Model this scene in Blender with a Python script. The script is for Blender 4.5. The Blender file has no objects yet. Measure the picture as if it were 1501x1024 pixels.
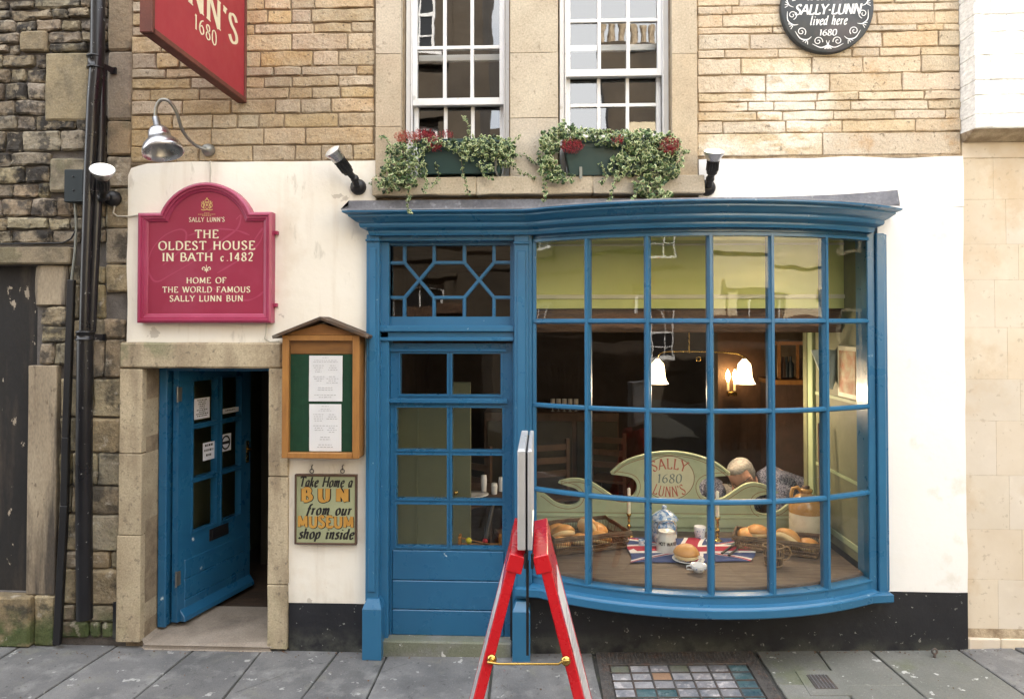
import bpy, bmesh, math, random
from math import sin, cos, tan, pi, radians as R, sqrt, atan2
from mathutils import Vector as V, Matrix, noise
random.seed(7)
C = bpy.context.scene.collection
SC = bpy.context.scene
# ---------------------------------------------------------------- camera
CAM = V((0, -4.3, 2.0)); YAW = R(2.5); PIT = R(1.0)
FPX = 1032.0; CX = 750.5; CY = 475 - FPX*tan(PIT); W0, H0 = 1501, 1024
cd = bpy.data.cameras.new('camera'); co = bpy.data.objects.new('camera', cd); C.objects.link(co); SC.camera = co
co.location = CAM; co.rotation_euler = (R(90)+PIT, 0, YAW)
cd.sensor_width = 36; cd.lens = 36*FPX/W0; cd.shift_y = (CY-512)/W0*1.0; cd.clip_end = 300; cd.clip_start = .05
# ---------------------------------------------------------------- world, sun, exposure
SUN_EL, SUN_AZ = R(42), R(12)
w = bpy.data.worlds.new('World'); SC.world = w; w.use_nodes = True
wn = w.node_tree.nodes; bg = wn['Background']; sk = wn.new('ShaderNodeTexSky'); sk.sky_type = 'NISHITA'
sk.sun_disc = False; sk.sun_elevation = SUN_EL; sk.sun_rotation = SUN_AZ; sk.dust_density = 2.5; sk.ozone_density = 1.0; sk.air_density = 1.0
wl = w.node_tree.links.new
tc = wn.new('ShaderNodeTexCoord'); nz = wn.new('ShaderNodeTexNoise'); nz.inputs['Scale'].default_value = 2.6; nz.inputs['Detail'].default_value = 6; wl(tc.outputs['Generated'], nz.inputs['Vector'])
cr = wn.new('ShaderNodeMapRange'); cr.inputs[1].default_value = .38; cr.inputs[2].default_value = .58; cr.inputs[3].default_value = .35; cr.inputs[4].default_value = .9; wl(nz.outputs['Fac'], cr.inputs[0])
mxs = wn.new('ShaderNodeMix'); mxs.data_type = 'RGBA'; mxs.inputs[7].default_value = (8.2, 8.2, 8.1, 1); wl(cr.outputs[0], mxs.inputs[0]); wl(sk.outputs[0], mxs.inputs[6]); wl(mxs.outputs[2], bg.inputs[0]); bg.inputs[1].default_value = .12
sd = bpy.data.lights.new('sun', 'SUN'); so = bpy.data.objects.new('sun', sd); C.objects.link(so)
sd.energy = 5; sd.angle = R(.53); sd.color = (1, .93, .82)
sdir = V((sin(SUN_AZ)*cos(SUN_EL), cos(SUN_AZ)*cos(SUN_EL), sin(SUN_EL)))
so.rotation_euler = (-sdir).to_track_quat('-Z', 'Y').to_euler(); so.location = (0, 0, 20)
SC.view_settings.view_transform = 'Standard'; SC.view_settings.look = 'None'; SC.view_settings.gamma = 1
SC.view_settings.use_curve_mapping = False; SC.view_settings.exposure = 2.45
SC.cycles.max_bounces = 10; SC.cycles.diffuse_bounces = 5; SC.cycles.glossy_bounces = 4; SC.cycles.transparent_max_bounces = 24
SC.cycles.caustics_reflective = False; SC.cycles.caustics_refractive = False; SC.cycles.sample_clamp_indirect = 6

ROT = Matrix.Rotation(YAW, 3, 'Z') @ Matrix.Rotation(R(90)+PIT, 3, 'X')
def ray(px, py): return (ROT @ V(((px-CX)/FPX, -(py-CY)/FPX, -1)))
def P(px, py, y=0.0):            # where a point seen in the photo lies on an upright plane parallel to the facade
    d = ray(px, py); t = (y-CAM.y)/d.y; return CAM + d*t
def G(px, py, z=0.0):            # ... on a level plane
    d = ray(px, py); t = (z-CAM.z)/d.z; return CAM + d*t
def X(px, y=0.0, py=475): return P(px, py, y).x
def Z(py, y=0.0, px=795): return P(px, py, y).z
def rnd(a, b): return random.uniform(a, b)

# ---------------------------------------------------------------- materials
MATS = {}
def M(name, c1, c2=None, scale=4, rough=.8, bump=.25, bscale=60, dist=.004, rv=0, hv=0, dirt=(), metal=0, coat=0, emit=None, es=1, stretch=(1,1,1), trans=0, detail=5, spec=.5, sss=0, rr=.08, vor=0, lo=.35, hi=.65, alpha=None):
    m = bpy.data.materials.new(name); m.use_nodes = True; MATS[name] = m
    nt = m.node_tree; N = nt.nodes; L = nt.links.new; b = N['Principled BSDF']
    geo = N.new('ShaderNodeNewGeometry'); mp = N.new('ShaderNodeMapping'); L(geo.outputs['Position'], mp.inputs[0]); mp.inputs['Scale'].default_value = stretch
    def noi(s, det=detail, src=mp, off=0):
        n = N.new('ShaderNodeTexNoise'); n.inputs['Scale'].default_value = s; n.inputs['Detail'].default_value = det; n.inputs['Roughness'].default_value = .6
        if off:
            a = N.new('ShaderNodeVectorMath'); a.inputs[1].default_value = (off, off*1.7, off*.6); L(src.outputs[0], a.inputs[0]); L(a.outputs[0], n.inputs['Vector'])
        else: L(src.outputs[0], n.inputs['Vector'])
        return n.outputs['Fac']
    def mr(v, a, b_, c=0, d=1):
        n = N.new('ShaderNodeMapRange'); L(v, n.inputs[0])
        for i, q in enumerate((a, b_, c, d)): n.inputs[i+1].default_value = q
        return n.outputs[0]
    def mix(f, a, b_, mode='MIX'):
        n = N.new('ShaderNodeMix'); n.data_type = 'RGBA'; n.blend_type = mode
        if isinstance(f, (int, float)): n.inputs[0].default_value = f
        else: L(f, n.inputs[0])
        for i, q in ((6, a), (7, b_)):
            if isinstance(q, (tuple, list)): n.inputs[i].default_value = (*q[:3], 1)
            else: L(q, n.inputs[i])
        return n.outputs[2]
    def math_(op, a, b_):
        n = N.new('ShaderNodeMath'); n.operation = op
        for i, q in ((0, a), (1, b_)):
            if isinstance(q, (int, float)): n.inputs[i].default_value = q
            else: L(q, n.inputs[i])
        return n.outputs[0]
    col = c1
    if c2: col = mix(mr(noi(scale), lo, hi), c1, c2)
    else:
        col = mix(mr(noi(scale*3), .3, .7), c1, tuple(q*.9 for q in c1))
    if rv or hv:
        oi = N.new('ShaderNodeObjectInfo'); h = N.new('ShaderNodeHueSaturation'); L(col, h.inputs['Color'])
        L(mr(oi.outputs['Random'], 0, 1, 1-rv, 1+rv), h.inputs['Value'])
        if hv:
            r2 = math_('FRACT', math_('MULTIPLY', oi.outputs['Random'], 37.7), 0); L(mr(r2, 0, 1, .5-hv, .5+hv), h.inputs['Hue'])
            r3 = math_('FRACT', math_('MULTIPLY', oi.outputs['Random'], 91.3), 0); L(mr(r3, 0, 1, .7, 1.06), h.inputs['Saturation'])
        col = h.outputs[0]
    for k, d in enumerate(dirt):   # (colour, scale, lo, hi, amount, stretch, (z0,z1), per_object, point)
        dc, ds, dl, dh, am = d[:5]; src = mp
        if len(d) > 5 and d[5]:
            src = N.new('ShaderNodeMapping'); L(geo.outputs['Position'], src.inputs[0]); src.inputs['Scale'].default_value = d[5]
        f = mr(noi(ds, 7, src, 3.1*(k+1)), .5+(dl-.5)*.72, .5+(dh-.5)*.72)
        if len(d) > 6 and d[6]:
            sx = N.new('ShaderNodeSeparateXYZ'); L(geo.outputs['Position'], sx.inputs[0]); f = math_('MULTIPLY', f, mr(sx.outputs[2], d[6][0], d[6][1], 1, 0))
        if len(d) > 7 and d[7]:
            oi = N.new('ShaderNodeObjectInfo'); r2 = math_('FRACT', math_('MULTIPLY', oi.outputs['Random'], 53.1+k*7), 0); f = math_('MULTIPLY', f, mr(r2, d[7][0], d[7][1], 0, 1))
        if len(d) > 8 and d[8]:
            px, py_, pz, rad = d[8]
            dn = N.new('ShaderNodeVectorMath'); dn.operation = 'DISTANCE'; dn.inputs[1].default_value = (px, py_, pz); L(geo.outputs['Position'], dn.inputs[0]); f = math_('MULTIPLY', f, mr(dn.outputs['Value'], rad*.6, rad, 1, 0))
        col = mix(math_('MULTIPLY', f, am), col, dc)
    if bump >= .4:
        g1 = mr(noi(bscale*3.2, 3), .3, .7, .80, 1.16); cmb = N.new('ShaderNodeCombineColor'); [L(g1, cmb.inputs[i]) for i in range(3)]
        col = mix(1.0, col, cmb.outputs[0], 'MULTIPLY')
    L(col, b.inputs['Base Color'])
    b.inputs['Metallic'].default_value = metal
    L(mr(noi(bscale*.3, 4), .3, .7, max(0, rough-rr), min(1, rough+rr)), b.inputs['Roughness'])
    b.inputs['Specular IOR Level'].default_value = spec
    if coat: b.inputs['Coat Weight'].default_value = coat; b.inputs['Coat Roughness'].default_value = .12
    if bump:
        h = noi(bscale, 8)
        if vor:
            vn = N.new('ShaderNodeTexVoronoi'); vn.inputs['Scale'].default_value = vor; L(mp.outputs[0], vn.inputs['Vector']); h = math_('ADD', h, mr(vn.outputs['Distance'], 0, .6, 0, 1.2))
        bn = N.new('ShaderNodeBump'); bn.inputs['Strength'].default_value = bump; bn.inputs['Distance'].default_value = dist; L(h, bn.inputs['Height']); L(bn.outputs[0], b.inputs['Normal'])
    if trans: b.inputs['Transmission Weight'].default_value = trans
    if sss: b.inputs['Subsurface Weight'].default_value = sss; b.inputs['Subsurface Radius'].default_value = (.01, .006, .003)
    if emit: b.inputs['Emission Color'].default_value = (*emit, 1); b.inputs['Emission Strength'].default_value = es
    return m
def Mglass(name, tint=(1,1,1), k=2.0, wob=.15, ws=5, base=.0):
    m = bpy.data.materials.new(name); m.use_nodes = True; MATS[name] = m
    nt = m.node_tree; N = nt.nodes; L = nt.links.new; N.clear()
    o = N.new('ShaderNodeOutputMaterial'); mx = N.new('ShaderNodeMixShader'); t = N.new('ShaderNodeBsdfTransparent'); g = N.new('ShaderNodeBsdfGlossy')
    t.inputs[0].default_value = (*tint, 1); g.inputs['Roughness'].default_value = .012
    fr = N.new('ShaderNodeFresnel'); g0 = N.new('ShaderNodeNewGeometry'); io = N.new('ShaderNodeMath'); io.operation = 'MULTIPLY_ADD'; io.inputs[1].default_value = 1/1.5-1.5; io.inputs[2].default_value = 1.5; L(g0.outputs['Backfacing'], io.inputs[0]); L(io.outputs[0], fr.inputs[0]); mu = N.new('ShaderNodeMath'); mu.operation = 'MULTIPLY_ADD'; mu.inputs[1].default_value = k; mu.inputs[2].default_value = base; mu.use_clamp = True
    L(fr.outputs[0], mu.inputs[0]); L(mu.outputs[0], mx.inputs[0]); L(t.outputs[0], mx.inputs[1]); L(g.outputs[0], mx.inputs[2]); L(mx.outputs[0], o.inputs[0])
    geo = N.new('ShaderNodeNewGeometry'); n = N.new('ShaderNodeTexNoise'); n.inputs['Scale'].default_value = ws; n.inputs['Detail'].default_value = 1.5
    L(geo.outputs['Position'], n.inputs['Vector']); b = N.new('ShaderNodeBump'); b.inputs['Strength'].default_value = wob; b.inputs['Distance'].default_value = .02; L(n.outputs[0], b.inputs['Height']); L(b.outputs[0], g.inputs['Normal'])
    return m
BLUE = (.022, .128, .255)
M('blue_paint', BLUE, (.028, .145, .285), 3, .33, .35, 22, .002, dirt=((( .35,.5,.62), 26, .76, .80, .5), ((.01,.06,.15), 2.0, .5, .9, .25)), coat=.25)
M('blue_door_paint', (.016,.105,.225), (.020,.120,.245), 3, .3, .3, 22, .002, dirt=(((.6,.68,.72), 11, .80, .83, .9), ((.01,.06,.15), 3.0, .5, .9, .25)), coat=.2)
M('white_render', (.86,.82,.735), (.82,.765,.66), 1.1, .85, .39, 13, .006, dirt=(((.60,.50,.38), 2.2, .55, .85, .35, (5,1,.5)), ((.42,.38,.31), 9, .35, .75, .5, None, (.27,.38)), ((.25,.2,.15), 3, .71, .725, .4, (1,1,1.6)),((.62,.50,.36), 3, .58, .85, .45), ((.40,.36,.28), 14, .66, .76, .35, (1,1,.3))), lo=.3, hi=.7)
M('white_render_clean', (.87,.87,.87), (.84,.835,.82), 1.1, .85, .36, 12, .006, dirt=(((.6,.55,.45), 5, .66, .8, .35), ((.35,.33,.3), 9, .6, .8, .5, None, (.40,.47))), lo=.3, hi=.7)
M('black_plinth', (.008,.009,.013), (.013,.014,.019), 5, .6, .5, 40, .003, dirt=(((.10,.10,.095), 6, .6, .85, .35), ((.30,.30,.28), 30, .72, .74, .7), ((.12,.125,.10), 7, .38, .7, .7, None, (.02,.16))))
M('white_neighbour', (.92,.92,.90), (.84,.84,.82), 2, .8, .8, 9, .012, stretch=(1,1,2.2))
tooth = (((.20,.13,.07), 7, .60, .80, .5), ((.07,.055,.04), 45, .64, .72, .75), ((.52,.42,.28), 18, .62, .75, .4))
M('brick_ochre', (.47,.325,.165), (.54,.42,.265), 7, .9, 1.0, 34, .012, rv=.15, hv=.006, dirt=tooth+(((.30,.24,.16), 1.6, .4, .62, .45, None, None, None, (-2.3,0,3.2,1.4)),), vor=0)
M('brick_pale', (.62,.50,.345), (.55,.42,.27), 6, .9, .95, 34, .011, rv=.09, hv=.005, dirt=(((.44,.24,.08), 5, .60, .78, .5), ((.13,.10,.07), 40, .66, .73, .7), ((.86,.82,.74), 7, .40, .50, .6, (.6,1,1.6), None, None, (1.45,0,3.28,.36)), ((.86,.82,.74), 7, .35, .5, .6, None, None, None, (1.08,0,2.98,.2))))
M('ashlar', (.56,.48,.35), (.47,.385,.27), 3, .85, .5, 30, .004, rv=.06, hv=.006, dirt=(((.33,.28,.20), 2.2, .55, .75, .45, (1,1,.6)), ((.22,.17,.12), 30, .66, .74, .5)))
M('ashlar_door', (.50,.42,.29), (.40,.325,.22), 4, .85, .7, 30, .006, rv=.06, dirt=(((.20,.15,.10), 3, .5, .72, .55, (2.5,1,.5)), ((.25,.26,.12), 5, .45, .7, .35, None, (0,.5)), ((.14,.12,.09), 30, .63, .72, .6), ((.14,.16,.08), 5, .45, .6, .6, None, None, None, (-2.5,0,1.9,.25))))
M('ashlar_right', (.68,.60,.49), (.62,.53,.41), 2.2, .85, .35, 24, .003, rv=.025, hv=.003, dirt=(((.52,.36,.19), 2.5, .52, .75, .5), ((.80,.74,.64), 4, .6, .8, .5), ((.35,.28,.2), 30, .68, .74, .4)))
M('rubble', (.22,.175,.115), (.34,.28,.185), 9, .92, 1.0, 26, .02, rv=.25, hv=.015, dirt=(((.022,.020,.020), 6, .40, .56, .94, None, None, (.25,.60)), ((.05,.045,.04), 11, .52, .64, .8), ((.5,.42,.29), 20, .62, .72, .5)))
M('rubble_dressed', (.33,.26,.16), (.27,.215,.14), 8, .92, .9, 34, .01, rv=.12, hv=.01, dirt=(((.10,.085,.06), 5, .5, .72, .7), ((.09,.095,.045), 5, .52, .66, .5, None, None, (.6,.8)), ((.46,.38,.26), 14, .62, .75, .4)))
M('mossy_stone', (.33,.26,.155), (.20,.16,.10), 9, .92, 1.0, 30, .014, rv=.22, hv=.012, dirt=(((.10,.105,.045), 5, .52, .70, .5, None, None, (.6,.95)), ((.04,.036,.03), 6, .54, .68, .8), ((.05,.085,.02), 7, .35, .55, .85, None, (.10,.26)), ((.55,.50,.42), 13, .62, .72, .5)))
M('mortar_dark', (.16,.145,.135), (.11,.098,.09), 12, .95, .8, 50, .006)
M('mortar_warm', (.20,.15,.10), (.32,.25,.165), 14, .95, .8, 50, .006)
M('mortar_pale', (.56,.46,.33), (.27,.2,.13), 14, .95, .8, 50, .006)
M('soot_panel', (.008,.0075,.008), (.022,.019,.017), 3, .8, .5, 20, .004, dirt=(((.42,.36,.28), 9, .65, .67, .95), ((.10,.075,.055), 2, .5, .75, .6, (3,1,.4))), stretch=(1,1,.5))
M('soot_jamb', (.40,.33,.235), (.27,.215,.15), 2.5, .85, .5, 24, .004, stretch=(1.3,1,.5), dirt=(((.035,.03,.028), 1.3, .44, .60, .85, (4,1,.35)), ((.10,.075,.05), 24, .66, .74, .7)))
M('lead', (.13,.13,.145), (.20,.20,.215), 6, .55, .5, 20, .004, dirt=(((.06,.058,.055), 4, .55, .75, .6), ((.42,.43,.44), 16, .66, .76, .5)), metal=.15)
M('slab', (.125,.125,.13), (.19,.188,.187), 2.2, .75, .7, 60, .0035, rv=.13, hv=.012, dirt=(((.60,.60,.58), 12, .70, .73, .55, (1,1,1)), ((.07,.072,.075), 3, .45, .75, .6), ((.36,.36,.35), 5, .56, .8, .5), ((.05,.05,.05), 26, .68, .74, .6), ((.22,.22,.18), 6, .6, .75, .45), ((.30,.30,.30), 70, .68, .75, .5)))
M('slab_green', (.19,.19,.175), (.145,.15,.135), 2.5, .8, .7, 50, .004, rv=.12, dirt=(((.13,.15,.07), 3, .52, .68, .5), ((.60,.60,.58), 12, .72, .73, .8), ((.30,.30,.28), 50, .66, .74, .5)))
M('joint_dirt', (.045,.045,.045), (.08,.078,.07), 12, .95, .7, 60, .004, dirt=(((.06,.08,.03), 5, .5, .7, .5),))
M('doorstep', (.33,.28,.23), (.25,.21,.17), 5, .85, .6, 40, .004, dirt=(((.12,.10,.09), 3, .5, .75, .6),))
M('iron_rust', (.11,.10,.095), (.07,.065,.062), 20, .75, .6, 60, .003, dirt=(((.15,.085,.06), 12, .52, .68, .4),), metal=.2)
M('cast_black', (.006,.006,.008), (.010,.010,.013), 8, .33, .3, 14, .002, coat=.1, dirt=(((.35,.35,.34), 30, .72, .74, .6),))
M('black_plastic', (.012,.012,.014), None, 8, .45, .1, 60, .001)
M('green_black', (.012,.022,.028), None, 8, .5, .1, 60, .001)
M('conduit', (.22,.23,.21), None, 8, .5, .2, 60, .001, metal=.4)
M('cable_white', (.55,.52,.44), None, 8, .6, .1, 60, .001)
M('aluminium', (.60,.60,.61), (.50,.50,.52), 6, .30, .12, 40, .001, metal=1)
M('galvanised', (.32,.32,.29), (.25,.25,.24), 14, .45, .2, 40, .001, metal=.8)
M('sign_magenta', (.29,.018,.055), (.26,.015,.048), 1.5, .42, .12, 12, .002, dirt=(((.45,.12,.2), 1.5, .55, .8, .22),), coat=.2)
M('sign_magenta_frame', (.36,.045,.11), (.29,.022,.068), 3, .38, .2, 30, .002, coat=.2)
M('swirl_pink', (.37,.045,.10), None, 3, .45, 0)
M('sign_red', (.36,.030,.045), (.32,.026,.040), 2.0, .5, .15, 30, .002, dirt=(((.30,.02,.035), 2, .55, .8, .4, (1,1,3)),))
M('sign_red_edge', (.16,.045,.028), (.11,.03,.02), 7, .7, .4, 40, .002)
M('cream_letter', (.80,.72,.52), None, 9, .5, 0)
M('gold_letter', (.62,.42,.16), None, 9, .5, 0)
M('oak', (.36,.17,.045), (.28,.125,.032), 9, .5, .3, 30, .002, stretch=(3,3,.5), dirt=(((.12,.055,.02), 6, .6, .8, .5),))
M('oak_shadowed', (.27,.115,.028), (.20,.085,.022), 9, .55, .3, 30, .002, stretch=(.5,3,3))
M('old_roof_wood', (.10,.055,.028), (.05,.035,.025), 10, .85, .7, 30, .005, stretch=(.7,3,3), dirt=(((.22,.2,.17), 9, .6, .72, .5),))
M('baize', (.008,.045,.022), (.010,.055,.028), 30, .95, .3, 200, .001)
M('paper', (.86,.85,.90), (.82,.81,.87), 6, .8, .25, 7, .006)
M('ink', (.42,.41,.45), None, 6, .8, 0)
M('ink_black', (.018,.015,.014), None, 6, .5, 0)
M('bun_sign_green', (.34,.36,.21), (.29,.31,.18), 5, .6, .2, 60, .001)
M('brown_wood', (.10,.055,.035), (.07,.04,.025), 8, .6, .3, 40, .002)
M('bun_gold', (.50,.27,.055), (.44,.22,.04), 6, .55, 0)
M('plaque_slate', (.035,.042,.052), (.055,.06,.062), 8, .5, .3, 40, .002, dirt=(((.14,.11,.13), 4, .6, .8, .4),))
M('white_paint', (.80,.80,.80), (.72,.72,.73), 3, .4, .25, 22, .002, dirt=(((.4,.38,.33), 16, .70, .78, .5),), coat=.15)
M('trough_green', (.006,.036,.036), (.008,.044,.042), 4, .4, .15, 60, .001, coat=.15)
M('leaf_green', (.035,.085,.022), (.075,.14,.035), 40, .45, .2, 60, .002, sss=0, lo=.3, hi=.7)
M('leaf_cream', (.56,.60,.34), (.30,.38,.17), 30, .5, .1, 60, .001)
M('leaf_shaded', (.012,.035,.010), (.03,.06,.018), 40, .5, .1, 60, .001)  # darkest leaves: shade deep in the ivy put into colour
M('leaf_brown', (.15,.07,.035), (.09,.06,.03), 30, .6, .1, 60, .001)
M('stem', (.12,.09,.04), None, 30, .7, .1)
M('heather_red', (.33,.022,.03), (.24,.015,.03), 40, .6, .2, 80, .002)
M('heather_orange', (.45,.075,.04), (.30,.04,.03), 40, .6, .2, 80, .002)
M('soil', (.02,.014,.01), None, 30, .95, .6)
M('red_gloss', (.60,.010,.018), (.50,.008,.016), 3, .28, .1, 30, .001, coat=.35)
M('poster_white', (.75,.74,.74), (.68,.67,.69), 4, .35, .1, 5, .004)
M('silver_frame', (.66,.67,.70), None, 4, .35, .1, 30, .001, metal=.55)
M('brass', (.62,.42,.13), (.50,.32,.09), 20, .25, .15, 60, .001, metal=1)
M('glimmer_brass', (.30,.18,.06), (.2,.11,.04), 20, .35, .15, 60, .001, metal=1)
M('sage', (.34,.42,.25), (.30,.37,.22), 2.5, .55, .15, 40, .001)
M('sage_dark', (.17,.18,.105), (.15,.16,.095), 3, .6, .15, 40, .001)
M('lime_plaster', (.72,.74,.28), (.66,.69,.25), 2, .7, .15, 30, .001)
M('cream_moulding', (.78,.74,.52), None, 3, .5, .1)
M('settle_green', (.46,.52,.34), (.40,.46,.30), 4, .5, .2, 30, .001, dirt=(((.20,.22,.13), 5, .6, .8, .4),))
M('settle_cream', (.66,.66,.46), None, 4, .5, .1)
M('settle_line', (.24,.11,.055), None, 4, .5, 0)
M('settle_red', (.45,.11,.07), None, 4, .5, 0)
M('settle_blue', (.17,.22,.20), None, 4, .5, 0)
M('table_oak', (.135,.095,.068), (.085,.060,.044), 9, .6, .5, 30, .003, stretch=(.5,4,4), dirt=(((.24,.19,.15), 14, .58, .72, .4, (.4,5,5)),))
M('dark_timber', (.035,.022,.014), (.075,.045,.028), 6, .8, .7, 20, .01, stretch=(.6,3,3))
M('brown_timber', (.15,.085,.05), (.09,.05,.032), 7, .85, .8, 22, .012, stretch=(.6,3,3))
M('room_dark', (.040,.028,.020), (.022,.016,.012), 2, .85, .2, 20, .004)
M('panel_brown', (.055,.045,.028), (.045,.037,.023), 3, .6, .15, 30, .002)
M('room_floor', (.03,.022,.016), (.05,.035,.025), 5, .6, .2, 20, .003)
M('wicker', (.19,.12,.065), (.09,.055,.03), 30, .75, .6, 90, .003)
M('wicker_light', (.27,.18,.095), (.16,.10,.055), 30, .75, .6, 90, .003)
M('bun_top', (.55,.24,.06), (.66,.36,.12), 9, .45, .2, 40, .002, sss=.1, dirt=(((.72,.50,.26), 12, .60, .75, .5),), rv=.08)
M('bun_side', (.80,.64,.36), (.74,.54,.28), 18, .6, .3, 60, .002, sss=.1)
M('china', (.78,.79,.82), None, 4, .15, 0, coat=.4)
M('china_blue', (.05,.12,.38), (.72,.75,.82), 45, .15, 0, coat=.4, lo=.46, hi=.52)
M('china_pale_blue', (.12,.25,.50), (.60,.68,.78), 34, .15, 0, coat=.4, lo=.44, hi=.56)
M('enamel', (.74,.73,.68), None, 4, .3, .05, coat=.2)
M('jar_tan', (.50,.27,.075), (.42,.22,.06), 8, .25, .1, coat=.4)
M('jar_cream', (.78,.71,.54), (.72,.65,.49), 5, .3, .1, coat=.3)
M('wax', (.84,.80,.66), None, 4, .4, .05, sss=.2)
M('flag_red', (.38,.02,.05), None, 4, .9, .3, 300, .001)
M('flag_white', (.72,.70,.70), None, 4, .9, .3, 300, .001)
M('flag_blue', (.03,.05,.16), (.04,.065,.19), 9, .9, .3, 300, .001)
M('steel', (.5,.5,.5), None, 4, .25, .05, metal=1)
M('shade_glass', (.9,.85,.75), None, 4, .4, 0, emit=(1, .72, .42), es=1.35)
M('flame_glass', (1,.9,.7), None, 4, .4, 0, emit=(1, .62, .25), es=9)
M('flood_lens', (.95,.93,.85), None, 4, .3, 0, emit=(1, .93, .75), es=.35)
M('skin', (.50,.30,.235), (.45,.25,.19), 14, .55, .2, 60, .002, sss=.15)
M('hair_grey', (.42,.41,.40), (.20,.19,.18), 45, .6, .9, 90, .006, stretch=(1,1,3))
M('navy_check', (.03,.035,.07), (.19,.20,.27), 95, .9, .2, 200, .001, lo=.46, hi=.54)
M('dark_trousers', (.02,.02,.025), None, 60, .9, .2)
M('pale_reflection', (.55,.60,.52), (.45,.51,.43), 5, .8, .3, 9, .01)
M('yellow_ball', (.75,.66,.02), None, 5, .4, 0)
M('ball_red', (.55,.01,.02), None, 5, .4, 0)
M('picture_orange', (.45,.16,.06), (.5,.42,.25), 12, .6, 0)
M('tile_clear', (.33,.33,.35), (.22,.215,.23), 18, .45, .6, 60, .004, rv=.22, hv=.03, dirt=(((.62,.58,.58), 22, .56, .68, .7), ((.10,.12,.15), 6, .58, .70, .6)))
M('tile_teal', (.05,.12,.14), (.12,.17,.18), 14, .3, .4, 50, .003, rv=.2, dirt=(((.30,.36,.38), 16, .58, .7, .6), ((.02,.05,.08), 6, .56, .7, .6)))
M('tile_tan', (.36,.22,.14), (.30,.19,.12), 14, .7, .4, 50, .003)
M('tile_wood', (.16,.12,.085), (.09,.07,.05), 14, .8, .6, 50, .003, stretch=(4,.5,1))
M('facade_pale', (.74,.65,.47), (.66,.56,.39), 1.2, .9, .3, 10, .01)
M('facade_dark', (.085,.065,.045), (.05,.04,.03), 1.0, .9, .5, 9, .02)
M('roof_slate', (.06,.06,.065), None, 2, .8, .5, 12, .01)
M('dark_glass', (.02,.022,.025), None, 2, .1, 0)
Mglass('bay_glass', (.97,.98,.96), 1.7, .05, 4)
Mglass('door_glass', (.97,.98,.96), 1.2, .04, 4)
Mglass('inner_door_glass', (.90,.92,.88), .45, .04, 4)
Mglass('sash_glass', (.93,.95,.95), 3.8, .025, 5, .02)
mm = MATS

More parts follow.
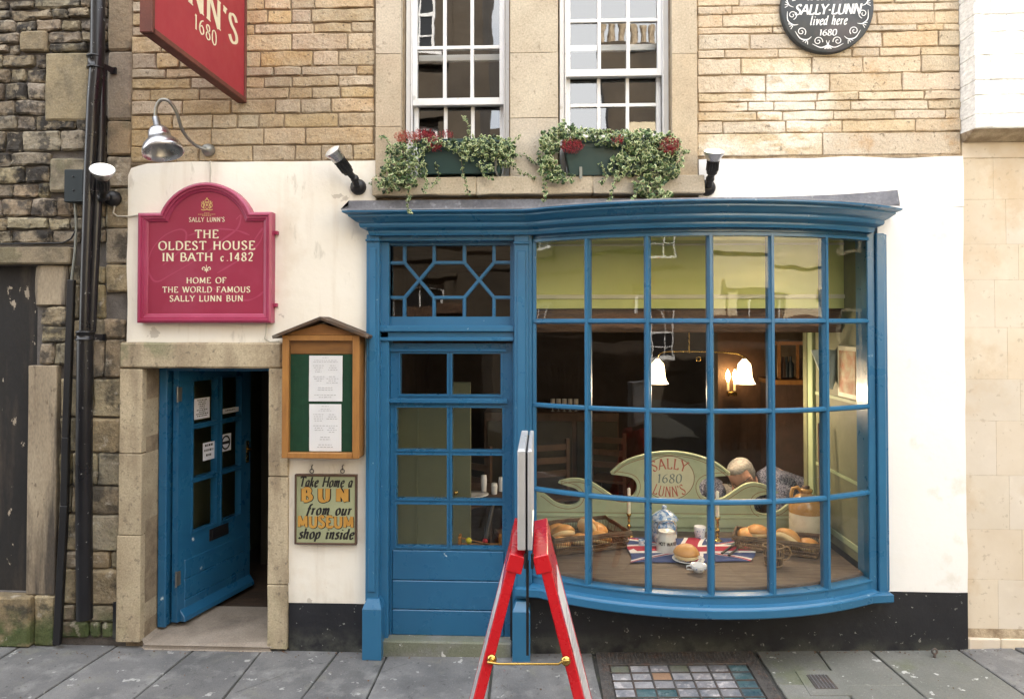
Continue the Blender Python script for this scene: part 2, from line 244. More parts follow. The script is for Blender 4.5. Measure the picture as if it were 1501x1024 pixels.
# ---------------------------------------------------------------- mesh builder
class MB:
    def __init__(s): s.v = []; s.f = []; s.m = []; s.sm = []
    def add(s, vs, fs, m=0, sm=False):
        n = len(s.v); s.v += [V(q) for q in vs]; s.f += [tuple(i+n for i in f) for f in fs]; s.m += [m]*len(fs); s.sm += [sm]*len(fs); return s
    def box(s, x0, x1, y0, y1, z0, z1, m=0):
        if x0 > x1: x0, x1 = x1, x0
        if y0 > y1: y0, y1 = y1, y0
        if z0 > z1: z0, z1 = z1, z0
        return s.add([(x,y,z) for z in (z0,z1) for y in (y0,y1) for x in (x0,x1)], [(0,2,3,1),(4,5,7,6),(0,1,5,4),(2,6,7,3),(0,4,6,2),(1,3,7,5)], m)
    def cbox(s, c, sx, sy, sz, rz=0, m=0):
        M_ = Matrix.Rotation(rz, 3, 'Z'); vs = [V(c)+M_@V((x*sx/2,y*sy/2,z*sz/2)) for z in (-1,1) for y in (-1,1) for x in (-1,1)]
        return s.add(vs, [(0,2,3,1),(4,5,7,6),(0,1,5,4),(2,6,7,3),(0,4,6,2),(1,3,7,5)], m)
    def bar(s, a, b, wd, dp, m=0, up=(0,-1,0)):     # rectangular bar a->b, wd across, dp along 'up'
        a, b, up = V(a), V(b), V(up); d = (b-a).normalized(); si = d.cross(up).normalized(); u = si.cross(d).normalized()
        vs = [p+si*(wd/2*i)+u*(dp/2*j) for p in (a,b) for j in (-1,1) for i in (-1,1)]
        return s.add(vs, [(0,1,3,2),(4,6,7,5),(0,4,5,1),(2,3,7,6),(0,2,6,4),(1,5,7,3)], m)
    def tube(s, pts, r, n=8, m=0, cap=True):
        pts = [V(p) for p in pts]; rs = r if isinstance(r, (list, tuple)) else [r]*len(pts)
        rings = []; ref = None
        for i, p in enumerate(pts):
            d = (pts[min(i+1, len(pts)-1)]-pts[max(i-1, 0)]).normalized()
            if ref is None: ref = d.orthogonal().normalized()
            ref = (ref-d*ref.dot(d)).normalized(); q = d.cross(ref)
            rings.append([p+(ref*cos(2*pi*k/n)+q*sin(2*pi*k/n))*rs[i] for k in range(n)])
        fs = [(i*n+k, i*n+(k+1)%n, (i+1)*n+(k+1)%n, (i+1)*n+k) for i in range(len(pts)-1) for k in range(n)]
        s.add(sum(rings, []), fs, m, True)
        if cap: s.add(rings[0], [tuple(range(n))[::-1]], m); s.add(rings[-1], [tuple(range(n))], m)
        return s
    def lathe(s, c, prof, n=20, m=0, mat=None, sx=1, sy=1):
        c = V(c); mt = mat or Matrix.Identity(3); vs = []
        for r, z in prof: vs += [c+mt@V((r*cos(2*pi*k/n)*sx, r*sin(2*pi*k/n)*sy, z)) for k in range(n)]
        fs = [(i*n+k, i*n+(k+1)%n, (i+1)*n+(k+1)%n, (i+1)*n+k) for i in range(len(prof)-1) for k in range(n)]
        s.add(vs, fs, m, True)
        if prof[0][0] > 1e-5: s.add(vs[:n], [tuple(range(n))[::-1]], m)
        if prof[-1][0] > 1e-5: s.add(vs[-n:], [tuple(range(n))], m)
        return s
    def ball(s, c, r, m=0, n=12, sz=1, mat=None, sx=1, sy=1):
        k = n//2+1; return s.lathe(c, [(max(1e-6, r*sin(pi*i/k)), -r*sz*cos(pi*i/k)) for i in range(k+1)], n, m, mat, sx, sy)
    def prism(s, poly, y0, y1, m=0, f=None, me=None):     # poly in (x,z) (or mapped by f)
        f = f or (lambda a, b, y: (a, y, b)); n = len(poly); me = m if me is None else me
        ar = sum(poly[i][0]*poly[(i+1)%n][1]-poly[(i+1)%n][0]*poly[i][1] for i in range(n))
        if ar < 0: poly = poly[::-1]
        from mathutils.geometry import tessellate_polygon
        tris = tessellate_polygon([[V((a, b, 0)) for a, b in poly]])
        A = [f(a, b, y0) for a, b in poly]; B = [f(a, b, y1) for a, b in poly]
        for t in tris:
            i, j, k = t
            cr = (poly[j][0]-poly[i][0])*(poly[k][1]-poly[i][1])-(poly[k][0]-poly[i][0])*(poly[j][1]-poly[i][1])
            if cr < 0: t = (i, k, j)
            s.add([A[q] for q in t], [(0,1,2)], m); s.add([B[q] for q in t], [(0,2,1)], m)
        s.add(A+B, [(i, i+n, (i+1)%n+n, (i+1)%n) for i in range(n)], me)
        return s
    def sweep(s, path, prof, m=0, cap=True, sm=False):   # path (x,y), outward = right-hand side of travel... prof [(out,z)]
        n = len(path); out = []
        for i in range(n):
            p = V((*path[i], 0)).to_2d(); a = (V(path[i])-V(path[i-1])).normalized() if i else None; b = (V(path[i+1])-V(path[i])).normalized() if i < n-1 else None
            na = V((a.y, -a.x)) if a is not None else None; nb = V((b.y, -b.x)) if b is not None else None
            if na is None: nn = nb
            elif nb is None: nn = na
            else:
                nn = (na+nb).normalized(); nn = nn/max(.35, nn.dot(na))
            out.append((p, nn))
        k = len(prof); vs = [(p.x+nn.x*o, p.y+nn.y*o, z) for p, nn in out for o, z in prof]
        fs = [(i*k+j, (i+1)*k+j, (i+1)*k+(j+1)%k, i*k+(j+1)%k) for i in range(n-1) for j in range(k)]
        s.add(vs, fs, m, sm)
        if cap: s.add(vs[:k], [tuple(range(k))], m); s.add(vs[-k:], [tuple(range(k))[::-1]], m)
        return s
    def xf(s, T, start=0):
        for i in range(start, len(s.v)): s.v[i] = T @ s.v[i]
        return s
WL = {}
def tag(o, label=None, cat=None, group=None, kind=None):
    for k, q in (('label', label), ('category', cat), ('group', group), ('kind', kind)):
        if q: o[k] = q
    return o
def link(o, parent, wloc):
    C.objects.link(o); WL[o.name] = V(wloc)
    if parent is not None: o.parent = parent; o.location = V(wloc)-WL[parent.name]
    else: o.location = wloc
    return o
def build(mb, name, mats, parent=None, bev=0, segs=1, base=None, **kw):
    if isinstance(mats, str): mats = [mats]
    me = bpy.data.meshes.new(name)
    xs = [q.x for q in mb.v]; ys = [q.y for q in mb.v]; zs = [q.z for q in mb.v]
    c = V(base) if base else V(((min(xs)+max(xs))/2, (min(ys)+max(ys))/2, min(zs)))
    me.from_pydata([q-c for q in mb.v], [], mb.f)
    for mt in mats: me.materials.append(MATS[mt])
    me.polygons.foreach_set('material_index', mb.m); me.polygons.foreach_set('use_smooth', mb.sm)
    bm = bmesh.new(); bm.from_mesh(me)
    if bev:
        bmesh.ops.remove_doubles(bm, verts=bm.verts, dist=1e-5) if False else None
        ed = [e for e in bm.edges if len(e.link_faces) == 2 and e.calc_face_angle(0) > .5]
        bmesh.ops.bevel(bm, geom=ed, offset=bev, segments=segs, affect='EDGES', profile=.5, clamp_overlap=True)
    bmesh.ops.recalc_face_normals(bm, faces=bm.faces)
    bm.to_mesh(me); bm.free()
    me.update()
    o = bpy.data.objects.new(name, me); link(o, parent, c)
    return tag(o, **kw)
def empty(name, loc, label, cat, group=None, parent=None, kind=None):
    o = bpy.data.objects.new(name, None); o.empty_display_size = .1; link(o, parent, loc); return tag(o, label, cat, group, kind)
def B(*a, **k): return MB().box(*a, **k)
def cat(pts, per=6, closed=False):      # Catmull-Rom
    n = len(pts); out = []
    rg = range(n) if closed else range(n-1)
    for i in rg:
        g = (lambda j: pts[j % n]) if closed else (lambda j: pts[max(0, min(n-1, j))])
        p0, p1, p2, p3 = (V(g(i-1)), V(g(i)), V(g(i+1)), V(g(i+2)))
        for t in range(per):
            t = t/per; out.append(.5*((2*p1)+(p2-p0)*t+(2*p0-5*p1+4*p2-p3)*t*t+(3*p1-p0-3*p2+p3)*t**3))
    if not closed: out.append(V(pts[-1]))
    return out

# ---------------------------------------------------------------- pen-drawn lettering
GL = {  # width, strokes: '~' smooth, 'o' smooth closed, '-' straight
'A': (.74, '-0,0 .36,1|-.37,1 .74,0|-.13,.36 .6,.36'), 'B': (.62, '-.1,0 .1,1|~.1,1 .4,.98 .5,.77 .38,.55 .1,.53|~.1,.53 .45,.5 .6,.27 .45,.03 .1,0'),
'C': (.72, '~.66,.82 .5,.97 .35,1 .12,.85 .03,.5 .12,.15 .36,0 .55,.04 .68,.2'), 'D': (.74, '-.1,0 .1,1|~.1,1 .4,.98 .62,.8 .7,.5 .62,.2 .4,.02 .1,0'),
'E': (.58, '-.1,0 .1,1|-.1,.98 .52,.98|-.1,.52 .42,.52|-.1,.02 .56,.02|-.52,1 .52,.84|-.56,0 .56,.16'), 'F': (.54, '-.1,0 .1,1|-.1,.98 .5,.98|-.1,.52 .4,.52|-.5,1 .5,.84'),
'H': (.76, '-.1,0 .1,1|-.66,0 .66,1|-.1,.52 .66,.52'), 'I': (.22, '-.11,0 .11,1'), 'L': (.54, '-.1,0 .1,1|-.1,.02 .52,.02|-.52,0 .52,.18'),
'K': (.68, '-.1,0 .1,1|-.1,.45 .58,1|-.25,.6 .64,0'), 'M': (.88, '-.1,0 .12,1|-.12,1 .44,.15|-.44,.15 .76,1|-.76,1 .78,0'), 'N': (.76, '-.1,0 .1,1|-.1,1 .66,0|-.66,0 .66,1'),
'O': (.80, 'o.4,1 .12,.85 .03,.5 .12,.15 .4,0 .68,.15 .77,.5 .68,.85'), 'R': (.68, '-.1,0 .1,1|~.1,1 .42,.98 .54,.76 .42,.52 .1,.5|-.32,.5 .66,0'),
'S': (.54, '~.46,.83 .38,.96 .25,1 .1,.93 .06,.77 .16,.6 .36,.46 .48,.3 .46,.12 .3,.0 .14,.03 .04,.18'), 'T': (.66, '-.33,0 .33,1|-.02,.98 .64,.98|-.03,1 .03,.84|-.63,1 .63,.84'),
'U': (.74, '~.1,1 .1,.6 .11,.25 .2,.06 .38,0 .56,.06 .63,.25 .64,.6 .64,1'), 'W': (1.04, '-.02,1 .27,0|-.27,0 .5,1|-.5,1 .76,0|-.76,0 1.02,1'), 'Y': (.66, '-0,1 .33,.48|-.66,1 .33,.48|-.33,.5 .33,0'),
"'": (.18, '-.11,1 .07,.78'), '.': (.2, '-.08,0 .08,.07'), '-': (.34, '-.06,.42 .28,.42'), ' ': (.36, ''), '7': (.5, '-.03,.97 .48,.97|-.48,.97 .2,0'),
'0': (.54, 'o.27,1 .08,.85 .03,.5 .08,.15 .27,0 .46,.15 .51,.5 .46,.85'), '1': (.32, '-.17,0 .17,1|-.17,1 .05,.84'), '2': (.5, '~.06,.78 .12,.95 .27,1 .42,.92 .44,.73 .32,.45 .05,.04|-.05,.02 .47,.02'),
'4': (.56, '-.4,0 .4,1|-.4,1 .04,.3|-.04,.28 .54,.28'), '6': (.54, '~.46,1 .2,.82 .05,.5 .06,.2 .26,0 .46,.14 .48,.38 .3,.58 .07,.42'),
'8': (.52, 'o.26,1 .1,.9 .1,.68 .26,.54 .44,.38 .46,.12 .26,0 .06,.12 .08,.38 .26,.54 .42,.68 .42,.9'),
'a': (.46, '~.38,.52 .24,.62 .08,.5 .04,.26 .1,.04 .22,.03 .37,.3|~.4,.62 .36,.2 .38,.02 .47,.06'), 'b': (.48, '~.06,1 .06,.3 .12,.03 .26,0 .42,.2 .42,.45 .3,.6 .08,.4'), 'c': (.4, '~.36,.5 .24,.62 .08,.52 .04,.28 .12,.04 .26,0 .38,.12'),
'd': (.5, '~.38,.52 .24,.62 .08,.5 .04,.26 .1,.04 .22,.03 .37,.3|~.42,1 .37,.2 .39,.02 .48,.06'), 'e': (.4, '~.06,.32 .3,.38 .35,.52 .24,.62 .08,.5 .04,.26 .12,.03 .26,0 .38,.14'), 'f': (.34, '~.4,.94 .3,1 .2,.85 .14,.4 .06,-.2 -.04,-.28|-.02,.6 .34,.6'),
'h': (.5, '-.06,0 .08,1|~.07,.35 .2,.58 .34,.6 .37,.42 .34,.1 .38,0 .48,.08'), 'i': (.24, '~.02,.5 .12,.6 .09,.15 .12,.01 .22,.08|-.12,.82 .14,.9'), 'k': (.46, '-.06,0 .08,1|-.07,.25 .38,.6|-.18,.36 .42,0'), 'l': (.24, '~.1,1 .07,.2 .1,.01 .2,.08'),
'm': (.74, '~.0,.5 .1,.6 .07,0|~.07,.35 .2,.58 .3,.6 .33,.42 .3,0|~.32,.35 .45,.58 .56,.6 .59,.42 .57,.1 .61,0 .7,.08'), 'n': (.5, '~.0,.5 .1,.6 .07,0|~.07,.35 .2,.58 .34,.6 .37,.42 .34,.1 .38,0 .48,.08'), 'o': (.46, 'o.24,.62 .08,.5 .04,.3 .1,.05 .22,0 .38,.12 .42,.33 .36,.54'),
'p': (.48, '-.04,-.3 .1,.6|~.09,.3 .2,.58 .34,.6 .42,.42 .36,.1 .2,0 .08,.1'), 'r': (.36, '~.0,.5 .1,.6 .07,0|~.07,.35 .18,.56 .32,.6'), 's': (.34, '~.32,.53 .2,.62 .08,.52 .14,.36 .28,.25 .26,.06 .14,0 .0,.1'), 't': (.3, '~.14,.9 .1,.2 .13,.01 .26,.1|-.0,.6 .28,.6'),
'u': (.5, '~.0,.5 .1,.6 .06,.2 .12,.01 .24,.04 .38,.3|~.42,.62 .36,.2 .38,.02 .48,.08'), 'v': (.42, '~0,.5 .1,.6 .12,.3 .16,0 .3,.25 .38,.6')}
def text_w(t, sp): return sum(GL[c][0]+sp for c in t)-sp
LK = [0]
def text(mb, t, h, fmap, m=0, thick=.17, thin=.07, sp=.16, slant=0, serif=.11, x0=None, align='c', width=None, wx=1.0):
    """draws t; (u,v) in metres from the anchor, mapped into space by fmap(u, v, lift)"""
    tw = text_w(t, sp)*h*wx; k = wx
    if width: k = wx*width/tw; tw = width
    x = -tw/2 if align == 'c' else 0
    for ch in t:
        wd, st = GL[ch]
        if st:
            for q in st.split('|'):
                kind, pts = q[0], [tuple(map(float, a.split(','))) for a in q[1:].split()]
                raw = pts
                if kind == '~': pts = cat(pts, 4)
                elif kind == 'o': pts = cat(pts, 4, True); pts.append(pts[0])
                pts = [V(a).to_2d() if len(a) > 2 else V(a) for a in pts]
                LK[0] = (LK[0]+1) % 7; lift = .0003+LK[0]*.00012
                L_, R_ = [], []; n = len(pts)
                for i, p in enumerate(pts):
                    d = (pts[min(i+1, n-1)]-pts[max(i-1, 0)])
                    if kind == 'o' and i in (0, n-1): d = pts[1]-pts[-2]
                    d = d.normalized(); a = atan2(d.y, d.x)
                    wv = thin+(thick-thin)*abs(sin(a-R(24))); nn = V((-d.y, d.x))
                    L_.append(p+nn*wv/2); R_.append(p-nn*wv/2)
                g = lambda p: fmap(x+(p.x*k+slant*p.y)*h, p.y*h, lift)
                mb.add([g(p) for p in L_]+[g(p) for p in R_], [(i, i+1, i+1+n, i+n) for i in range(n-1)], m)
                if serif:
                    for p in (raw[0], raw[-1]):
                        other = raw[1] if p is raw[0] else raw[-2]
                        dx, dy = abs(other[0]-p[0]), abs(other[1]-p[1])
                        if kind != 'o' and p[1] in (0, 1) and dy > .5*max(dx, .01) and dy > .2:
                            z0 = p[1]-(.05 if p[1] else 0)
                            e = lift+.0001
                            mb.add([fmap(x+((p[0]+a)*k+slant*b)*h, b*h, e) for a, b in ((-serif-.04, z0), (serif+.04, z0), (serif+.04, z0+.05), (-serif-.04, z0+.05))], [(0,1,2,3)], m)
        x += (wd+sp)*h*k
    return tw
def ribbon(mb, pts, w_, fmap, m=0, lift=.0004):
    pts = [V(p) for p in pts]; n = len(pts); L_, R_ = [], []
    for i, p in enumerate(pts):
        d = (pts[min(i+1, n-1)]-pts[max(i-1, 0)]).normalized(); nn = V((-d.y, d.x)); ww = w_(i/(n-1)) if callable(w_) else w_
        L_.append(p+nn*ww/2); R_.append(p-nn*ww/2)
    mb.add([fmap(p.x, p.y, lift) for p in L_]+[fmap(p.x, p.y, lift) for p in R_], [(i, i+1, i+1+n, i+n) for i in range(n-1)], m)
def disc(mb, x, y, rx, ry, fmap, m=0, lift=.0004, n=20):
    mb.add([fmap(x+rx*cos(2*pi*i/n), y+ry*sin(2*pi*i/n), lift) for i in range(n)], [tuple(range(n))], m)
def face_map(ax, az, y): return lambda u, v, l: (ax+u, y-l, az+v)
# ================================================================ GROUND
gz = lambda x: .029*(min(x, 5)+.6) if x > -.6 else 0      # the street climbs a little to the right
GROUND = []
def plane_poly(pts, z0, z1, name, mat, parent=None, bev=0, **kw):
    mb = MB(); n = len(pts); ar = sum(pts[i][0]*pts[(i+1)%n][1]-pts[(i+1)%n][0]*pts[i][1] for i in range(n))
    if ar < 0: pts = pts[::-1]
    mb.add([(p[0], p[1], z0) for p in pts]+[(p[0], p[1], z1) for p in pts], [tuple(range(n))[::-1], tuple(range(n, 2*n))]+[(i, (i+1)%n, (i+1)%n+n, i+n) for i in range(n)])
    return build(mb, name, mat, parent, bev, **kw)
def ground_sheet(y0, y1, z, name, **kw):
    mb = MB(); xs_ = (-40, -.6, 5, 40); mb.add([(x, y, z) for x in xs_ for y in (y0, y1)], [(2*i, 2*i+2, 2*i+3, 2*i+1) for i in range(3)]); return build(mb, name, 'joint_dirt', kind='structure', base=(0,0,0))
pav = ground_sheet(-3.2, .2, -.012, 'pavement'); street = ground_sheet(-40, -3.2, -.008, 'street')
gpt = lambda a: (lambda q: (q.x, q.y))(G(*a, gz(G(*a).x)))
JL = [((149,960),(53,1022)), ((271,962),(194,1024)), ((376,962),(326,1024)), ((492,960),(441,1024)), ((566,962),(537,1024)), ((722,962),(716,1024)), ((868,952),(884,1024))]
JR = [((1110,957),(1152,1024)), ((1197,952),(1250,1024)), ((1287,961),(1360,1024)), ((1419,959),(1515,1024)), ((1500,955),(1640,1024))]
def jline(j):
    a, b = gpt(j[0]), gpt(j[1]); k = (b[0]-a[0])/(b[1]-a[1]); return lambda y: a[0]+(y-a[1])*k*(1 if y > -.7 else 1)
def slab(xa, xb, y0, y1, mat='slab', g=.006, sw=None):
    ja, jb = xa, xb; j = lambda: rnd(-.004, .004)
    ys = [y0-g/2, (y0*2+y1)/3, (y0+2*y1)/3, y1+g/2]
    pts = [(ja(y)+g+j(), y) for y in ys]+[(jb(y)-g+j(), y) for y in ys[::-1]]
    t = rnd(-.0025, .0025)
    return plane_poly(pts, -.03, t, 'paving_slab', mat, pav, .004)
cl = lambda v: (lambda y: v)
lines = [cl(-4.6), cl(-3.9), cl(-3.25)]+[jline(j) for j in JL]
for i in range(len(lines)-1): slab(lines[i], lines[i+1], .02, -.78)
rl = [jline(j) for j in JR]+[cl(3.9), cl(4.7)]
# right side: smaller greenish slabs, a cross joint in front of the second one
slab(rl[0], rl[1], .02, -.40, 'slab_green'); slab(rl[0], rl[1], -.40, -.78, 'slab_green')
slab(rl[1], rl[2], .02, -.415, 'slab_green'); slab(rl[1], rl[2], -.415, -.78, 'slab_green')
for i in range(2, len(rl)-1): slab(rl[i], rl[i+1], .02, -.78, 'slab_green' if i == 2 else 'slab')
xs = [-4.6, -3.7, -3.0, -2.1, -1.5, -.6, .1, .9, 1.5, 2.4, 3.0, 4.0, 4.7]
for r in range(3):
    for i in range(len(xs)-1):
        o_ = .3*(r % 2); slab(cl(xs[i]+o_), cl(xs[i+1]+o_), -.78-.8*r, -1.58-.8*r)

mb = MB()
for i in range(420):
    x = rnd(-3.2, 2.9); y = -.02-abs(random.gauss(0, .035)) if i < 330 else rnd(-.6, -.05); r_ = rnd(.0025, .007)
    if i > 330 and .3 < x < 1.3: continue
    c_ = V((x, y-(.05 if x < -2.4 else 0), .003)); a = rnd(0, 3); vs = [c_+V((r_*cos(a+k*1.57)*rnd(.6,1.3), r_*sin(a+k*1.57)*rnd(.6,1.3), 0)) for k in range(4)]+[c_+V((0,0,r_*rnd(.3,.9)))]
    mb.add(vs, [(0,1,4),(1,2,4),(2,3,4),(3,0,4)], 0 if random.random() < .6 else 1)
grit = build(mb, 'grit', ['leaf_brown', 'slab_green'], kind='stuff', base=(0,0,0))
# hairline cracks across two slabs
for k, pts in enumerate((((745,985),(735,1000),(742,1010),(730,1024)), ((345,1015),(385,1000),(420,985),(440,962)), ((560,985),(600,972),(660,968),(715,972)))):
    q_ = [gpt(p) for p in pts]; q_ = cat([V((a, b, .0028)) for a, b in q_], 5); mb = MB()
    w_ = [(p+V((0, .0016, 0)), p-V((0, .0016, 0))) for p in q_]; mb.add([v for w2 in w_ for v in w2], [(2*i, 2*i+1, 2*i+3, 2*i+2) for i in range(len(w_)-1)]); build(mb, 'crack', 'joint_dirt', pav)
# pavement light
PL = empty('pavement_light', (.79, -.35, 0), 'cast iron pavement light with rows of cloudy and teal glass tiles under the bay window', 'pavement light')
mb = MB(); fx0, fx1, fy0, fy1 = .318, 1.242, -.016, -.77
tx0, ty0, tw_, th_ = .384, -.172, .1115, .088
nr = 6
mb.box(fx0, fx1, fy1, fy0, -.03, -.008)
mb.box(fx0, tx0-.004, fy1, fy0, -.008, .006); mb.box(tx0+7*tw_+.004, fx1, fy1, fy0, -.008, .006)
mb.box(tx0-.004, tx0+7*tw_+.004, ty0+.004, fy0, -.008, .005); mb.box(tx0-.004, tx0+7*tw_+.004, fy1, ty0-nr*th_-.004, -.008, .005)
build(mb, 'frame', 'iron_rust', PL, .002)
mb = MB()
for i in range(1, 7): mb.box(tx0+i*tw_-.004, tx0+i*tw_+.004, ty0-nr*th_, ty0, -.008, .003)
for i in range(1, nr): mb.box(tx0, tx0+7*tw_, ty0-i*th_-.004, ty0-i*th_+.004, -.0081, .0028)
build(mb, 'grid_bars', 'iron_rust', PL, kind='stuff')
mb = MB()
for r in range(28):
    for c_ in range(2):
        for xb in (fx0+.018, fx1-.042): mb.lathe((xb+c_*.024+(r%2)*.008, fy0-.012-r*.0262, .0058), [(.0062,0),(.0062,.0035),(.002,.0042)], 6)
for i in range(34):
    for c_ in range(5): mb.lathe((tx0+.01+i*.0228, -.035-c_*.027, .0048), [(.0062,0),(.0062,.0035),(.002,.0042)], 6)
build(mb, 'studs', 'iron_rust', PL, kind='stuff')
tiles = ['mccmcct', 'cconcct', 'ccccccT', 'cTTccct', 'wTcTTTT', 'cTccTcc']
for r in range(nr):
    for c_ in range(7):
        k = tiles[r][c_]; mt = {'m':'slab_green','c':'tile_clear','t':'tile_teal','T':'tile_teal','o':'tile_tan','n':'tile_clear','w':'tile_wood'}[k]
        mb = MB(); x0, x1, y1, y0 = tx0+c_*tw_+.0055, tx0+(c_+1)*tw_-.0055, ty0-r*th_-.0055, ty0-(r+1)*th_+.0055
        n = 4; hs = rnd(-.003, .001); vs = [(x0+(x1-x0)*i/n, y0+(y1-y0)*j/n, hs+(.0035 if 0 < i < n and 0 < j < n else 0)+(rnd(-.003, .002) if (i,j) == (2,2) else 0)) for j in range(n+1) for i in range(n+1)]
        mb.add(vs, [(j*(n+1)+i, j*(n+1)+i+1, (j+1)*(n+1)+i+1, (j+1)*(n+1)+i) for j in range(n) for i in range(n)], 0, True)
        build(mb, 'glass_tile', mt, PL)
# small square utility cover, iron stub
ca = [gpt(q) for q in ((1182,990),(1212,990),(1229,1010),(1196,1010))]
uc = empty('utility_cover', (*ca[0], 0), 'small square iron cover set in a pale concrete patch of the pavement', 'drain cover')
sa = [gpt(q) for q in ((1166,983),(1222,983),(1250,1019),(1188,1019))]
plane_poly(sa, -.01, .0055, 'concrete_surround', 'slab_green', uc); plane_poly(ca, -.005, .0095, 'lid', 'iron_rust', uc, .001)
mb = MB()
for i in range(1, 6):
    t = i/6; a = V(ca[0]).lerp(V(ca[1]), t); b = V(ca[3]).lerp(V(ca[2]), t); mb.bar((a.x, a.y, .0105), (b.x, b.y, .0105), .004, .003, up=(0,0,1))
build(mb, 'tread_ribs', 'lead', uc, kind='stuff')
q = gpt((1370,962)); mb = MB().tube([(q[0],q[1],0),(q[0],q[1],.022)], .008).tube([(q[0]+.014*cos(a),q[1],.034+.014*sin(a)) for a in [i*pi/5 for i in range(11)]], .006)
build(mb, 'iron_eye_bolt', 'iron_rust', label='small rusty iron eye bolt sticking up from the pavement near the black plinth', cat=None); C.objects['iron_eye_bolt']['category'] = 'bolt'

# ================================================================ stones
def stone(name, x0, x1, z0, z1, yf, dep, mat, parent, jit=.004, rgh=.004, rd=.008, nx=4, nz=3, soft=False):
    mb = MB(); W = nx+1; vs = []
    sx, sz = x1-x0, z1-z0; rd = min(rd, sx*.2, sz*.25)
    seed = rnd(0, 90)
    us = [0, rd/sx]+[rd/sx+(1-2*rd/sx)*i/(nx-2) for i in range(1, nx-2)]+[1-rd/sx, 1]
    ws = [0, rd/sz]+[rd/sz+(1-2*rd/sz)*i/(nz-2) for i in range(1, nz-2)]+[1-rd/sz, 1]
    for j, b in enumerate(ws):
        for i, a in enumerate(us):
            edge = i in (0, nx) or j in (0, nz); cor = i in (0, nx) and j in (0, nz)
            x = x0+a*sx; z = z0+b*sz; n = noise.noise(V((x*9+seed, z*9, seed)))
            n2 = noise.noise(V((x*14, z*14+seed, 5)))
            y = yf+(rd*.9 if edge else 0)-n*rgh*1.6+rnd(-rgh, rgh)*.6
            if cor: x += rd*.35*(1 if i == 0 else -1); z += rd*.35*(1 if j == 0 else -1)
            if edge: x += n2*jit*1.6*(1 if sx > .05 else .3); z += n*jit*1.6
            vs.append((x, y, z))
    fs = [(j*W+i, j*W+i+1, (j+1)*W+i+1, (j+1)*W+i) for j in range(nz) for i in range(nx)]
    inner_ = [f_ for q, f_ in enumerate(fs) if 0 < q % nx < nx-1 and 0 < q//nx < nz-1]; outer_ = [f_ for f_ in fs if f_ not in inner_]
    mb.add(vs, inner_, 0, True); mb.add(vs, outer_, 0, soft)
    rim = [i for i in range(W)]+[j*W+nx for j in range(1, nz+1)]+[nz*W+i for i in range(nx-1, -1, -1)]+[j*W for j in range(nz-1, 0, -1)]
    k = len(rim); rv = [V(vs[i]) for i in rim]; bv = [V((p.x, yf+dep, p.z)) for p in rv]
    mb.add(rv+bv, [(i, i+k, (i+1)%k+k, (i+1)%k) for i in range(k)], 0)
    return build(mb, name, mat, parent)
def course(zt, zb, xl, xr, lr, yf, mat, parent, name='stone', gap=.008, skips=(), dep=.08, **kw):
    x = xl
    while x < xr-.03:
        ln = rnd(*lr)
        for s in skips:      # (x0,x1,z0,z1)
            if s[2] < (zt+zb)/2 < s[3] and x >= s[0]-.03 and x < s[1]: x = s[1]
        nxt = x+ln
        for s in skips:
            if s[2] < (zt+zb)/2 < s[3] and x < s[0] < nxt+.05: nxt = s[0]
        if xr-nxt < .07: nxt = xr
        nxt = min(nxt, xr)
        if nxt-x > .03:
            m_ = mat if isinstance(mat, str) else random.choice(mat)
            stone(name, x+gap/2, nxt-gap/2, zb+gap/2, zt-gap/2, yf+rnd(-.004, .004), dep, m_, parent, **kw)
        x = nxt
def core(name, mat, parent, x0, x1, z0, z1, y0, y1, holes=(), **kw):
    xs_ = sorted({x0, x1, *[h[0] for h in holes], *[h[1] for h in holes]}); zs_ = sorted({z0, z1, *[h[2] for h in holes], *[h[3] for h in holes]})
    xs_ = [a for a in xs_ if x0 <= a <= x1]; zs_ = [a for a in zs_ if z0 <= a <= z1]
    hole = lambda x, z: any(h[0] < x < h[1] and h[2] < z < h[3] for h in holes)
    solid = lambda i, j: 0 <= i < len(xs_)-1 and 0 <= j < len(zs_)-1 and not hole((xs_[i]+xs_[i+1])/2, (zs_[j]+zs_[j+1])/2)
    mb = MB()
    for i in range(len(xs_)-1):
        for j in range(len(zs_)-1):
            if not solid(i, j): continue
            a, b, c_, d = xs_[i], xs_[i+1], zs_[j], zs_[j+1]
            mb.add([(a,y0,c_),(b,y0,c_),(b,y0,d),(a,y0,d)], [(0,1,2,3)]); mb.add([(a,y1,c_),(b,y1,c_),(b,y1,d),(a,y1,d)], [(3,2,1,0)])
            if not solid(i-1, j): mb.add([(a,y0,c_),(a,y1,c_),(a,y1,d),(a,y0,d)], [(0,3,2,1)])
            if not solid(i+1, j): mb.add([(b,y0,c_),(b,y1,c_),(b,y1,d),(b,y0,d)], [(0,1,2,3)])
            if not solid(i, j-1): mb.add([(a,y0,c_),(b,y0,c_),(b,y1,c_),(a,y1,c_)], [(0,3,2,1)])
            if not solid(i, j+1): mb.add([(a,y0,d),(b,y0,d),(b,y1,d),(a,y1,d)], [(0,1,2,3)])
    return build(mb, name, mat, parent, **kw)
HT = 7.6     # eaves height, raised out of view to shade the street
# ================================================================ THE SHOP HOUSE
HX0, HX1 = X(186), X(1413)
house = empty('shop_house', (.2, 0, 0), 'old stone shop house with white rendered ground floor and blue shopfront', 'building')
DOOR = (X(213), X(397), -.1, Z(540)); BAYH = (X(778), X(1290), .45, 2.56); SHOP = (X(556), X(778), -.1, 2.56)
WLa, WRa = (X(590), X(746), Z(258), HT-3.1), (X(819), X(984), Z(258), HT-3.1)
core('wall_core', 'mortar_warm', house, HX0, HX1, -.1, HT, .022, .30, (DOOR, BAYH, SHOP, WLa, WRa))
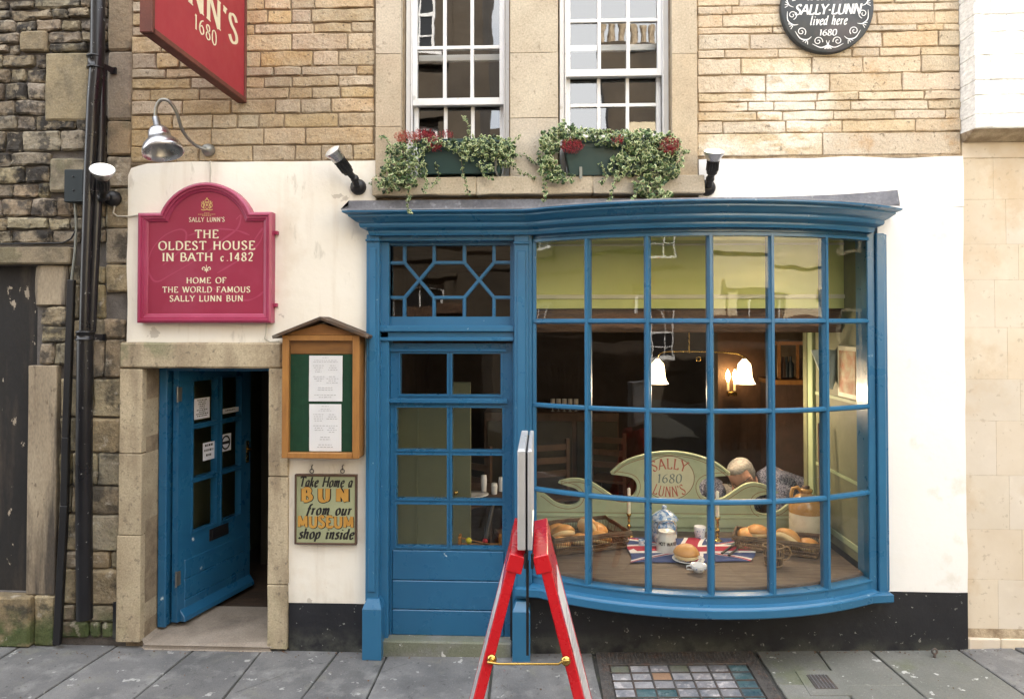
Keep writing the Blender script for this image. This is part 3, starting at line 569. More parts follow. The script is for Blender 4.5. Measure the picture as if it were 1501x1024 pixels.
# remaining house volume
mb = MB(); mb.box(HX0, HX0+.04, .30, 6, -.1, HT); mb.box(HX1-.04, HX1, .30, 6, -.1, HT); mb.box(HX0, HX1, 6, 6.3, -.1, HT)
build(mb, 'outer_wall', 'facade_pale', house)
mb = MB(); mb.add([(HX0-.1,-.25,HT),(HX1+.1,-.25,HT),(HX1+.1,6.5,HT),(HX0-.1,6.5,HT),(HX0-.1,3.1,HT+.5),(HX1+.1,3.1,HT+.5)], [(0,1,5,4),(2,3,4,5),(0,4,3),(1,2,5),(0,3,2,1)])
build(mb, 'roof', 'roof_slate', house)
# bricks, left of the upper windows
rows = [-20,0,17,37,52,77,100,114,130,147,168,189,214,237]
zr = [Z(q, px=300) for q in rows]
for i in range(len(rows)-1):
    course(zr[i], zr[i+1], HX0+.015, X(549)-.004+rnd(-.01,.004), (.12,.40), -.004, 'brick_ochre', house, 'brick', gap=.009, nx=6, nz=4, jit=.004, rgh=.0034, rd=.0055)
rows = [-25,-8,5,17,36,46,69,82,106,133,146,160,174,192]
zr = [Z(q+4, px=1100) for q in rows]
for i in range(len(rows)-1):
    course(zr[i], zr[i+1], X(1023)+rnd(0,.008), HX1-.005, (.14,.46), -.004, 'brick_pale', house, 'brick', gap=.0075, nx=6, nz=4, jit=.004, rgh=.0028, rd=.0045)
course(Z(196,px=1100), Z(229, px=1100), X(1023), HX1-.005, (.55,.8), -.004, 'brick_pale', house, 'brick', gap=.005, nx=6, nz=4, jit=.004, rgh=.0026, rd=.0045)
for xa, xb, mt in ((HX0+.01, X(550), 'mortar_warm'), (X(1022), HX1-.002, 'mortar_pale')): build(MB().box(xa, xb, .0075, .0215, Z(232,px=1100), Z(-30,px=1100)), 'mortar', mt, house)
# stonework above the picture
z = Z(-25, px=600)
# render coats: uneven sheets with a soft raised edge
def coat(rects, name, mat, yf=-.012, th=.034, res=.06, amp=.0045, top_wave=.012):
    mb = MB()
    for (x0, x1, z0, z1, edges) in rects:
        nx = max(2, int((x1-x0)/res)); nz = max(2, int((z1-z0)/res)); vs = []
        for j in range(nz+1):
            for i in range(nx+1):
                x = x0+(x1-x0)*i/nx; z = z0+(z1-z0)*j/nz; y = yf-noise.noise(V((x*1.8, z*1.8, 3)))*amp*1.5-noise.noise(V((x*7, z*7, 8)))*amp*.4
                if j == nz and 't' in edges: z += noise.noise(V((x*3, 0, 1)))*top_wave; y += .006
                if i == 0 and 'l' in edges: x += noise.noise(V((0, z*4, 1)))*.008; y += .006
                if i == nx and 'r' in edges: x += noise.noise(V((0, z*4, 1)))*.006; y += .006
                if 'c' in edges and i <= 1 and j >= nz-1: z -= .03*(2-i)*(j-nz+2)/2*.5; x += .012*(1-i)*(j-nz+1)
                vs.append((x, y, z))
        W = nx+1; mb.add(vs, [(j*W+i, j*W+i+1, (j+1)*W+i+1, (j+1)*W+i) for j in range(nz) for i in range(nx)], 0, True)
        rim = [i for i in range(W)]+[j*W+nx for j in range(1, nz+1)]+[nz*W+i for i in range(nx-1, -1, -1)]+[j*W for j in range(nz-1, 0, -1)]
        rv = [V(vs[i]) for i in rim]; bv = [V((p.x, yf+th, p.z)) for p in rv]; k = len(rim)
        mb.add(rv+bv, [(i, i+k, (i+1)%k+k, (i+1)%k) for i in range(k)])
    return build(mb, name, mat, house)
zt = Z(238, px=300)
zl = Z(503, px=300)
coat([(X(187), X(551), zl, zt, 'tlc')], 'render_coat', 'white_render')
coat([(X(425), X(556), Z(888), zl-.001, '')], 'render_coat', 'white_render')
coat([(X(1025), HX1, 2.7, Z(233, px=1100), 't')], 'render_coat', 'white_render_clean')
coat([(X(1286), HX1, Z(866, px=1350), 2.699, 'r')], 'render_coat', 'white_render_clean', amp=.004)
coat([(X(427), X(548), -.02, Z(888)-.001, '')], 'plinth', 'black_plinth', yf=-.014)
coat([(X(748), HX1, -.02, Z(866, px=1350)-.001, 'r')], 'plinth', 'black_plinth', yf=-.014)
coat([(X(171), X(180)-.002, .05, Z(872,px=180), '')], 'plinth', 'black_plinth', yf=-.012, th=.02)
# door surround
SJ = dict(nx=5, nz=6, jit=.003, rgh=.0025, rd=.005)
for a, b, xa, xb in ((542,668,180,213),(669,790,180,213),(791,950,178,213)): stone('jamb_stone', X(xa), X(xb), max(-.01, Z(b)), Z(a), -.030, .19, 'ashlar_door', house, **SJ)
for a, b in ((541,700),(701,860),(861,956)): stone('jamb_stone', X(397), X(426), max(-.01, Z(b)), Z(a), -.030, .19, 'ashlar_door', house, **SJ)
stone('lintel', X(180), X(416), Z(540.5), Z(502), -.034, .20, 'ashlar_door', house, nx=9, nz=5, jit=.003, rgh=.003, rd=.012)
# doorstep
mb = MB(); a = gpt((212,952)); b = gpt((394,958))
mb.add([(X(213),.5,0),(X(213),.0,0),(a[0],-.03,0),(b[0],-.03,0),(X(397),.0,0),(X(397),.5,0)]+[(X(213),.5,.055),(X(213),.0,.05),(a[0],-.03,.032),(b[0],-.03,.032),(X(397),0,.05),(X(397),.5,.055)], [(0,1,2,3,4,5),(11,10,9,8,7,6)]+[(i,(i+1)%6,(i+1)%6+6,i+6) for i in range(6)])
build(mb, 'doorstep', 'doorstep', house, .006)
# window surrounds (smooth ashlar) and sill
for xa, xb, ys in ((551,588,(-30,78,185,262)), (748,818,(-30,80,175,262)), (985,1022,(-30,85,262))):
    for p, q_ in zip(ys[:-1], ys[1:]):
        stone('surround_stone', X(xa), X(xb), Z(q_)+.001, Z(p)-.001, -.030, .22, 'ashlar', house, nx=6, nz=6, jit=.001, rgh=.001, rd=.0025)
for xa, xb in ((549,700),(700,868),(868,1030)): stone('window_sill', X(xa), X(xb)-.002, Z(288), Z(262)-.001, -.085, .30, 'ashlar', house, nx=9, nz=5, jit=.003, rgh=.002, rd=.006)

# ---------------- sash windows
def sash(x0, x1, zb, zt, zm, bars_up, bars_lo, inner):
    fy = .075
    f = MB(); fw = .032
    f.box(x0, x0+fw, fy-.01, fy+.12, zb, zt); f.box(x1-fw, x1, fy-.01, fy+.12, zb, zt); f.box(x0+fw, x1-fw, fy-.02, fy+.12, zb, zb+.035)
    f.box(x0+fw, x0+fw+.008, fy-.022, fy+.03, zb+.035, zt); f.box(x1-fw-.008, x1-fw, fy-.022, fy+.03, zb+.035, zt)
    win = build(f, 'sash_window', 'white_paint', house, .003)
    a, b = x0+fw+.008, x1-fw-.008
    for nm, y, z0, z1, bars in (('upper_sash', fy+.01, zm-.02, zt, bars_up), ('lower_sash', fy+.055, zb+.035, zm+.03, bars_lo)):
        s = MB(); st = .028
        s.box(a, a+st, y, y+.04, z0, z1); s.box(b-st, b, y, y+.04, z0, z1)
        s.box(a+st, b-st, y, y+.04, z0, z0+(.045 if nm == 'upper_sash' else .07)); s.box(a+st, b-st, y, y+.04, z1-.04, z1)
        gx = [a+st+(b-a-2*st)*k/3 for k in (1, 2)]
        for g_ in gx: s.box(g_-.011, g_+.011, y+.004, y+.034, z0+.04, z1-.04)
        for zz in bars:
            if z0+.05 < zz < z1-.05: s.box(a+st, b-st, y+.0045, y+.0335, zz-.011, zz+.011)
        build(s, nm, 'white_paint', win, .002)
        zs_ = [z0+.03]+sorted(q for q in bars if z0+.05 < q < z1-.05)+[z1-.03]; xs_ = [a+st, *gx, b-st]
        for i in range(3):
            for j in range(len(zs_)-1):
                t1, t2 = rnd(-.0012, .0012), rnd(-.0012, .0012); p0, p1, q0, q1 = xs_[i]-.003, xs_[i+1]+.003, zs_[j]-.003, zs_[j+1]+.003; yy = y+.018+rnd(-.001,.001)
                mb = MB().add([(p0,yy,q0),(p1,yy+t1,q0),(p1,yy+t1+t2,q1),(p0,yy+t2,q1)], [(0,1,2,3)]); build(mb, 'pane', 'sash_glass', win)
    if inner:
        mb = MB().box(a+.02, b-.02, fy+.11, fy+.135, inner-.02, inner+.02); build(mb, 'blind_rail', 'white_paint', win, .003)
    return win
zt_ = HT-3.1
rs = lambda pys, px: [Z(q, .09, px) for q in pys]
sash(X(591), X(747), Z(258), zt_, Z(148,.09), rs((70,-8,-86),660), rs((208,),660), Z(84,.2))
sash(X(821), X(985), Z(258), zt_, Z(109,.09), rs((30,-46),900), rs((151,196),900), Z(73,.2))
# ---------------- shopfront
def arc(xa, xb, sag, y0, n, off=0):
    ch = xb-xa; r = (ch*ch/4+sag*sag)/(2*sag); cx, cy = (xa+xb)/2, y0+r-sag; h = math.asin(ch/2/r)
    return [(cx+(r+off)*sin(-h+2*h*i/n), cy-(r+off)*cos(-h+2*h*i/n)) for i in range(n+1)]
BX0, BX1, SAG, BY = X(783, -.035), X(1272, -.035), .285, -.035
bay = arc(BX0, BX1, SAG, BY, 36)
front = build(MB().box(X(556), X(776), -.055, .10, Z(352,-.055), 2.56).box(X(556), X(571), -.02, .10, .02, Z(352,-.055)).box(X(752)-.002, X(756), -.02, .10, .02, Z(352,-.055)), 'shopfront', 'blue_paint', house, .004)
def pil(xa, xb, ya, zb, ybase, capz):
    mb = MB(); mb.box(xa, xb, ya, .02, zb, 2.545)
    mb.box(xa+.018, xb-.018, ya-.010, ya+.001, zb+.06, capz-.04)
    mb.box(xa-.004, xb+.004, ya-.016, .02, capz, capz+.014)
    return build(mb, 'pilaster', 'blue_paint', front, .004)
pil(X(537,-.07), X(556,-.07), -.075, Z(888,-.1), 0, Z(352,-.1)); pil(X(754,-.07), X(775,-.07), -.075, Z(880,-.1), 0, Z(357,-.1))
for a, b in ((532,560),(751,777)):
    mb = MB(); xa, xb = X(a,-.12), X(b,-.12); zt2 = Z(890,-.12)
    mb.box(xa, xb, -.115, .02, .0, zt2-.03)
    mb.add([(xa,-.115,zt2-.03),(xb,-.115,zt2-.03),(xb,.02,zt2-.03),(xa,.02,zt2-.03),(xa+.02,-.08,zt2+.02),(xb-.02,-.08,zt2+.02),(xb-.02,.02,zt2+.02),(xa+.02,.02,zt2+.02)], [(0,1,5,4),(1,2,6,5),(2,3,7,6),(3,0,4,7),(4,5,6,7)])
    build(mb, 'pilaster_base', 'blue_paint', front, .003)
cpr = [(-.05,2.535),(.015,2.535),(.022,2.552),(.022,2.562),(.060,2.578),(.066,2.590),(.066,2.602),(.085,2.612),(.108,2.630),(.118,2.636),(.118,2.645),(.140,2.653),(.148,2.658),(.148,2.666),(-.05,2.672)]
CX0 = X(537,-.1)
CX0 = X(500,-.233)+.148; CX1 = X(1323,-.233)-.105
cp = [(CX0, .03), (CX0, -.085), (BX0-.03, -.085)]+[(x_, y_-.055) for x_, y_ in bay[1:-1]]+[(CX1, -.085), (CX1, .03)]
build(MB().sweep(cp, cpr), 'cornice', 'blue_paint', front)
fl = [(CX0-.11, .02), (CX0-.11, -.10), (BX0, -.10), ((BX0+BX1)/2, -.13), (BX1+.14, -.10), (BX1+.14, .02)]
mb = MB(); lx0, lx1 = X(511,-.06), X(1321,-.235)
# lead upstand dressed over the cornice: upright band, then a sheet that follows the cornice edge
n = 40; vs = []; cedge = []
def cor_y(x):   # outer edge of the cornice at x
    if x < BX0 or x > BX1: return -.235
    ch = BX1-BX0; r = (ch*ch/4+SAG*SAG)/(2*SAG); cy = BY+r-SAG; return min(-.235, cy-sqrt((r+.20)**2-(x-(BX0+BX1)/2)**2))
for i in range(n+1):
    x = lx0+(lx1-lx0)*i/n; w_ = noise.noise(V((x*3,1,1)))*.004; t = max(0, (x-1.2)/(lx1-1.2)); zz = 2.752+.012*t
    yb = cor_y(x)*.985; vs += [(x, .02, zz+.003+w_), (x, -.07+w_-.14*t**3, zz+w_), (x, -.085+w_-.15*t**3, 2.690-.01*t), (x, yb, 2.676), (x, yb-.004, 2.668-.004*abs(w_*200))]
mb.add(vs, [(i*5+k, (i+1)*5+k, (i+1)*5+k+1, i*5+k+1) for i in range(n) for k in range(4)], 0, True)
mb.add(vs[:5], [(0,1,2,3,4)]); mb.add(vs[-5:], [(4,3,2,1,0)])
build(mb, 'lead_flashing', 'lead', front)
# bay window: head, sill, jambs, bars, panes
zts = [2.502, 2.017, 1.515, 1.010, .497]
off = lambda o_: [(x_, y_) for x_, y_ in arc(BX0, BX1, SAG, BY, 36)]
bw = build(MB().sweep(bay, [(-.05, 2.495), (.018, 2.495), (.018, 2.512), (.010, 2.518), (.010, 2.545), (-.05, 2.545)]), 'bay_window', 'blue_paint', house)
build(MB().sweep(bay, [(-.06,.40),(.055,.400),(.062,.408),(.062,.436),(.05,.446),(.018,.452),(.014,.49),(.022,.494),(.022,.502),(-.06,.508)]), 'bay_sill', 'blue_paint', bw)
sp = [(BX0-.045,.0),(BX0-.045,-.05)]+bay[1:-1]+[(X(1307,-.11)-.068,-.05),(X(1307,-.11)-.068,.0)]
build(MB().sweep(sp, [(-.03,.388),(.060,.388),(.068,.396),(.068,.434),(.052,.441),(-.03,.4405)]), 'sill_moulding', 'blue_paint', bw)
mb = MB(); u = [(x_, y_-.055) for x_, y_ in bay]; mb.add([(x_, y_, .390) for x_, y_ in u]+[(BX1,.0,.390),(BX0,.0,.390)], [tuple(range(len(u)+2))]); build(mb, 'soffit_board', 'black_plinth', bw)
mb = MB(); mb.box(X(774), BX0-.012, -.062, .10, .43, 2.545); mb.box(BX0-.012, BX0+.014, -.05, .02, .43, 2.52); build(mb, 'jamb', 'blue_paint', bw, .004)
mb = MB(); mb.box(BX1-.012, BX1+.035, -.055, .10, .43, 2.545); mb.box(BX1+.035, BX1+.085, -.075, .02, .43, 2.5345); mb.box(BX1+.085, X(1297), -.035, .02, .43, 2.534); build(mb, 'jamb', 'blue_paint', bw, .005)
sec = arc(BX0, BX1, SAG, BY, 6)
for i, (x_, y_) in enumerate(sec):
    if i in (0, 6): continue
    a = bay[i*6-1]; b = bay[i*6+1]; d = (V(b)-V(a)).normalized(); nn = V((d.y, -d.x)); c_ = V((x_, y_))
    pr = [(-.020,-.030),(-.020,-.008),(-.010,.012),(-.008,.020),(.008,.020),(.010,.012),(.020,-.008),(.020,-.030)]
    vs = [((c_+d*p+nn*q_).x, (c_+d*p+nn*q_).y, z_) for z_ in (.50, 2.50) for p, q_ in pr]
    mb = MB().add(vs, [(k, (k+1)%8, (k+1)%8+8, k+8) for k in range(8)]+[tuple(range(8))[::-1], tuple(range(8,16))]); build(mb, 'glazing_bar', 'blue_paint', bw)
for z_ in zts[1:-1]:
    build(MB().sweep(bay, [(-.026,z_-.011),(.004,z_-.015),(.017,z_-.007),(.017,z_+.007),(.004,z_+.015),(-.026,z_+.011)]), 'glazing_bar', 'blue_paint', bw)
mpane = mm
for i in range(6):
    seg = bay[i*6:i*6+7]
    for j in range(4):
        t1, t2 = rnd(-.0015,.0015), rnd(-.0015,.0015)
        # each pane is its own flat sheet of glass, as in the photo's broken-up reflections
        p0, p1 = V(seg[0]), V(seg[-1]); z0, z1 = zts[j+1], zts[j]
        mb = MB().add([(p0.x,p0.y,z0),(p1.x,p1.y,z0),(p1.x,p1.y+t1,z1),(p0.x,p0.y+t1,z1)], [(0,1,2,3)]); build(mb, 'pane', 'bay_glass', bw)
# ---------------- fanlight and door
fy = .035; fX = lambda q: X(q, fy); fZ = lambda q: Z(q, fy, 660)
mb = MB(); ft, fb_, fl_, fr_ = 360, 464, 570, 749
mb.box(fX(fl_)-.0, fX(fl_)+.001, fy, fy+.01, fZ(fb_), fZ(ft))
mb.box(X(571), fX(570.5), fy-.015, fy+.05, fZ(478), fZ(352)); mb.box(fX(748), X(752), fy-.015, fy+.05, fZ(478), fZ(352))
mb.box(fX(570.5), fX(748), fy-.015, fy+.05, fZ(ft), 2.56); mb.box(fX(570.5), fX(748), fy-.015, fy+.05, fZ(480), fZ(fb_))
fan = build(mb, 'fanlight', 'blue_paint', house, .003)
mb = MB(); mb.box(X(557), X(754), -.045, .08, Z(486,-.05), Z(477,-.05)); mb.box(X(557), X(754), -.02, .08, Z(497,-.05), Z(486,-.05)); mb.box(X(557), X(754), -.035, .08, Z(500,-.05), Z(495,-.05)+.002)
build(mb, 'transom_rail', 'blue_paint', front, .004)
cx_ = [592.6, 636, 680.5, 724]; r1, r2 = 385, 436; xc = [(cx_[0]+cx_[1])/2, (cx_[2]+cx_[3])/2]; zc = (r1+r2)/2
L = [fl_+.5, 748]
segs_ = []
for q_ in cx_: segs_ += [((q_, ft), (q_, r1)), ((q_, r2), (q_, fb_))]
segs_ += [((L[0],r1),(cx_[0],r1)), ((cx_[1],r1),(cx_[2],r1)), ((cx_[3],r1),(L[1],r1)), ((L[0],r2),(cx_[0],r2)), ((cx_[1],r2),(cx_[2],r2)), ((cx_[3],r2),(L[1],r2))]
segs_ += [((cx_[0],r1),(cx_[1],r2)), ((cx_[1],r1),(cx_[0],r2)), ((cx_[2],r1),(cx_[3],r2)), ((cx_[3],r1),(cx_[2],r2))]
for k, (a, b) in enumerate(segs_):
    A_, B_ = V((fX(a[0]), fy+.012+k*.00012, fZ(a[1]))), V((fX(b[0]), fy+.012+k*.00012, fZ(b[1])))
    mb = MB().bar(A_, B_, .021, .026); mb.bar(A_-V((0,.015,0)), B_-V((0,.015,0)), .010, .012); build(mb, 'glazing_bar', 'blue_paint', fan)
FP = [[(fl_,ft),(cx_[0],ft),(cx_[0],r1),(fl_,r1)], [(cx_[1],ft),(cx_[2],ft),(cx_[2],r1),(cx_[1],r1)], [(cx_[3],ft),(749,ft),(749,r1),(cx_[3],r1)],
      [(fl_,r2),(cx_[0],r2),(cx_[0],fb_),(fl_,fb_)], [(cx_[1],r2),(cx_[2],r2),(cx_[2],fb_),(cx_[1],fb_)], [(cx_[3],r2),(749,r2),(749,fb_),(cx_[3],fb_)],
      [(cx_[0],ft),(cx_[1],ft),(cx_[1],r1),(xc[0],zc),(cx_[0],r1)], [(cx_[2],ft),(cx_[3],ft),(cx_[3],r1),(xc[1],zc),(cx_[2],r1)],
      [(cx_[0],r2),(xc[0],zc),(cx_[1],r2),(cx_[1],fb_),(cx_[0],fb_)], [(cx_[2],r2),(xc[1],zc),(cx_[3],r2),(cx_[3],fb_),(cx_[2],fb_)],
      [(cx_[1],r1),(cx_[2],r1),(xc[1],zc),(cx_[2],r2),(cx_[1],r2),(xc[0],zc)], [(fl_,r1),(cx_[0],r1),(xc[0],zc),(cx_[0],r2),(fl_,r2)], [(749,r1),(cx_[3],r1),(xc[1],zc),(cx_[3],r2),(749,r2)]]
for p in FP:
    ax, az = rnd(-.05,.05), rnd(-.05,.05); c0 = p[0]
    mb = MB(); vs = [(fX(a), fy+.018+(fX(a)-fX(c0[0]))*ax*.3+(fZ(b)-fZ(c0[1]))*az*.3, fZ(b)) for a, b in p]; mb.add(vs, [tuple(range(len(vs)))]); build(mb, 'pane', 'door_glass', fan)
# shop door leaf: openings in a frame
dy = .03; dX = lambda q: X(q, dy); dZ = lambda q: Z(q, dy, 660)
holes = [(dX(587), dX(655.5), dZ(578), dZ(518)), (dX(663), dX(734), dZ(578), dZ(518))]
cols = [(582,655.5), (663,736.5)]; rws = [(597,659),(666.5,731),(739,801)]
for a, b in cols:
    for c_, d in rws: holes.append((dX(a), dX(b), dZ(d), dZ(c_)))
dl = core('shop_door', 'blue_door_paint', house, dX(573), dX(751), dZ(806), dZ(503), dy, dy+.045, holes)
for h in holes: build(MB().add([(h[0]-.004,dy+.03,h[2]-.004),(h[1]+.004,dy+.031,h[2]-.004),(h[1]+.004,dy+.03,h[3]+.004),(h[0]-.004,dy+.029,h[3]+.004)], [(0,1,2,3)]), 'pane', 'door_glass', dl)
mb = MB(); # beads round the openings
for h in holes:
    for q_ in ((h[0]-.010,h[0],h[2]-.01,h[3]+.01),(h[1],h[1]+.010,h[2]-.01,h[3]+.01)): mb.box(q_[0], q_[1], dy-.007, dy+.001, q_[2], q_[3])
    for q_ in ((h[2]-.010,h[2]),(h[3],h[3]+.010)): mb.box(h[0], h[1], dy-.0075, dy+.001, q_[0], q_[1])
build(mb, 'beading', 'blue_door_paint', dl, kind='stuff')
build(MB().box(dX(572), dX(742), dy-.018, dy-.0005, dZ(515), dZ(511)).box(dX(568), dX(744), dy-.028, dy-.0005, dZ(590), dZ(584)), 'drip_moulding', 'blue_door_paint', dl, .002)
for a, b in ((806.5,850),(850.8,893),(893.8,931)): build(MB().box(dX(576), dX(739), dy-.004, dy+.04, dZ(b), dZ(a)), 'plank', 'blue_door_paint', dl, .005)
for q_ in (MB().box(dX(573), dX(575.5), dy, dy+.045, dZ(937), dZ(806)), MB().box(dX(739.5), dX(751), dy, dy+.045, dZ(937), dZ(806))): build(q_, 'stile', 'blue_door_paint', dl)
build(MB().box(dX(563), dX(751), dy-.035, dy+.04, dZ(938), dZ(932)), 'weather_bar', 'blue_door_paint', dl, .004)
build(MB().box(X(560), X(751), -.06, .25, -.01, Z(940,-.03)), 'threshold', 'slab_green', house, .008)
# ---------------- open door in the stone doorway
hx, hy = -2.357, .175; ang = atan2(.97, .257); dm = Matrix.Translation(V((hx, hy, 0))) @ Matrix.Rotation(ang, 4, 'Z')
DT, DB = 1.705, .078
mb = MB(); mb.box(X(235,.16), X(247,.16), .15, .23, .055, Z(540,.16)); mb.box(X(247,.16), X(400,.16), .16, .23, Z(545,.16), Z(540,.16)); 
dfr = build(mb, 'door_frame', 'blue_door_paint', house, .004)
hs = [(.1266,.350),(.403,.603)]; rz = [(1.334,1.62),(.978,1.303),(.623,.948)]
def local_core(x0, x1, z0, z1, y0, y1, holes):
    t = core('tmp', 'blue_door_paint', None, x0, x1, z0, z1, y0, y1, holes); mb = MB(); mb.v = [t.location+v.co for v in t.data.vertices]; mb.f = [tuple(p.vertices) for p in t.data.polygons]; mb.m = [0]*len(mb.f); mb.sm = [False]*len(mb.f); bpy.data.objects.remove(t); return mb
hh = [(a, b, c_, d) for a, b in hs for c_, d in rz]
mb = local_core(.0, .715, .46, DT, 0, .045, hh)
for h in hh:
    for q_ in ((h[0]-.010,h[0],h[2]-.01,h[3]+.01),(h[1],h[1]+.010,h[2]-.01,h[3]+.01)): mb.box(q_[0], q_[1], -.007, .001, q_[2], q_[3])
    for q_ in ((h[2]-.010,h[2]),(h[3],h[3]+.010)): mb.box(h[0], h[1], -.0075, .001, q_[0], q_[1])
od = build(mb.xf(dm), 'open_door', 'blue_door_paint', house)
for q_ in (MB().box(0,.06,0,.045,DB,.46).xf(dm), MB().box(.655,.715,0,.045,DB,.46).xf(dm)): build(q_, 'stile', 'blue_door_paint', od)
for a, b in ((.335,.459),(.205,.333),(DB,.203)): build(MB().box(.062,.653,-.003,.04,a,b).xf(dm), 'plank', 'blue_door_paint', od, .005)
mb = MB(); mb.add([(0.02,-.045,DB),(.715,-.045,DB),(.715,0,DB),(.02,0,DB),(.02,-.04,DB+.03),(.715,-.04,DB+.03),(.715,-.001,DB+.075),(.02,-.001,DB+.075)], [(0,1,5,4),(4,5,6,7),(0,3,2,1),(0,4,7,3),(1,2,6,5),(2,3,7,6)]); build(mb.xf(dm), 'weather_bar', 'blue_door_paint', od, .004)
for h in hh: build(MB().add([(h[0],.025,h[2]),(h[1],.025,h[2]),(h[1],.025,h[3]),(h[0],.025,h[3])], [(0,1,2,3)]).xf(dm), 'pane', 'inner_door_glass', od)
mb = MB(); mb.box(.285,.475,-.008,.0,.515,.595); mb.box(.305,.455,-.012,-.007,.53,.58); lb = build(mb.xf(dm), 'letterbox', 'black_plastic', od, .003)
for z_ in (1.545, .36): build(MB().box(-.012,.022,-.006,.001,z_-.045,z_+.045).lathe((-.016,-.004,z_-.05), [(.006,0),(.006,.1)], 8).xf(dm), 'hinge', 'galvanised', od, .001)
mb = MB(); mb.box(.665,.690,-.007,0,.98,1.14); mb.tube([(.678,-.007,1.08),(.678,-.045,1.08),(.61,-.05,1.075)], .007); build(mb.xf(dm), 'handle', 'brass', od)
# notices on the glass
def lines_(mb, x0, x1, z0, z1, n, y, fm, m=1, hh_=.45, center=True):
    for i in range(n):
        z_ = z1-(i+.5)*(z1-z0)/n; w_ = (x1-x0)*rnd(.35,1)
        a = (x0+x1)/2-w_/2 if center else x0
        e = a+w_
        while a < e:
            l_ = min(rnd(.006,.018), e-a)
            mb.add([fm(p, q_, y) for p, q_ in ((a,z_),(a+l_,z_),(a+l_,z_+(z1-z0)/n*hh_),(a,z_+(z1-z0)/n*hh_))], [(0,1,2,3)], m); a += l_+.005
ident = lambda p, q_, y: (p, y, q_)
for (a, b, c_, d, n, mt) in ((.155,.30,1.36,1.50,9,'paper'),(.42,.60,1.365,1.40,1,'paper'),(.24,.35,1.07,1.19,3,'paper'),(.41,.52,1.10,1.22,0,'paper')):
    mb = MB(); mb.box(a,b,.015,.017,c_,d); 
    if n: lines_(mb, a+.01, b-.01, c_+.01, d-.01, n, .0145, ident)
    else: ribbon(mb, [(a+.055+.04*cos(t),c_+.06+.045*sin(t)) for t in [i*pi/10 for i in range(21)]], .012, lambda u_, v_, l: (u_, .0145, v_), 1); mb.box(a+.02,a+.09,.0138,.0145,c_+.05,c_+.07,1)
    build(mb.xf(dm), 'notice', [mt,'ink_black'], od)
# ---------------- rooms
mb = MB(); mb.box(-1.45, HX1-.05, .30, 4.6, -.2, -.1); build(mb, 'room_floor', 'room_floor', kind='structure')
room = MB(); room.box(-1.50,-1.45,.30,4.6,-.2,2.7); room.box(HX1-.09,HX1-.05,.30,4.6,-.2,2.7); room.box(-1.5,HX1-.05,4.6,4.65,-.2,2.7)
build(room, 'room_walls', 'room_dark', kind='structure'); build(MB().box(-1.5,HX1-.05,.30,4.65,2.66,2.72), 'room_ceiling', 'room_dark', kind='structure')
mb = MB(); u = [(x_, y_+.05) for x_, y_ in bay]; mb.add([(x_, y_, 2.548) for x_, y_ in u]+[(BX1,.35,2.548),(BX0,.35,2.548)], [tuple(range(len(u)+2))]); build(mb, 'bay_ceiling', 'lime_plaster', bw)
# passage behind the open door
mb = MB(); mb.box(HX0+.05,-1.50,.30,3.2,-.05,.045); build(mb, 'passage_floor', 'dark_timber', kind='structure')
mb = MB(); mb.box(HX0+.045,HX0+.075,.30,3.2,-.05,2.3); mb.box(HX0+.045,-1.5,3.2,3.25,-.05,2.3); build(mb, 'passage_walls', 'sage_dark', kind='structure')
build(MB().box(HX0+.045,-1.5,.30,3.25,2.0,2.05), 'passage_ceiling', 'room_dark', kind='structure')
pp = empty('panelled_partition', (-2.2,1.35,.05), 'dim olive panelled wall inside the passage behind the open door', 'wall')
build(MB().box(-2.30,-1.5,1.38,1.42,.045,1.98), 'backing', 'panel_brown', pp)
for c_, d in ((.12,.62),(.70,1.25),(1.33,1.72)):
    for a in (-2.22,-1.92,-1.62): build(MB().box(a,a+.24,1.36,1.385,c_,d), 'raised_panel', 'panel_brown', pp, .012)
build(MB().box(-2.3,-1.5,1.33,1.39,1.78,1.84), 'cornice', 'glimmer_brass', pp, .01)  # brass strip stands in for the warm glimmer at the passage top
# upstairs rooms
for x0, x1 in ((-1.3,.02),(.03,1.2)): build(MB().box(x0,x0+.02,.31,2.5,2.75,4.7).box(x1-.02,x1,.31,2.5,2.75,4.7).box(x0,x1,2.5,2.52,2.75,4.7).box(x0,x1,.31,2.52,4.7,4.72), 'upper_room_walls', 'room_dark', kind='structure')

# ================================================================ NEIGHBOUR, LEFT
nb = empty('rubble_house', (-3.3, 0, 0), 'dark sooty rubble stone neighbouring house at the left edge with dressed blocks', 'building')
NX0 = X(-75); NX1 = X(187)-.004
core('wall_core', 'mortar_dark', nb, NX0, NX1, -.1, HT, .03, .35, ((NX0-1, X(50), Z(883), Z(386)),))
build(MB().box(NX0, NX1-.01, .35, 6, -.1, HT).box(-18, NX0, .03, 6, -.1, HT), 'house_body', 'facade_dark', nb); build(MB().box(-18, NX1, -.2, 6.2, HT, HT+.2), 'roof', 'roof_slate', nb)  # unseen body runs on along the street to keep sun off it
RB = dict(nx=6, nz=5, jit=.008, rgh=.009, rd=.010, soft=False)
skips = [(X(62), X(190), Z(169), Z(64)), (X(70), X(128), Z(276), Z(222)), (X(153), X(190), Z(960), Z(-20)), (X(22), X(66), Z(64), Z(29))]
rws_ = [-28,-2,13,28,46,63.5,78,99,120,146,168.5,191,222,243,268,290,318,337,357]
for i in range(len(rws_)-1):
    course(Z(rws_[i],px=60), Z(rws_[i+1],px=60), NX0, X(153), (.10,.30), -.002, 'rubble', nb, gap=.013, skips=skips, dep=.1, **RB)
DR = dict(nx=7, nz=6, jit=.004, rgh=.004, rd=.012)
stone('dressed_stone', X(63), X(136), Z(168), Z(66), -.012, .1, 'rubble_dressed', nb, **DR)
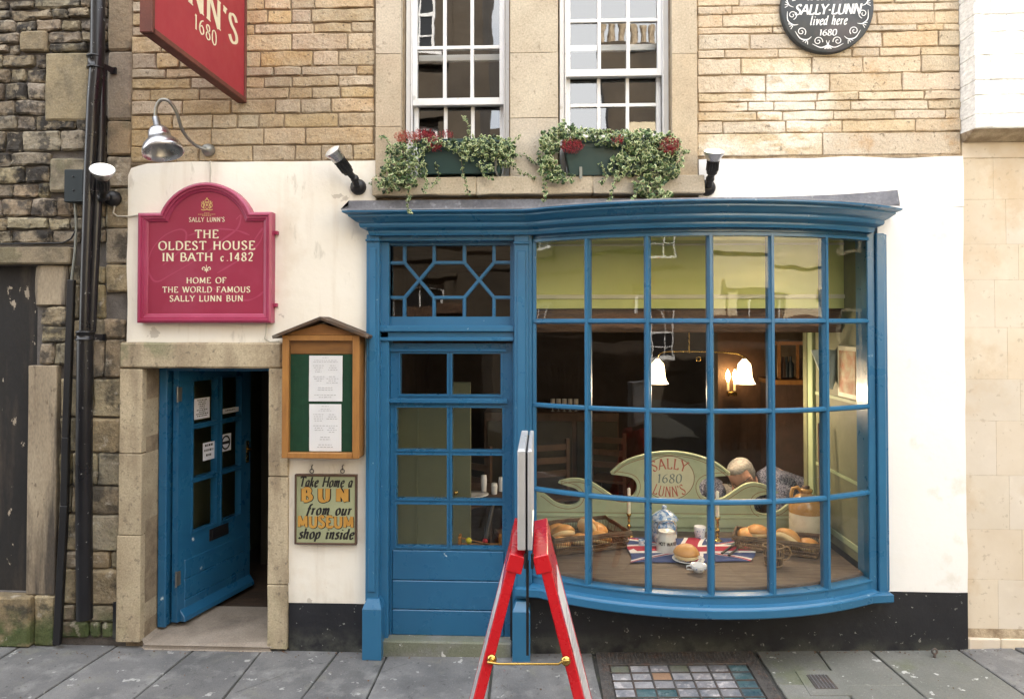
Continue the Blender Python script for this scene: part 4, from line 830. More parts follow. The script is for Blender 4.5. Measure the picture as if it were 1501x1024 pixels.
stone('dressed_stone', X(25), X(64), Z(63), Z(32), -.015, .1, 'rubble_dressed', nb, **DR)
stone('dressed_stone', X(71), X(127), Z(275), Z(225), -.012, .1, 'rubble_dressed', nb, **DR)
qy = [-28,64,168,222,270,330,385,427]
for i in range(len(qy)-1): stone('quoin', X(154), X(188.5), Z(qy[i+1])+.004, Z(qy[i])-.004, -.006, .1, 'rubble_dressed' if i < 3 else 'mossy_stone', nb, **DR)
stone('lintel', NX0, X(106), Z(384.5), Z(359), -.035, .3, 'rubble_dressed', nb, nx=10, nz=5, jit=.003, rgh=.003, rd=.01)
build(MB().box(NX0, X(52), .055, .12, -.05, Z(384)), 'blocked_doorway', 'soot_panel', nb)
for a, b, c_, d in ((52,99,386,448),(60,99,449,477),(61,99,478,503),(58,80,504,536),(80,99,504,536)):
    stone('jamb_stone', X(a), X(b)-.004, Z(d)+.002, Z(c_)-.002, -.004, .12, 'soot_jamb' if a == 52 else 'rubble', nb, **RB)
stone('jamb_stone', X(44), X(86), Z(883), Z(537)-.002, -.010, .12, 'soot_jamb', nb, nx=6, nz=14, jit=.001, rgh=.001, rd=.004)
stone('plinth_stone', NX0, X(56), .0, Z(884), -.05, .2, 'mossy_stone', nb, **DR); stone('plinth_stone', X(57), X(88), .0, Z(884), -.02, .2, 'mossy_stone', nb, **DR)
# mossy rubble beside the pipes
zz = 386; x_a, x_b = X(100), X(176)
while zz < 945:
    h = rnd(20, 66); z2 = min(zz+h, 948)
    if 948-z2 < 20: z2 = 948
    if zz < 425: xr_ = X(152)
    else: xr_ = X(183) if zz < 880 else X(171)
    course(Z(zz)-.0, max(.0, Z(z2)), x_a if zz < 537 else X(88), xr_, (.07,.26), -.004, 'mossy_stone', nb, gap=.01, dep=.1, nx=6, nz=5, jit=.006, rgh=.007, rd=.012); zz = z2
# ================================================================ NEIGHBOUR, RIGHT
nr_ = empty('ashlar_house', (2.8, 0, 0), 'pale ashlar neighbouring house at the right edge with white painted upper stonework', 'building')
RX0, RX1 = HX1+.003, X(1620)
core('wall_core', 'mortar_pale', nr_, RX0, RX1, -.1, HT, .0108, .35); build(MB().box(RX0+.01, RX1, .35, 6, -.1, HT).box(RX1, 18, .024, 6, -.1, HT), 'house_body', 'facade_pale', nr_); build(MB().box(RX0, 18, -.2, 6.2, HT, HT+.2), 'roof', 'roof_slate', nr_)  # body stretched far right out of view to shade the street ground
rr_ = [232,292,358,410,480,556,617,697,776,850,922]
for i in range(len(rr_)-1):
    sp_ = [RX0+.002, X(1460+18*((i*7)%3)), X(1530+15*(i%2)), RX1]
    for a, b in zip(sp_[:-1], sp_[1:]): stone('ashlar_block', a+.0007, b-.0007, Z(rr_[i+1],px=1450)+.0007, Z(rr_[i],px=1450)-.0007, .010, .03, 'ashlar_right', nr_, nx=4, nz=4, jit=.0003, rgh=.0004, rd=.0008)
for a, b in ((RX0, X(1462)), (X(1462), RX1)): stone('ashlar_block', a+.002, b-.002, .0, Z(923), .0, .05, 'ashlar_right', nr_, nx=5, nz=4, jit=.003, rgh=.004, rd=.008)
stone('ashlar_block', RX0+.002, RX1, Z(231,px=1450), Z(206,px=1450), .008, .03, 'ashlar_right', nr_, nx=5, nz=4, jit=.001, rgh=.001, rd=.003)
# ledge and painted stone above
mb = MB(); za, zb = Z(188,-.14,1450), Z(208,-.0,1450)
mb.add([(RX0+.005,-.02,zb),(RX1,-.02,zb),(RX1,-.14,za),(RX0-.012,-.14,za),(RX0+.005,.02,zb),(RX1,.02,zb),(RX1,.02,za+.01),(RX0-.012,.02,za+.01)], [(0,1,2,3),(4,5,1,0),(3,2,6,7),(0,3,7,4),(1,5,6,2),(4,7,6,5)])
build(mb, 'ledge', 'mortar_pale', nr_, .004)
pr_ = [188,168,140,118,82,48,22,-8,-40]
for i in range(len(pr_)-1):
    sp_ = [RX0-.010, X(1455+25*((i*5)%3), -.14), RX1]
    for a, b in zip(sp_[:-1], sp_[1:]): stone('painted_stone', a, b+.0005, Z(pr_[i],-.14,1450)-.0005, Z(pr_[i+1],-.14,1450)+.0005, -.150, .17, 'white_neighbour', nr_, nx=8, nz=5, jit=.0003, rgh=.0045, rd=.007)
# ================================================================ ACROSS THE STREET
def far_house(name, label, x0, x1, y, h, mat, cols_, rows_, ww=.9, wh=1.5, door=True):
    e = empty(name, ((x0+x1)/2, y, 0), label, 'building')
    hs_ = [(x0+(x1-x0)*(i+.5)/cols_-ww/2, x0+(x1-x0)*(i+.5)/cols_+ww/2, 1.0+r*2.7, 1.0+r*2.7+wh) for i in range(cols_) for r in range(rows_)]
    hs_ = [q_ for q_ in hs_ if q_[3] < h-.4]
    core('wall', mat, e, x0, x1, 0, h, y-.3, y, hs_)
    build(MB().box(x0+.01, x1-.01, y-3, y-.42, 0, h-.01), 'house_body', mat, e)
    build(MB().box(x0-.1, x1+.1, y-.3, y+.22, h-.2, h).box(x0-.05, x1+.05, y-.3, y+.12, h-.35, h-.2), 'cornice', mat, e)
    build(MB().box(x0, x1, y+.001, y+.07, 3.15, 3.33), 'string_course', mat, e)
    for q_ in hs_:
        f = MB(); a, b, c_, d = q_; f.box(a, a+.06, y-.14, y-.06, c_, d); f.box(b-.06, b, y-.14, y-.06, c_, d); f.box(a+.06, b-.06, y-.14, y-.06, c_, c_+.07); f.box(a+.06, b-.06, y-.14, y-.06, d-.07, d); f.box(a+.06, b-.06, y-.15, y-.08, (c_+d)/2-.03, (c_+d)/2+.03)
        for k in (1, 2): f.box(a+(b-a)*k/3-.012, a+(b-a)*k/3+.012, y-.13, y-.09, c_+.07, d-.07)
        for k in (1, 3): f.box(a+.06, b-.06, y-.13, y-.091, c_+(d-c_)*k/4-.012, c_+(d-c_)*k/4+.012)
        wf = build(f, 'window', 'white_paint', e); build(MB().box(a, b, y-.12, y-.11, c_, d), 'pane', 'dark_glass', wf)
        build(MB().box(a-.15, a-.001, y+.001, y+.05, c_-.1, d+.1).box(b+.001, b+.15, y+.001, y+.05, c_-.1, d+.1).box(a-.2, b+.2, y+.001, y+.12, d+.1, d+.22).box(a-.18, b+.18, y+.001, y+.10, c_-.2, c_-.1), 'architrave', mat, wf)
    return e
far_house('opposite_house', 'tall dark stone house across the street, seen only as a reflection', -13, -.95, -6.9, 9.6, 'facade_dark', 5, 3)
far_house('opposite_terrace', 'low cream stone house across the street, seen only as a reflection', 1.5, 12.4, -7.0, 5.2, 'facade_pale', 5, 2)
def dark_storey(x0, x1, y, label):  # dark ground storey: shade of the street put into its wall colour
    e = empty('opposite_shaded_storey', ((x0+x1)/2, y, 0), label, 'shopfront'); build(MB().box(x0, x1, y, y+.10, 0, 2.05), 'wall', 'room_dark', e); build(MB().box(x0, x1, y+.101, y+.35, 1.98, 2.14), 'fascia', 'brown_timber', e)
    n_ = int((x1-x0)/.14); mb = MB()
    for i in range(n_): mb.box(x0+.05+i*.14, x0+.075+i*.14, y+.6, y+.625, 0, 1.25)
    mb.box(x0, x1, y+.598, y+.627, 1.15, 1.18); build(mb, 'railing', 'cast_black', e, kind='stuff')
e = empty('street_end_house', (13.5, -3, 0), 'stone house added to close off reflected sky at the right, seen only as a reflection', 'building')  # unseen house added to keep bright sky out of the right-hand panes
build(MB().box(12.5, 17, -9.5, -.02, 0, 8), 'wall', 'facade_dark', e); build(MB().box(12.3, 17.2, -9.6, -.02, 8, 8.3), 'roof', 'roof_slate', e)
for yy in (-6.0, -4.2, -2.4, -.9):
    for zz in (.9, 3.4, 5.9):
        f_ = build(MB().box(12.44, 12.50, yy-.42, yy+.42, zz, zz+1.4), 'window', 'facade_pale', e); [build(MB().box(12.425, 12.441, yy+a-.17, yy+a+.17, zz+b, zz+b+.6), 'pane', 'dark_glass', f_) for a in (-.2,.2) for b in (.06,.74)]
dark_storey(1.5, 12.4, -6.999, 'timber and railings opposite, street shade put into dark wall, seen only as a reflection')
dark_storey(-13, -.95, -6.899, 'long dark storey opposite the doorway, coloured as street shade, seen only as a reflection')
e = far_house('distant_house', 'distant stone house with a big chimney stack, seen only as a reflection', -6, 9, -14.5, 7.3, 'facade_dark', 6, 3)
st = build(MB().box(1.7, 3.6, -15.5, -14.7, 7.2, 9.6).box(1.62, 3.68, -15.58, -14.62, 9.6, 9.75), 'chimney_stack', 'facade_dark', e)
for i in range(7): build(MB().lathe((1.84+i*.27, -15.1, 9.75), [(.10,0),(.085,.5),(.11,.55),(.11,.66)], 10), 'chimney_pot', 'mortar_pale', st)
# ================================================================ WALL FITTINGS
# main rainwater pipe, second pipe beside it
dp = empty('drainpipe', (X(122,-.09), -.09, 0), 'glossy black drainpipe, left and thicker of the two, running down to the moss', 'drainpipe')
pa = lambda px, py, y=-.09: P(px, py, y)
build(MB().tube([pa(144,-40), pa(143,80), pa(137,150), pa(132,240), pa(126,400), pa(122,560)], [.042,.042,.039,.034,.030,.030], 14), 'pipe', 'cast_black', dp)
build(MB().tube([pa(125,484), pa(123,700), pa(124,906)], .047, 14), 'lower_pipe', 'cast_black', dp)
def collar(px, py, r, h, par, bracket=None):
    a = pa(px, py); mb = MB().lathe(a, [(r,-h),(r+.006,-h),(r+.006,-h+.01),(r,-h+.012),(r,h-.012),(r+.006,h-.01),(r+.006,h),(r,h)], 16)
    if bracket: mb.bar(a, pa(*bracket, -.02), .035, .012); b = pa(*bracket, -.012); mb.box(b.x-.015, b.x+.02, -.02, 0, b.z-.02, b.z+.02)
    return build(mb, 'collar', 'cast_black', par)
collar(140,92,.044,.04,dp,(166,104)); collar(125,492,.050,.028,dp,(150,494))
dp2 = empty('drainpipe', (X(134,-.06), -.06, 0), 'thinner black pipe that joins the drainpipe from the right, behind the lit floodlight', 'drainpipe', None)
build(MB().tube([pa(150,100,-.05), pa(148,200,-.05), pa(143,300,-.06), pa(137,420,-.06), pa(134,486,-.06)], .027, 12), 'pipe', 'cast_black', dp2)
for d_ in (dp, dp2): d_['group'] = 'pipes beside the rubble house'
# junction box with its conduit
jb = empty('junction_box', (X(106), -.08, Z(292)), 'small dark green-black junction box on the rubble wall left of the drainpipe', 'box')
build(MB().box(X(93,-.1), X(121,-.1), -.11, -.0, Z(291,-.1), Z(242,-.1)), 'housing', 'green_black', jb, .004)
for a, b in ((107,259),(108,279)): build(MB().lathe(P(a,b,-.11), [(.006,0),(.006,.004),(0.001,.005)], 8, 0, Matrix.Rotation(R(90),3,'X')), 'screw', 'black_plastic', jb)
cg = empty('cable_guard', (X(86,-.03), -.03, 0), 'long black cable guard left of the drainpipes, thin grey conduit entering its top', 'cable guard')
build(MB().bar(pa(105,410,-.04), pa(97,640,-.04), .042, .03).bar(pa(97,640,-.04), pa(95,740,-.04), .044, .03).bar(pa(95,740,-.04), pa(84,944,-.04), .046, .03), 'guard', 'black_plastic', cg, .004)
build(MB().tube([pa(110,292,-.05), pa(112,330,-.04), pa(110,370,-.05), pa(105,412,-.04)], .008), 'conduit', 'conduit', cg)
build(MB().tube([pa(-60,358,-.045), pa(40,357,-.045), pa(92,356,-.045), pa(104,350,-.05), pa(111,338,-.045)], .005), 'wall_cable', 'black_plastic', label='thin dark cable running along the top of the lintel on the rubble house'); C.objects['wall_cable']['category'] = 'cable'
build(MB().tube([pa(168,302,-.02), pa(166,312,-.02), pa(172,317,-.02), pa(190,317,-.02), pa(204,315,-.02)], .005), 'sign_cable', 'cable_white', label='thin white cable from the lit floodlight to the oldest house sign'); C.objects['sign_cable']['category'] = 'cable'
build(MB().tube([pa(308,236,-.018), pa(309,250,-.02), pa(308,262,-.018), pa(308,274,-.018)], .004), 'lamp_cable', 'cable_white', label='short pale cable between the gooseneck lamp and the arched sign'); C.objects['lamp_cable']['category'] = 'cable'
build(MB().tube([pa(391,470,-.018), pa(390,488,-.02), pa(388,496,-.018), pa(396,501,-.018), pa(409,500,-.018)], .004), 'menu_cable', 'cable_white', label='short white cable looping from the arched sign towards the wooden menu case'); C.objects['menu_cable']['category'] = 'cable'
# floodlights
def flood(base, joint, head0, head1, hr, label, mat_l='flood_lens', hy=(-.12,-.16), lit=True):
    b = P(*base, -.02); j = P(*joint, -.09); h0 = P(*head0, hy[0]); h1 = P(*head1, hy[1]); e = empty('floodlight', b, label, 'floodlight', 'spotlights on the wall')
    ax = (h1-h0).normalized(); q_ = V((0,0,1)).rotation_difference(ax).to_matrix(); L_ = (h1-h0).length
    build(MB().lathe(b+V((0,.02,0)), [(.05,0),(.05,.02),(.042,.045),(.02,.055)], 18, 0, Matrix.Rotation(R(90),3,'X')), 'wall_mount', 'black_plastic', e)
    build(MB().tube([b+V((0,-.04,0)), j, h0+ax*.01], [.02,.021,.02], 10).ball(j, .026), 'arm', 'black_plastic', e)
    mb = MB().lathe(h0, [(.018,0),(.030,.01),(.034,.03),(.034,L_*.55),(.038,L_*.56),(.038,L_*.62)], 16, 0, q_)
    for k in range(14):
        a = 2*pi*k/14; mb.bar(h0+q_@V((.034*cos(a),.034*sin(a),.03)), h0+q_@V((.034*cos(a),.034*sin(a),L_*.52)), .005, .005)
    build(mb, 'lamp_holder', 'black_plastic', e)
    build(MB().lathe(h0, [(.034,L_*.6),(.040,L_*.66),(hr*.75,L_*.78),(hr,L_*.97),(hr,L_)], 22, 0, q_), 'bulb', 'aluminium', e)
    build(MB().lathe(h0, [(hr*.96,L_-.001),(hr*.7,L_+.008),(hr*.01,L_+.012)], 22, 0, q_), 'lens', 'flood_lens' if lit else 'enamel', e)
flood((165,291), (150,290), (152,282), (150,248), .070, 'lit floodlight with bright round face beside the black pipe, left of arched sign', hy=(-.14,-.24))
flood((525,274), (520,262), (513,255), (487,221), .052, 'floodlight on jointed black arm tilted up leftwards, above left end of blue cornice', hy=(-.12,-.22), lit=False)
flood((1037,275), (1041,262), (1043,257), (1047,222), .062, 'floodlight pointing straight up the wall, right of the right-hand window box', hy=(-.12,-.18))
# gooseneck lamp
gl = empty('gooseneck_lamp', P(307,222,0), 'silver gooseneck lamp with bell shade, above the arched sign', 'wall lamp')
gy = -.30
pts = cat([P(306,221,-.04), P(285,212,-.10), P(268,192,-.20), P(259,165,-.27), P(248,149,gy), P(236,147,gy), P(229,158,gy), P(228,176,gy)], 5)
build(MB().tube(pts, .010, 10), 'neck', 'galvanised', gl)
build(MB().lathe(P(307,221,0), [(.04,0),(.04,.02),(.028,.05),(.012,.06)], 16, 0, Matrix.Rotation(R(90),3,'X')), 'wall_mount', 'galvanised', gl)
t0 = P(229,176,gy); axm = V((0,0,1)).rotation_difference((P(229,176,gy)-P(240,226,gy-.03)).normalized()).to_matrix()
build(MB().lathe(t0, [(.012,.02),(.020,.015),(.020,-.045),(.028,-.050)], 16, 0, axm), 'collar', 'aluminium', gl)
build(MB().lathe(t0, [(.028,-.048),(.046,-.055),(.058,-.075),(.062,-.105),(.064,-.118),(.076,-.130),(.098,-.155),(.110,-.185),(.113,-.212),(.109,-.212),(.100,-.18),(.07,-.14),(.05,-.10),(.03,-.06)], 28, 0, axm), 'shade', 'aluminium', gl)
# ---------------- arched sign
sg = empty('arched_sign', P(302,474,0), 'magenta sign with arched top reading the oldest house in Bath, over the stone doorway', 'sign')
sy = -.055
SXf = lambda q: X(q, sy); SZf = lambda q: Z(q, sy, 300)
def outline(ins):   # frame outline in px with an inset
    l, r, t, b = 203+ins, 399-ins, 312+ins, 473-ins
    c_ = (302, 340); rad = 72-ins; pts = [(l,b),(r,b),(r,t),(365-ins,t)]
    a0 = math.asin(min(1,(c_[1]-(t))/rad)) if ins < 28 else .3
    pts = [(l,b),(r,b),(r,t)]
    for i in range(21):
        a = a0+(pi-2*a0)*i/20; pts.append((c_[0]+rad*cos(a), c_[1]-rad*sin(a)))
    pts.append((l,t)); return [(SXf(p), SZf(q)) for p, q in pts]
build(MB().prism(outline(3), -.052, -.012), 'board', 'sign_magenta', sg)
mb = MB(); lv = [(0,-.012),(0,-.070),(3.0,-.078),(5.0,-.078),(5.6,-.070),(8.5,-.070),(9.2,-.064),(12,-.060),(13.5,-.053)]
rings = [outline(i) for i, _ in lv]; k = len(rings[0])
for (a, (_, y_)) in zip(rings, lv): mb.v += [V((p, y_, q)) for p, q in a]
for i in range(len(lv)-1):
    for j in range(k): mb.f.append((i*k+j, i*k+(j+1)%k, (i+1)*k+(j+1)%k, (i+1)*k+j)); mb.m.append(0); mb.sm.append(False)
build(mb, 'moulded_frame', 'sign_magenta_frame', sg)
for q_ in (341, 447): build(MB().box(SXf(399), SXf(404), -.035, 0, SZf(q_)-.012, SZf(q_)+.012), 'fixing_lug', 'sign_magenta_frame', sg, .003)
fm = lambda px, py, y=-.0525: (lambda u, v, l: (X(px,y)+u, y-l, Z(py,y,300)+v))
mb = MB()
for t_, py, wd, h_ in (("SALLY LUNN'S",325,54,.027),('THE',349,35,.050),('OLDEST HOUSE',366,146,.052),('IN BATH ',382.5,0,.052),('HOME OF',415,60,.035),('THE WORLD FAMOUS',428.5,133,.035),('SALLY LUNN BUN',441.5,111,.036)):
    if t_ == 'IN BATH ':
        x0_ = X(237,sy); text(mb, 'IN BATH', .050, lambda u, v, l: (X(274,-.0525)+u, -.0525-l, Z(382.5,-.0525,300)+v), width=.315, serif=.08)
        text(mb, 'c', .045, lambda u, v, l: (X(325,-.0525)+u, -.0525-l, Z(382.5,-.0525,300)+v), serif=0); text(mb, '.', .05, lambda u, v, l: (X(333,-.0525)+u, -.0525-l, Z(382.5,-.0525,300)+v), serif=0)
        text(mb, '1482', .050, lambda u, v, l: (X(353,-.0525)+u, -.0525-l, Z(382.5,-.0525,300)+v), width=.145, serif=.06, sp=.22); continue
    text(mb, t_, h_, fm(302, py), width=wd/242, serif=.08, sp=.2)
build(mb, 'lettering', 'cream_letter', sg, kind='stuff')
# fleur de lis and crest
mb = MB(); f0 = fm(302, 394)
ribbon(mb, [(0,-.022),(0,.024)], lambda t: .004+.013*sin(pi*t), f0)
for s_ in (-1, 1): ribbon(mb, cat([(s_*.004,-.012),(s_*.010,.006),(s_*.020,.010),(s_*.026,0),(s_*.020,-.006)], 4), .005, f0, 0, .0006)
ribbon(mb, [(-.014,-.009),(.014,-.009)], .005, f0, 0, .0008)
build(mb, 'fleur_de_lis', 'cream_letter', sg)
mb = MB(); f0 = fm(302, 300)
def loop(pts, w_=.003, fmm=f0, lift=.0004, per=4): ribbon(mb, cat(pts, per), w_, fmm, 0, lift)
loop([(-.012,-.012),(-.013,.008),(0,.012),(.013,.008),(.012,-.012),(0,-.026),(-.012,-.012)])
loop([(-.010,.016),(-.012,.026),(0,.034),(.012,.026),(.010,.016)], .004); disc(mb, 0, .038, .004, .005, f0, 0, .0007); ribbon(mb, [(-.011,.016),(.011,.016)], .005, f0, 0, .0008)
disc(mb, 0, -.002, .006, .008, f0, 0, .0009)
for s_ in (-1, 1):
    loop([(s_*.016,-.026),(s_*.022,-.014),(s_*.018,-.002),(s_*.024,.008),(s_*.020,.018),(s_*.027,.020)], .0065, lift=.0010); loop([(s_*.024,-.02),(s_*.034,-.008),(s_*.030,.008),(s_*.035,.016)], .004, lift=.0012); loop([(s_*.016,.0),(s_*.012,.012)], .004, lift=.0013)
loop([(-.036,-.03),(-.018,-.034),(0,-.030),(.018,-.034),(.036,-.03)], .005, lift=.0014)
for r_, w_ in ((-.052,.034),(-.060,.11),(-.068,.06)):
    a = -w_/2
    while a < w_/2: ribbon(mb, [(a,r_),(min(a+.009,w_/2),r_)], .003, f0); a += .012
build(mb, 'crest', 'gold_letter', sg, kind='stuff')
mb = MB(); f0 = lambda u, v, l: (X(u,-.0525), -.0524-l*.5, Z(v,-.0525,300))
for pts in ([(345,322),(352,316),(347,335),(325,352),(300,372),(275,388),(250,402),(232,412),(222,408),(216,390),(222,365),(240,345),(262,336),(272,342),(268,360),(252,378),(238,388)], [(275,345),(310,336),(345,338),(365,345)], [(372,352),(385,335),(380,355),(360,375),(335,390),(318,400)], [(300,415),(330,432),(360,440),(378,434),(388,425)]):
    ribbon(mb, cat(pts, 6), lambda t: 1.2+1.6*sin(pi*t*3)**2, f0, 0, .0002)
build(mb, 'script_monogram', 'swirl_pink', sg, kind='stuff')
# ---------------- hanging sign
hs_ = empty('hanging_sign', (-1.854, 0, 3.4), 'large red sign projecting from the wall in the top left, lettered 1680', 'sign')
sx = -1.854; zb_ = 3.405
build(MB().box(sx-.022, sx+.002, -1.055, -.03, zb_, 4.25), 'board', 'sign_red', hs_, .002)
build(MB().box(sx-.045, sx+.016, -1.07, -.02, zb_-.03, zb_-.001).box(sx-.045, sx+.016, -1.085, -1.056, zb_-.03, 4.27).box(sx-.045, sx+.012, -.029, -.012, zb_-.03, 4.27), 'frame', 'sign_red_edge', hs_, .003)
for z_ in (3.6, 4.2): build(MB().tube([(sx-.01,-.03,z_),(sx-.01,.0,z_)], .012), 'bracket', 'cast_black', hs_)
f1 = lambda yc, zc: (lambda u, v, l: (sx+.0024+l, yc+u, zc+v))
mb = MB(); text(mb, "LUNN'S", .165, f1(-.60, 3.685), width=.94, serif=.08, thick=.19); text(mb, '1680', .080, f1(-.53, 3.575), width=.25, serif=.05, thick=.16, thin=.07, sp=.22); text(mb, 'SALLY', .145, f1(-.54, 3.92), width=.62, serif=.08, thick=.19)
build(mb, 'lettering', 'cream_letter', hs_, kind='stuff')
# ---------------- menu case
mc = empty('menu_case', P(475,672,0), 'wooden menu case with pitched roof and two white menus, right of the doorway', 'notice case')
my = -.13; mX = lambda q: X(q, my); mZ = lambda q: Z(q, my, 475)
a0, a1, b0, b1 = mX(415), mX(528), mZ(671), mZ(491)
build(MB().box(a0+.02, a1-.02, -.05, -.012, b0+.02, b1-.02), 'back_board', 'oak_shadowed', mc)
build(MB().box(a0+.022, a1-.022, -.112, -.0502, b0+.036, mZ(519)), 'baize', 'baize', mc)
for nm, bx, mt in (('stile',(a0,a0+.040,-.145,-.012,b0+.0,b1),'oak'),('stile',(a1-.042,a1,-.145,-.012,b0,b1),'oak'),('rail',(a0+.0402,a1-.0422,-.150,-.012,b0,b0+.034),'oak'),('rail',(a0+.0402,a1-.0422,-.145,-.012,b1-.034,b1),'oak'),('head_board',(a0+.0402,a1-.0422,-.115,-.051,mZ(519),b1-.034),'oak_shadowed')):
    build(MB().box(*bx), nm, mt, mc, .003)
cx_m = (mX(406)+mX(541))/2
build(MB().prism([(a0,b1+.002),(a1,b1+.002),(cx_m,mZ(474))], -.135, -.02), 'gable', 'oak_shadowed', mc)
for e_, s_ in ((mX(404),-1),(mX(543),1)):
    for kk in range(3):
        y0_ = -.185+kk*.058
        p1, p2 = V((cx_m-s_*.004, y0_+.028, mZ(466))), V((e_, y0_+.028, mZ(494))); build(MB().bar(p1, p2, .056, .020, up=(0,0,1)), 'roof_board', 'old_roof_wood', mc, .003)
for (l, t, r, b, sk) in ((453,521,502,588,.3),(454,592,501,661,-.3)):
    mb = MB(); x0_, x1_, z0_, z1_ = X(l,-.12), X(r,-.12), Z(b,-.12,475), Z(t,-.12,475); n_ = 6; y_ = -.114-(.0012 if t > 560 else 0)
    cor = lambda u, v: (x0_+(x1_-x0_)*u+.004*sk*v, y_-.003-.004*abs(noise.noise(V((u*3, v*3, t)))), z0_+(z1_-z0_)*v)
    mb.add([cor(i/n_, j/n_) for j in range(n_+1) for i in range(n_+1)], [(j*7+i, j*7+i+1, (j+1)*7+i+1, (j+1)*7+i) for j in range(n_) for i in range(n_)], 0, True)
    for (u0,u1,v0,v1,nl) in ((.3,.7,.93,.97,1),(.1,.9,.84,.91,2),(.12,.46,.62,.80,4),(.54,.9,.66,.80,3),(.12,.5,.42,.56,3),(.5,.92,.38,.56,4),(.25,.75,.22,.32,2),(.1,.9,.06,.16,2)):
        lines_(mb, x0_+(x1_-x0_)*u0, x0_+(x1_-x0_)*u1, z0_+(z1_-z0_)*v0, z0_+(z1_-z0_)*v1, nl, y_-.0085, ident, hh_=.22)
    build(mb, 'menu_sheet', ['paper','ink'], mc)
gmat = build(MB().add([(a0+.04,-.137,b0+.034),(a1-.042,-.137,b0+.034),(a1-.042,-.137,b1-.034),(a0+.04,-.137,b1-.034)], [(0,1,2,3)]), 'glass', 'door_glass', mc)
# ---------------- bun sign
bs = empty('bun_sign', P(479,796,0), 'small green sign reading take home a bun, hung on hooks below the menu case', 'sign')
by = -.035; bX = lambda q: X(q, by); bZ = lambda q: Z(q, by, 479)
build(MB().box(bX(436), bX(522), -.034, -.014, bZ(795), bZ(697)), 'board', 'bun_sign_green', bs)
x0_, x1_, z0_, z1_ = bX(433.5), bX(524), bZ(797.5), bZ(695)
for bx in ((x0_,x0_+.011,z0_,z1_),(x1_-.011,x1_,z0_,z1_),(x0_+.0112,x1_-.0112,z0_,z0_+.011),(x0_+.0112,x1_-.0112,z1_-.011,z1_)): build(MB().box(bx[0],bx[1],-.042,-.013,bx[2],bx[3]), 'frame_strip', 'brown_wood', bs, .002)
for q_ in (457, 502):
    c_ = P(q_, 690, -.03); build(MB().tube([(c_.x+.012*sin(a), c_.y, c_.z+.012*cos(a)) for a in [i*2*pi/10 for i in range(11)]], .003, 6).tube([(c_.x,-.01,c_.z+.035),(c_.x,-.035,c_.z+.03),(c_.x+.004,-.038,c_.z+.008)], .003, 6), 'hook', 'iron_rust', bs)
def fb(px, py): return lambda u, v, l: (X(px,-.0345)+u, -.0345-l, Z(py,-.0345,479)+v)
mb = MB()
text(mb, 'Take Home a', .060, fb(478,713), thick=.22, thin=.10, slant=.22, serif=0, sp=.13, width=.325)
text(mb, 'from our', .062, fb(483,754), thick=.22, thin=.10, slant=.22, serif=0, sp=.15, width=.275)
text(mb, 'shop inside', .062, fb(479,789), thick=.22, thin=.10, slant=.22, serif=0, sp=.13, width=.335)
text(mb, 'BUN', .078, fb(478,734.5), thick=.44, thin=.20, serif=.18, sp=.55, width=.285)
text(mb, 'MUSEUM', .067, fb(479,772.5), thick=.33, thin=.27, serif=0, sp=.16, width=.34)
build(mb, 'black_lettering', 'ink_black', bs, kind='stuff')
mb = MB(); g2 = lambda px, py: (lambda u, v, l: (X(px,-.0345)+u-.0015, -.0362-l, Z(py,-.0345,479)+v+.002))
text(mb, 'BUN', .076, g2(478,734.5), thick=.34, thin=.14, serif=.14, sp=.55, width=.280)
text(mb, 'MUSEUM', .066, g2(479,772.5), thick=.27, thin=.20, serif=0, sp=.18, width=.34)
build(mb, 'gold_lettering', 'bun_gold', bs, kind='stuff')
# ---------------- round plaque
pc = P(1212, 12, -.03); pl = empty('round_plaque', pc, 'round dark slate plaque with white scrollwork reading Sally Lunn lived here 1680', 'plaque')
rx = .273
build(MB().lathe(pc+V((0,.025,0)), [(rx,0),(rx,.03),(rx-.006,.034),(.001,.034)], 56, 0, Matrix.Rotation(R(90),3,'X')), 'disc', 'plaque_slate', pl)
py0 = pc.y-.0095; fp = lambda u, v, l: (pc.x+u, py0-l, pc.z+v)
mb = MB()
text(mb, 'SALLY-LUNN', .060, lambda u, v, l: fp(u, v-.042, l), thick=.21, thin=.08, slant=.22, serif=.07, sp=.06, width=.385)
text(mb, 'lived here', .055, lambda u, v, l: fp(u+.004, v-.105, l), thick=.17, thin=.08, slant=.2, serif=0, sp=.12, width=.215)
text(mb, '1680', .036, lambda u, v, l: fp(u, v-.170, l), thick=.17, thin=.08, slant=.15, serif=0, sp=.12, width=.10)
text(mb, 'in Bath 1700'.replace('t','t'), .050, lambda u, v, l: fp(u, v+.045, l), thick=.17, thin=.08, slant=.2, serif=0, sp=.12, width=.235)
build(mb, 'lettering', 'white_paint', pl, kind='stuff')
mb = MB()
def spiral(cx, cy, r, a0, turns, sgn, w_=.0045, lift=.0004):
    ribbon(mb, [(cx+r*(1-.85*t)*cos(a0+sgn*turns*2*pi*t), cy+r*(1-.85*t)*sin(a0+sgn*turns*2*pi*t)) for t in [i/28 for i in range(29)]], w_, fp, 0, lift)
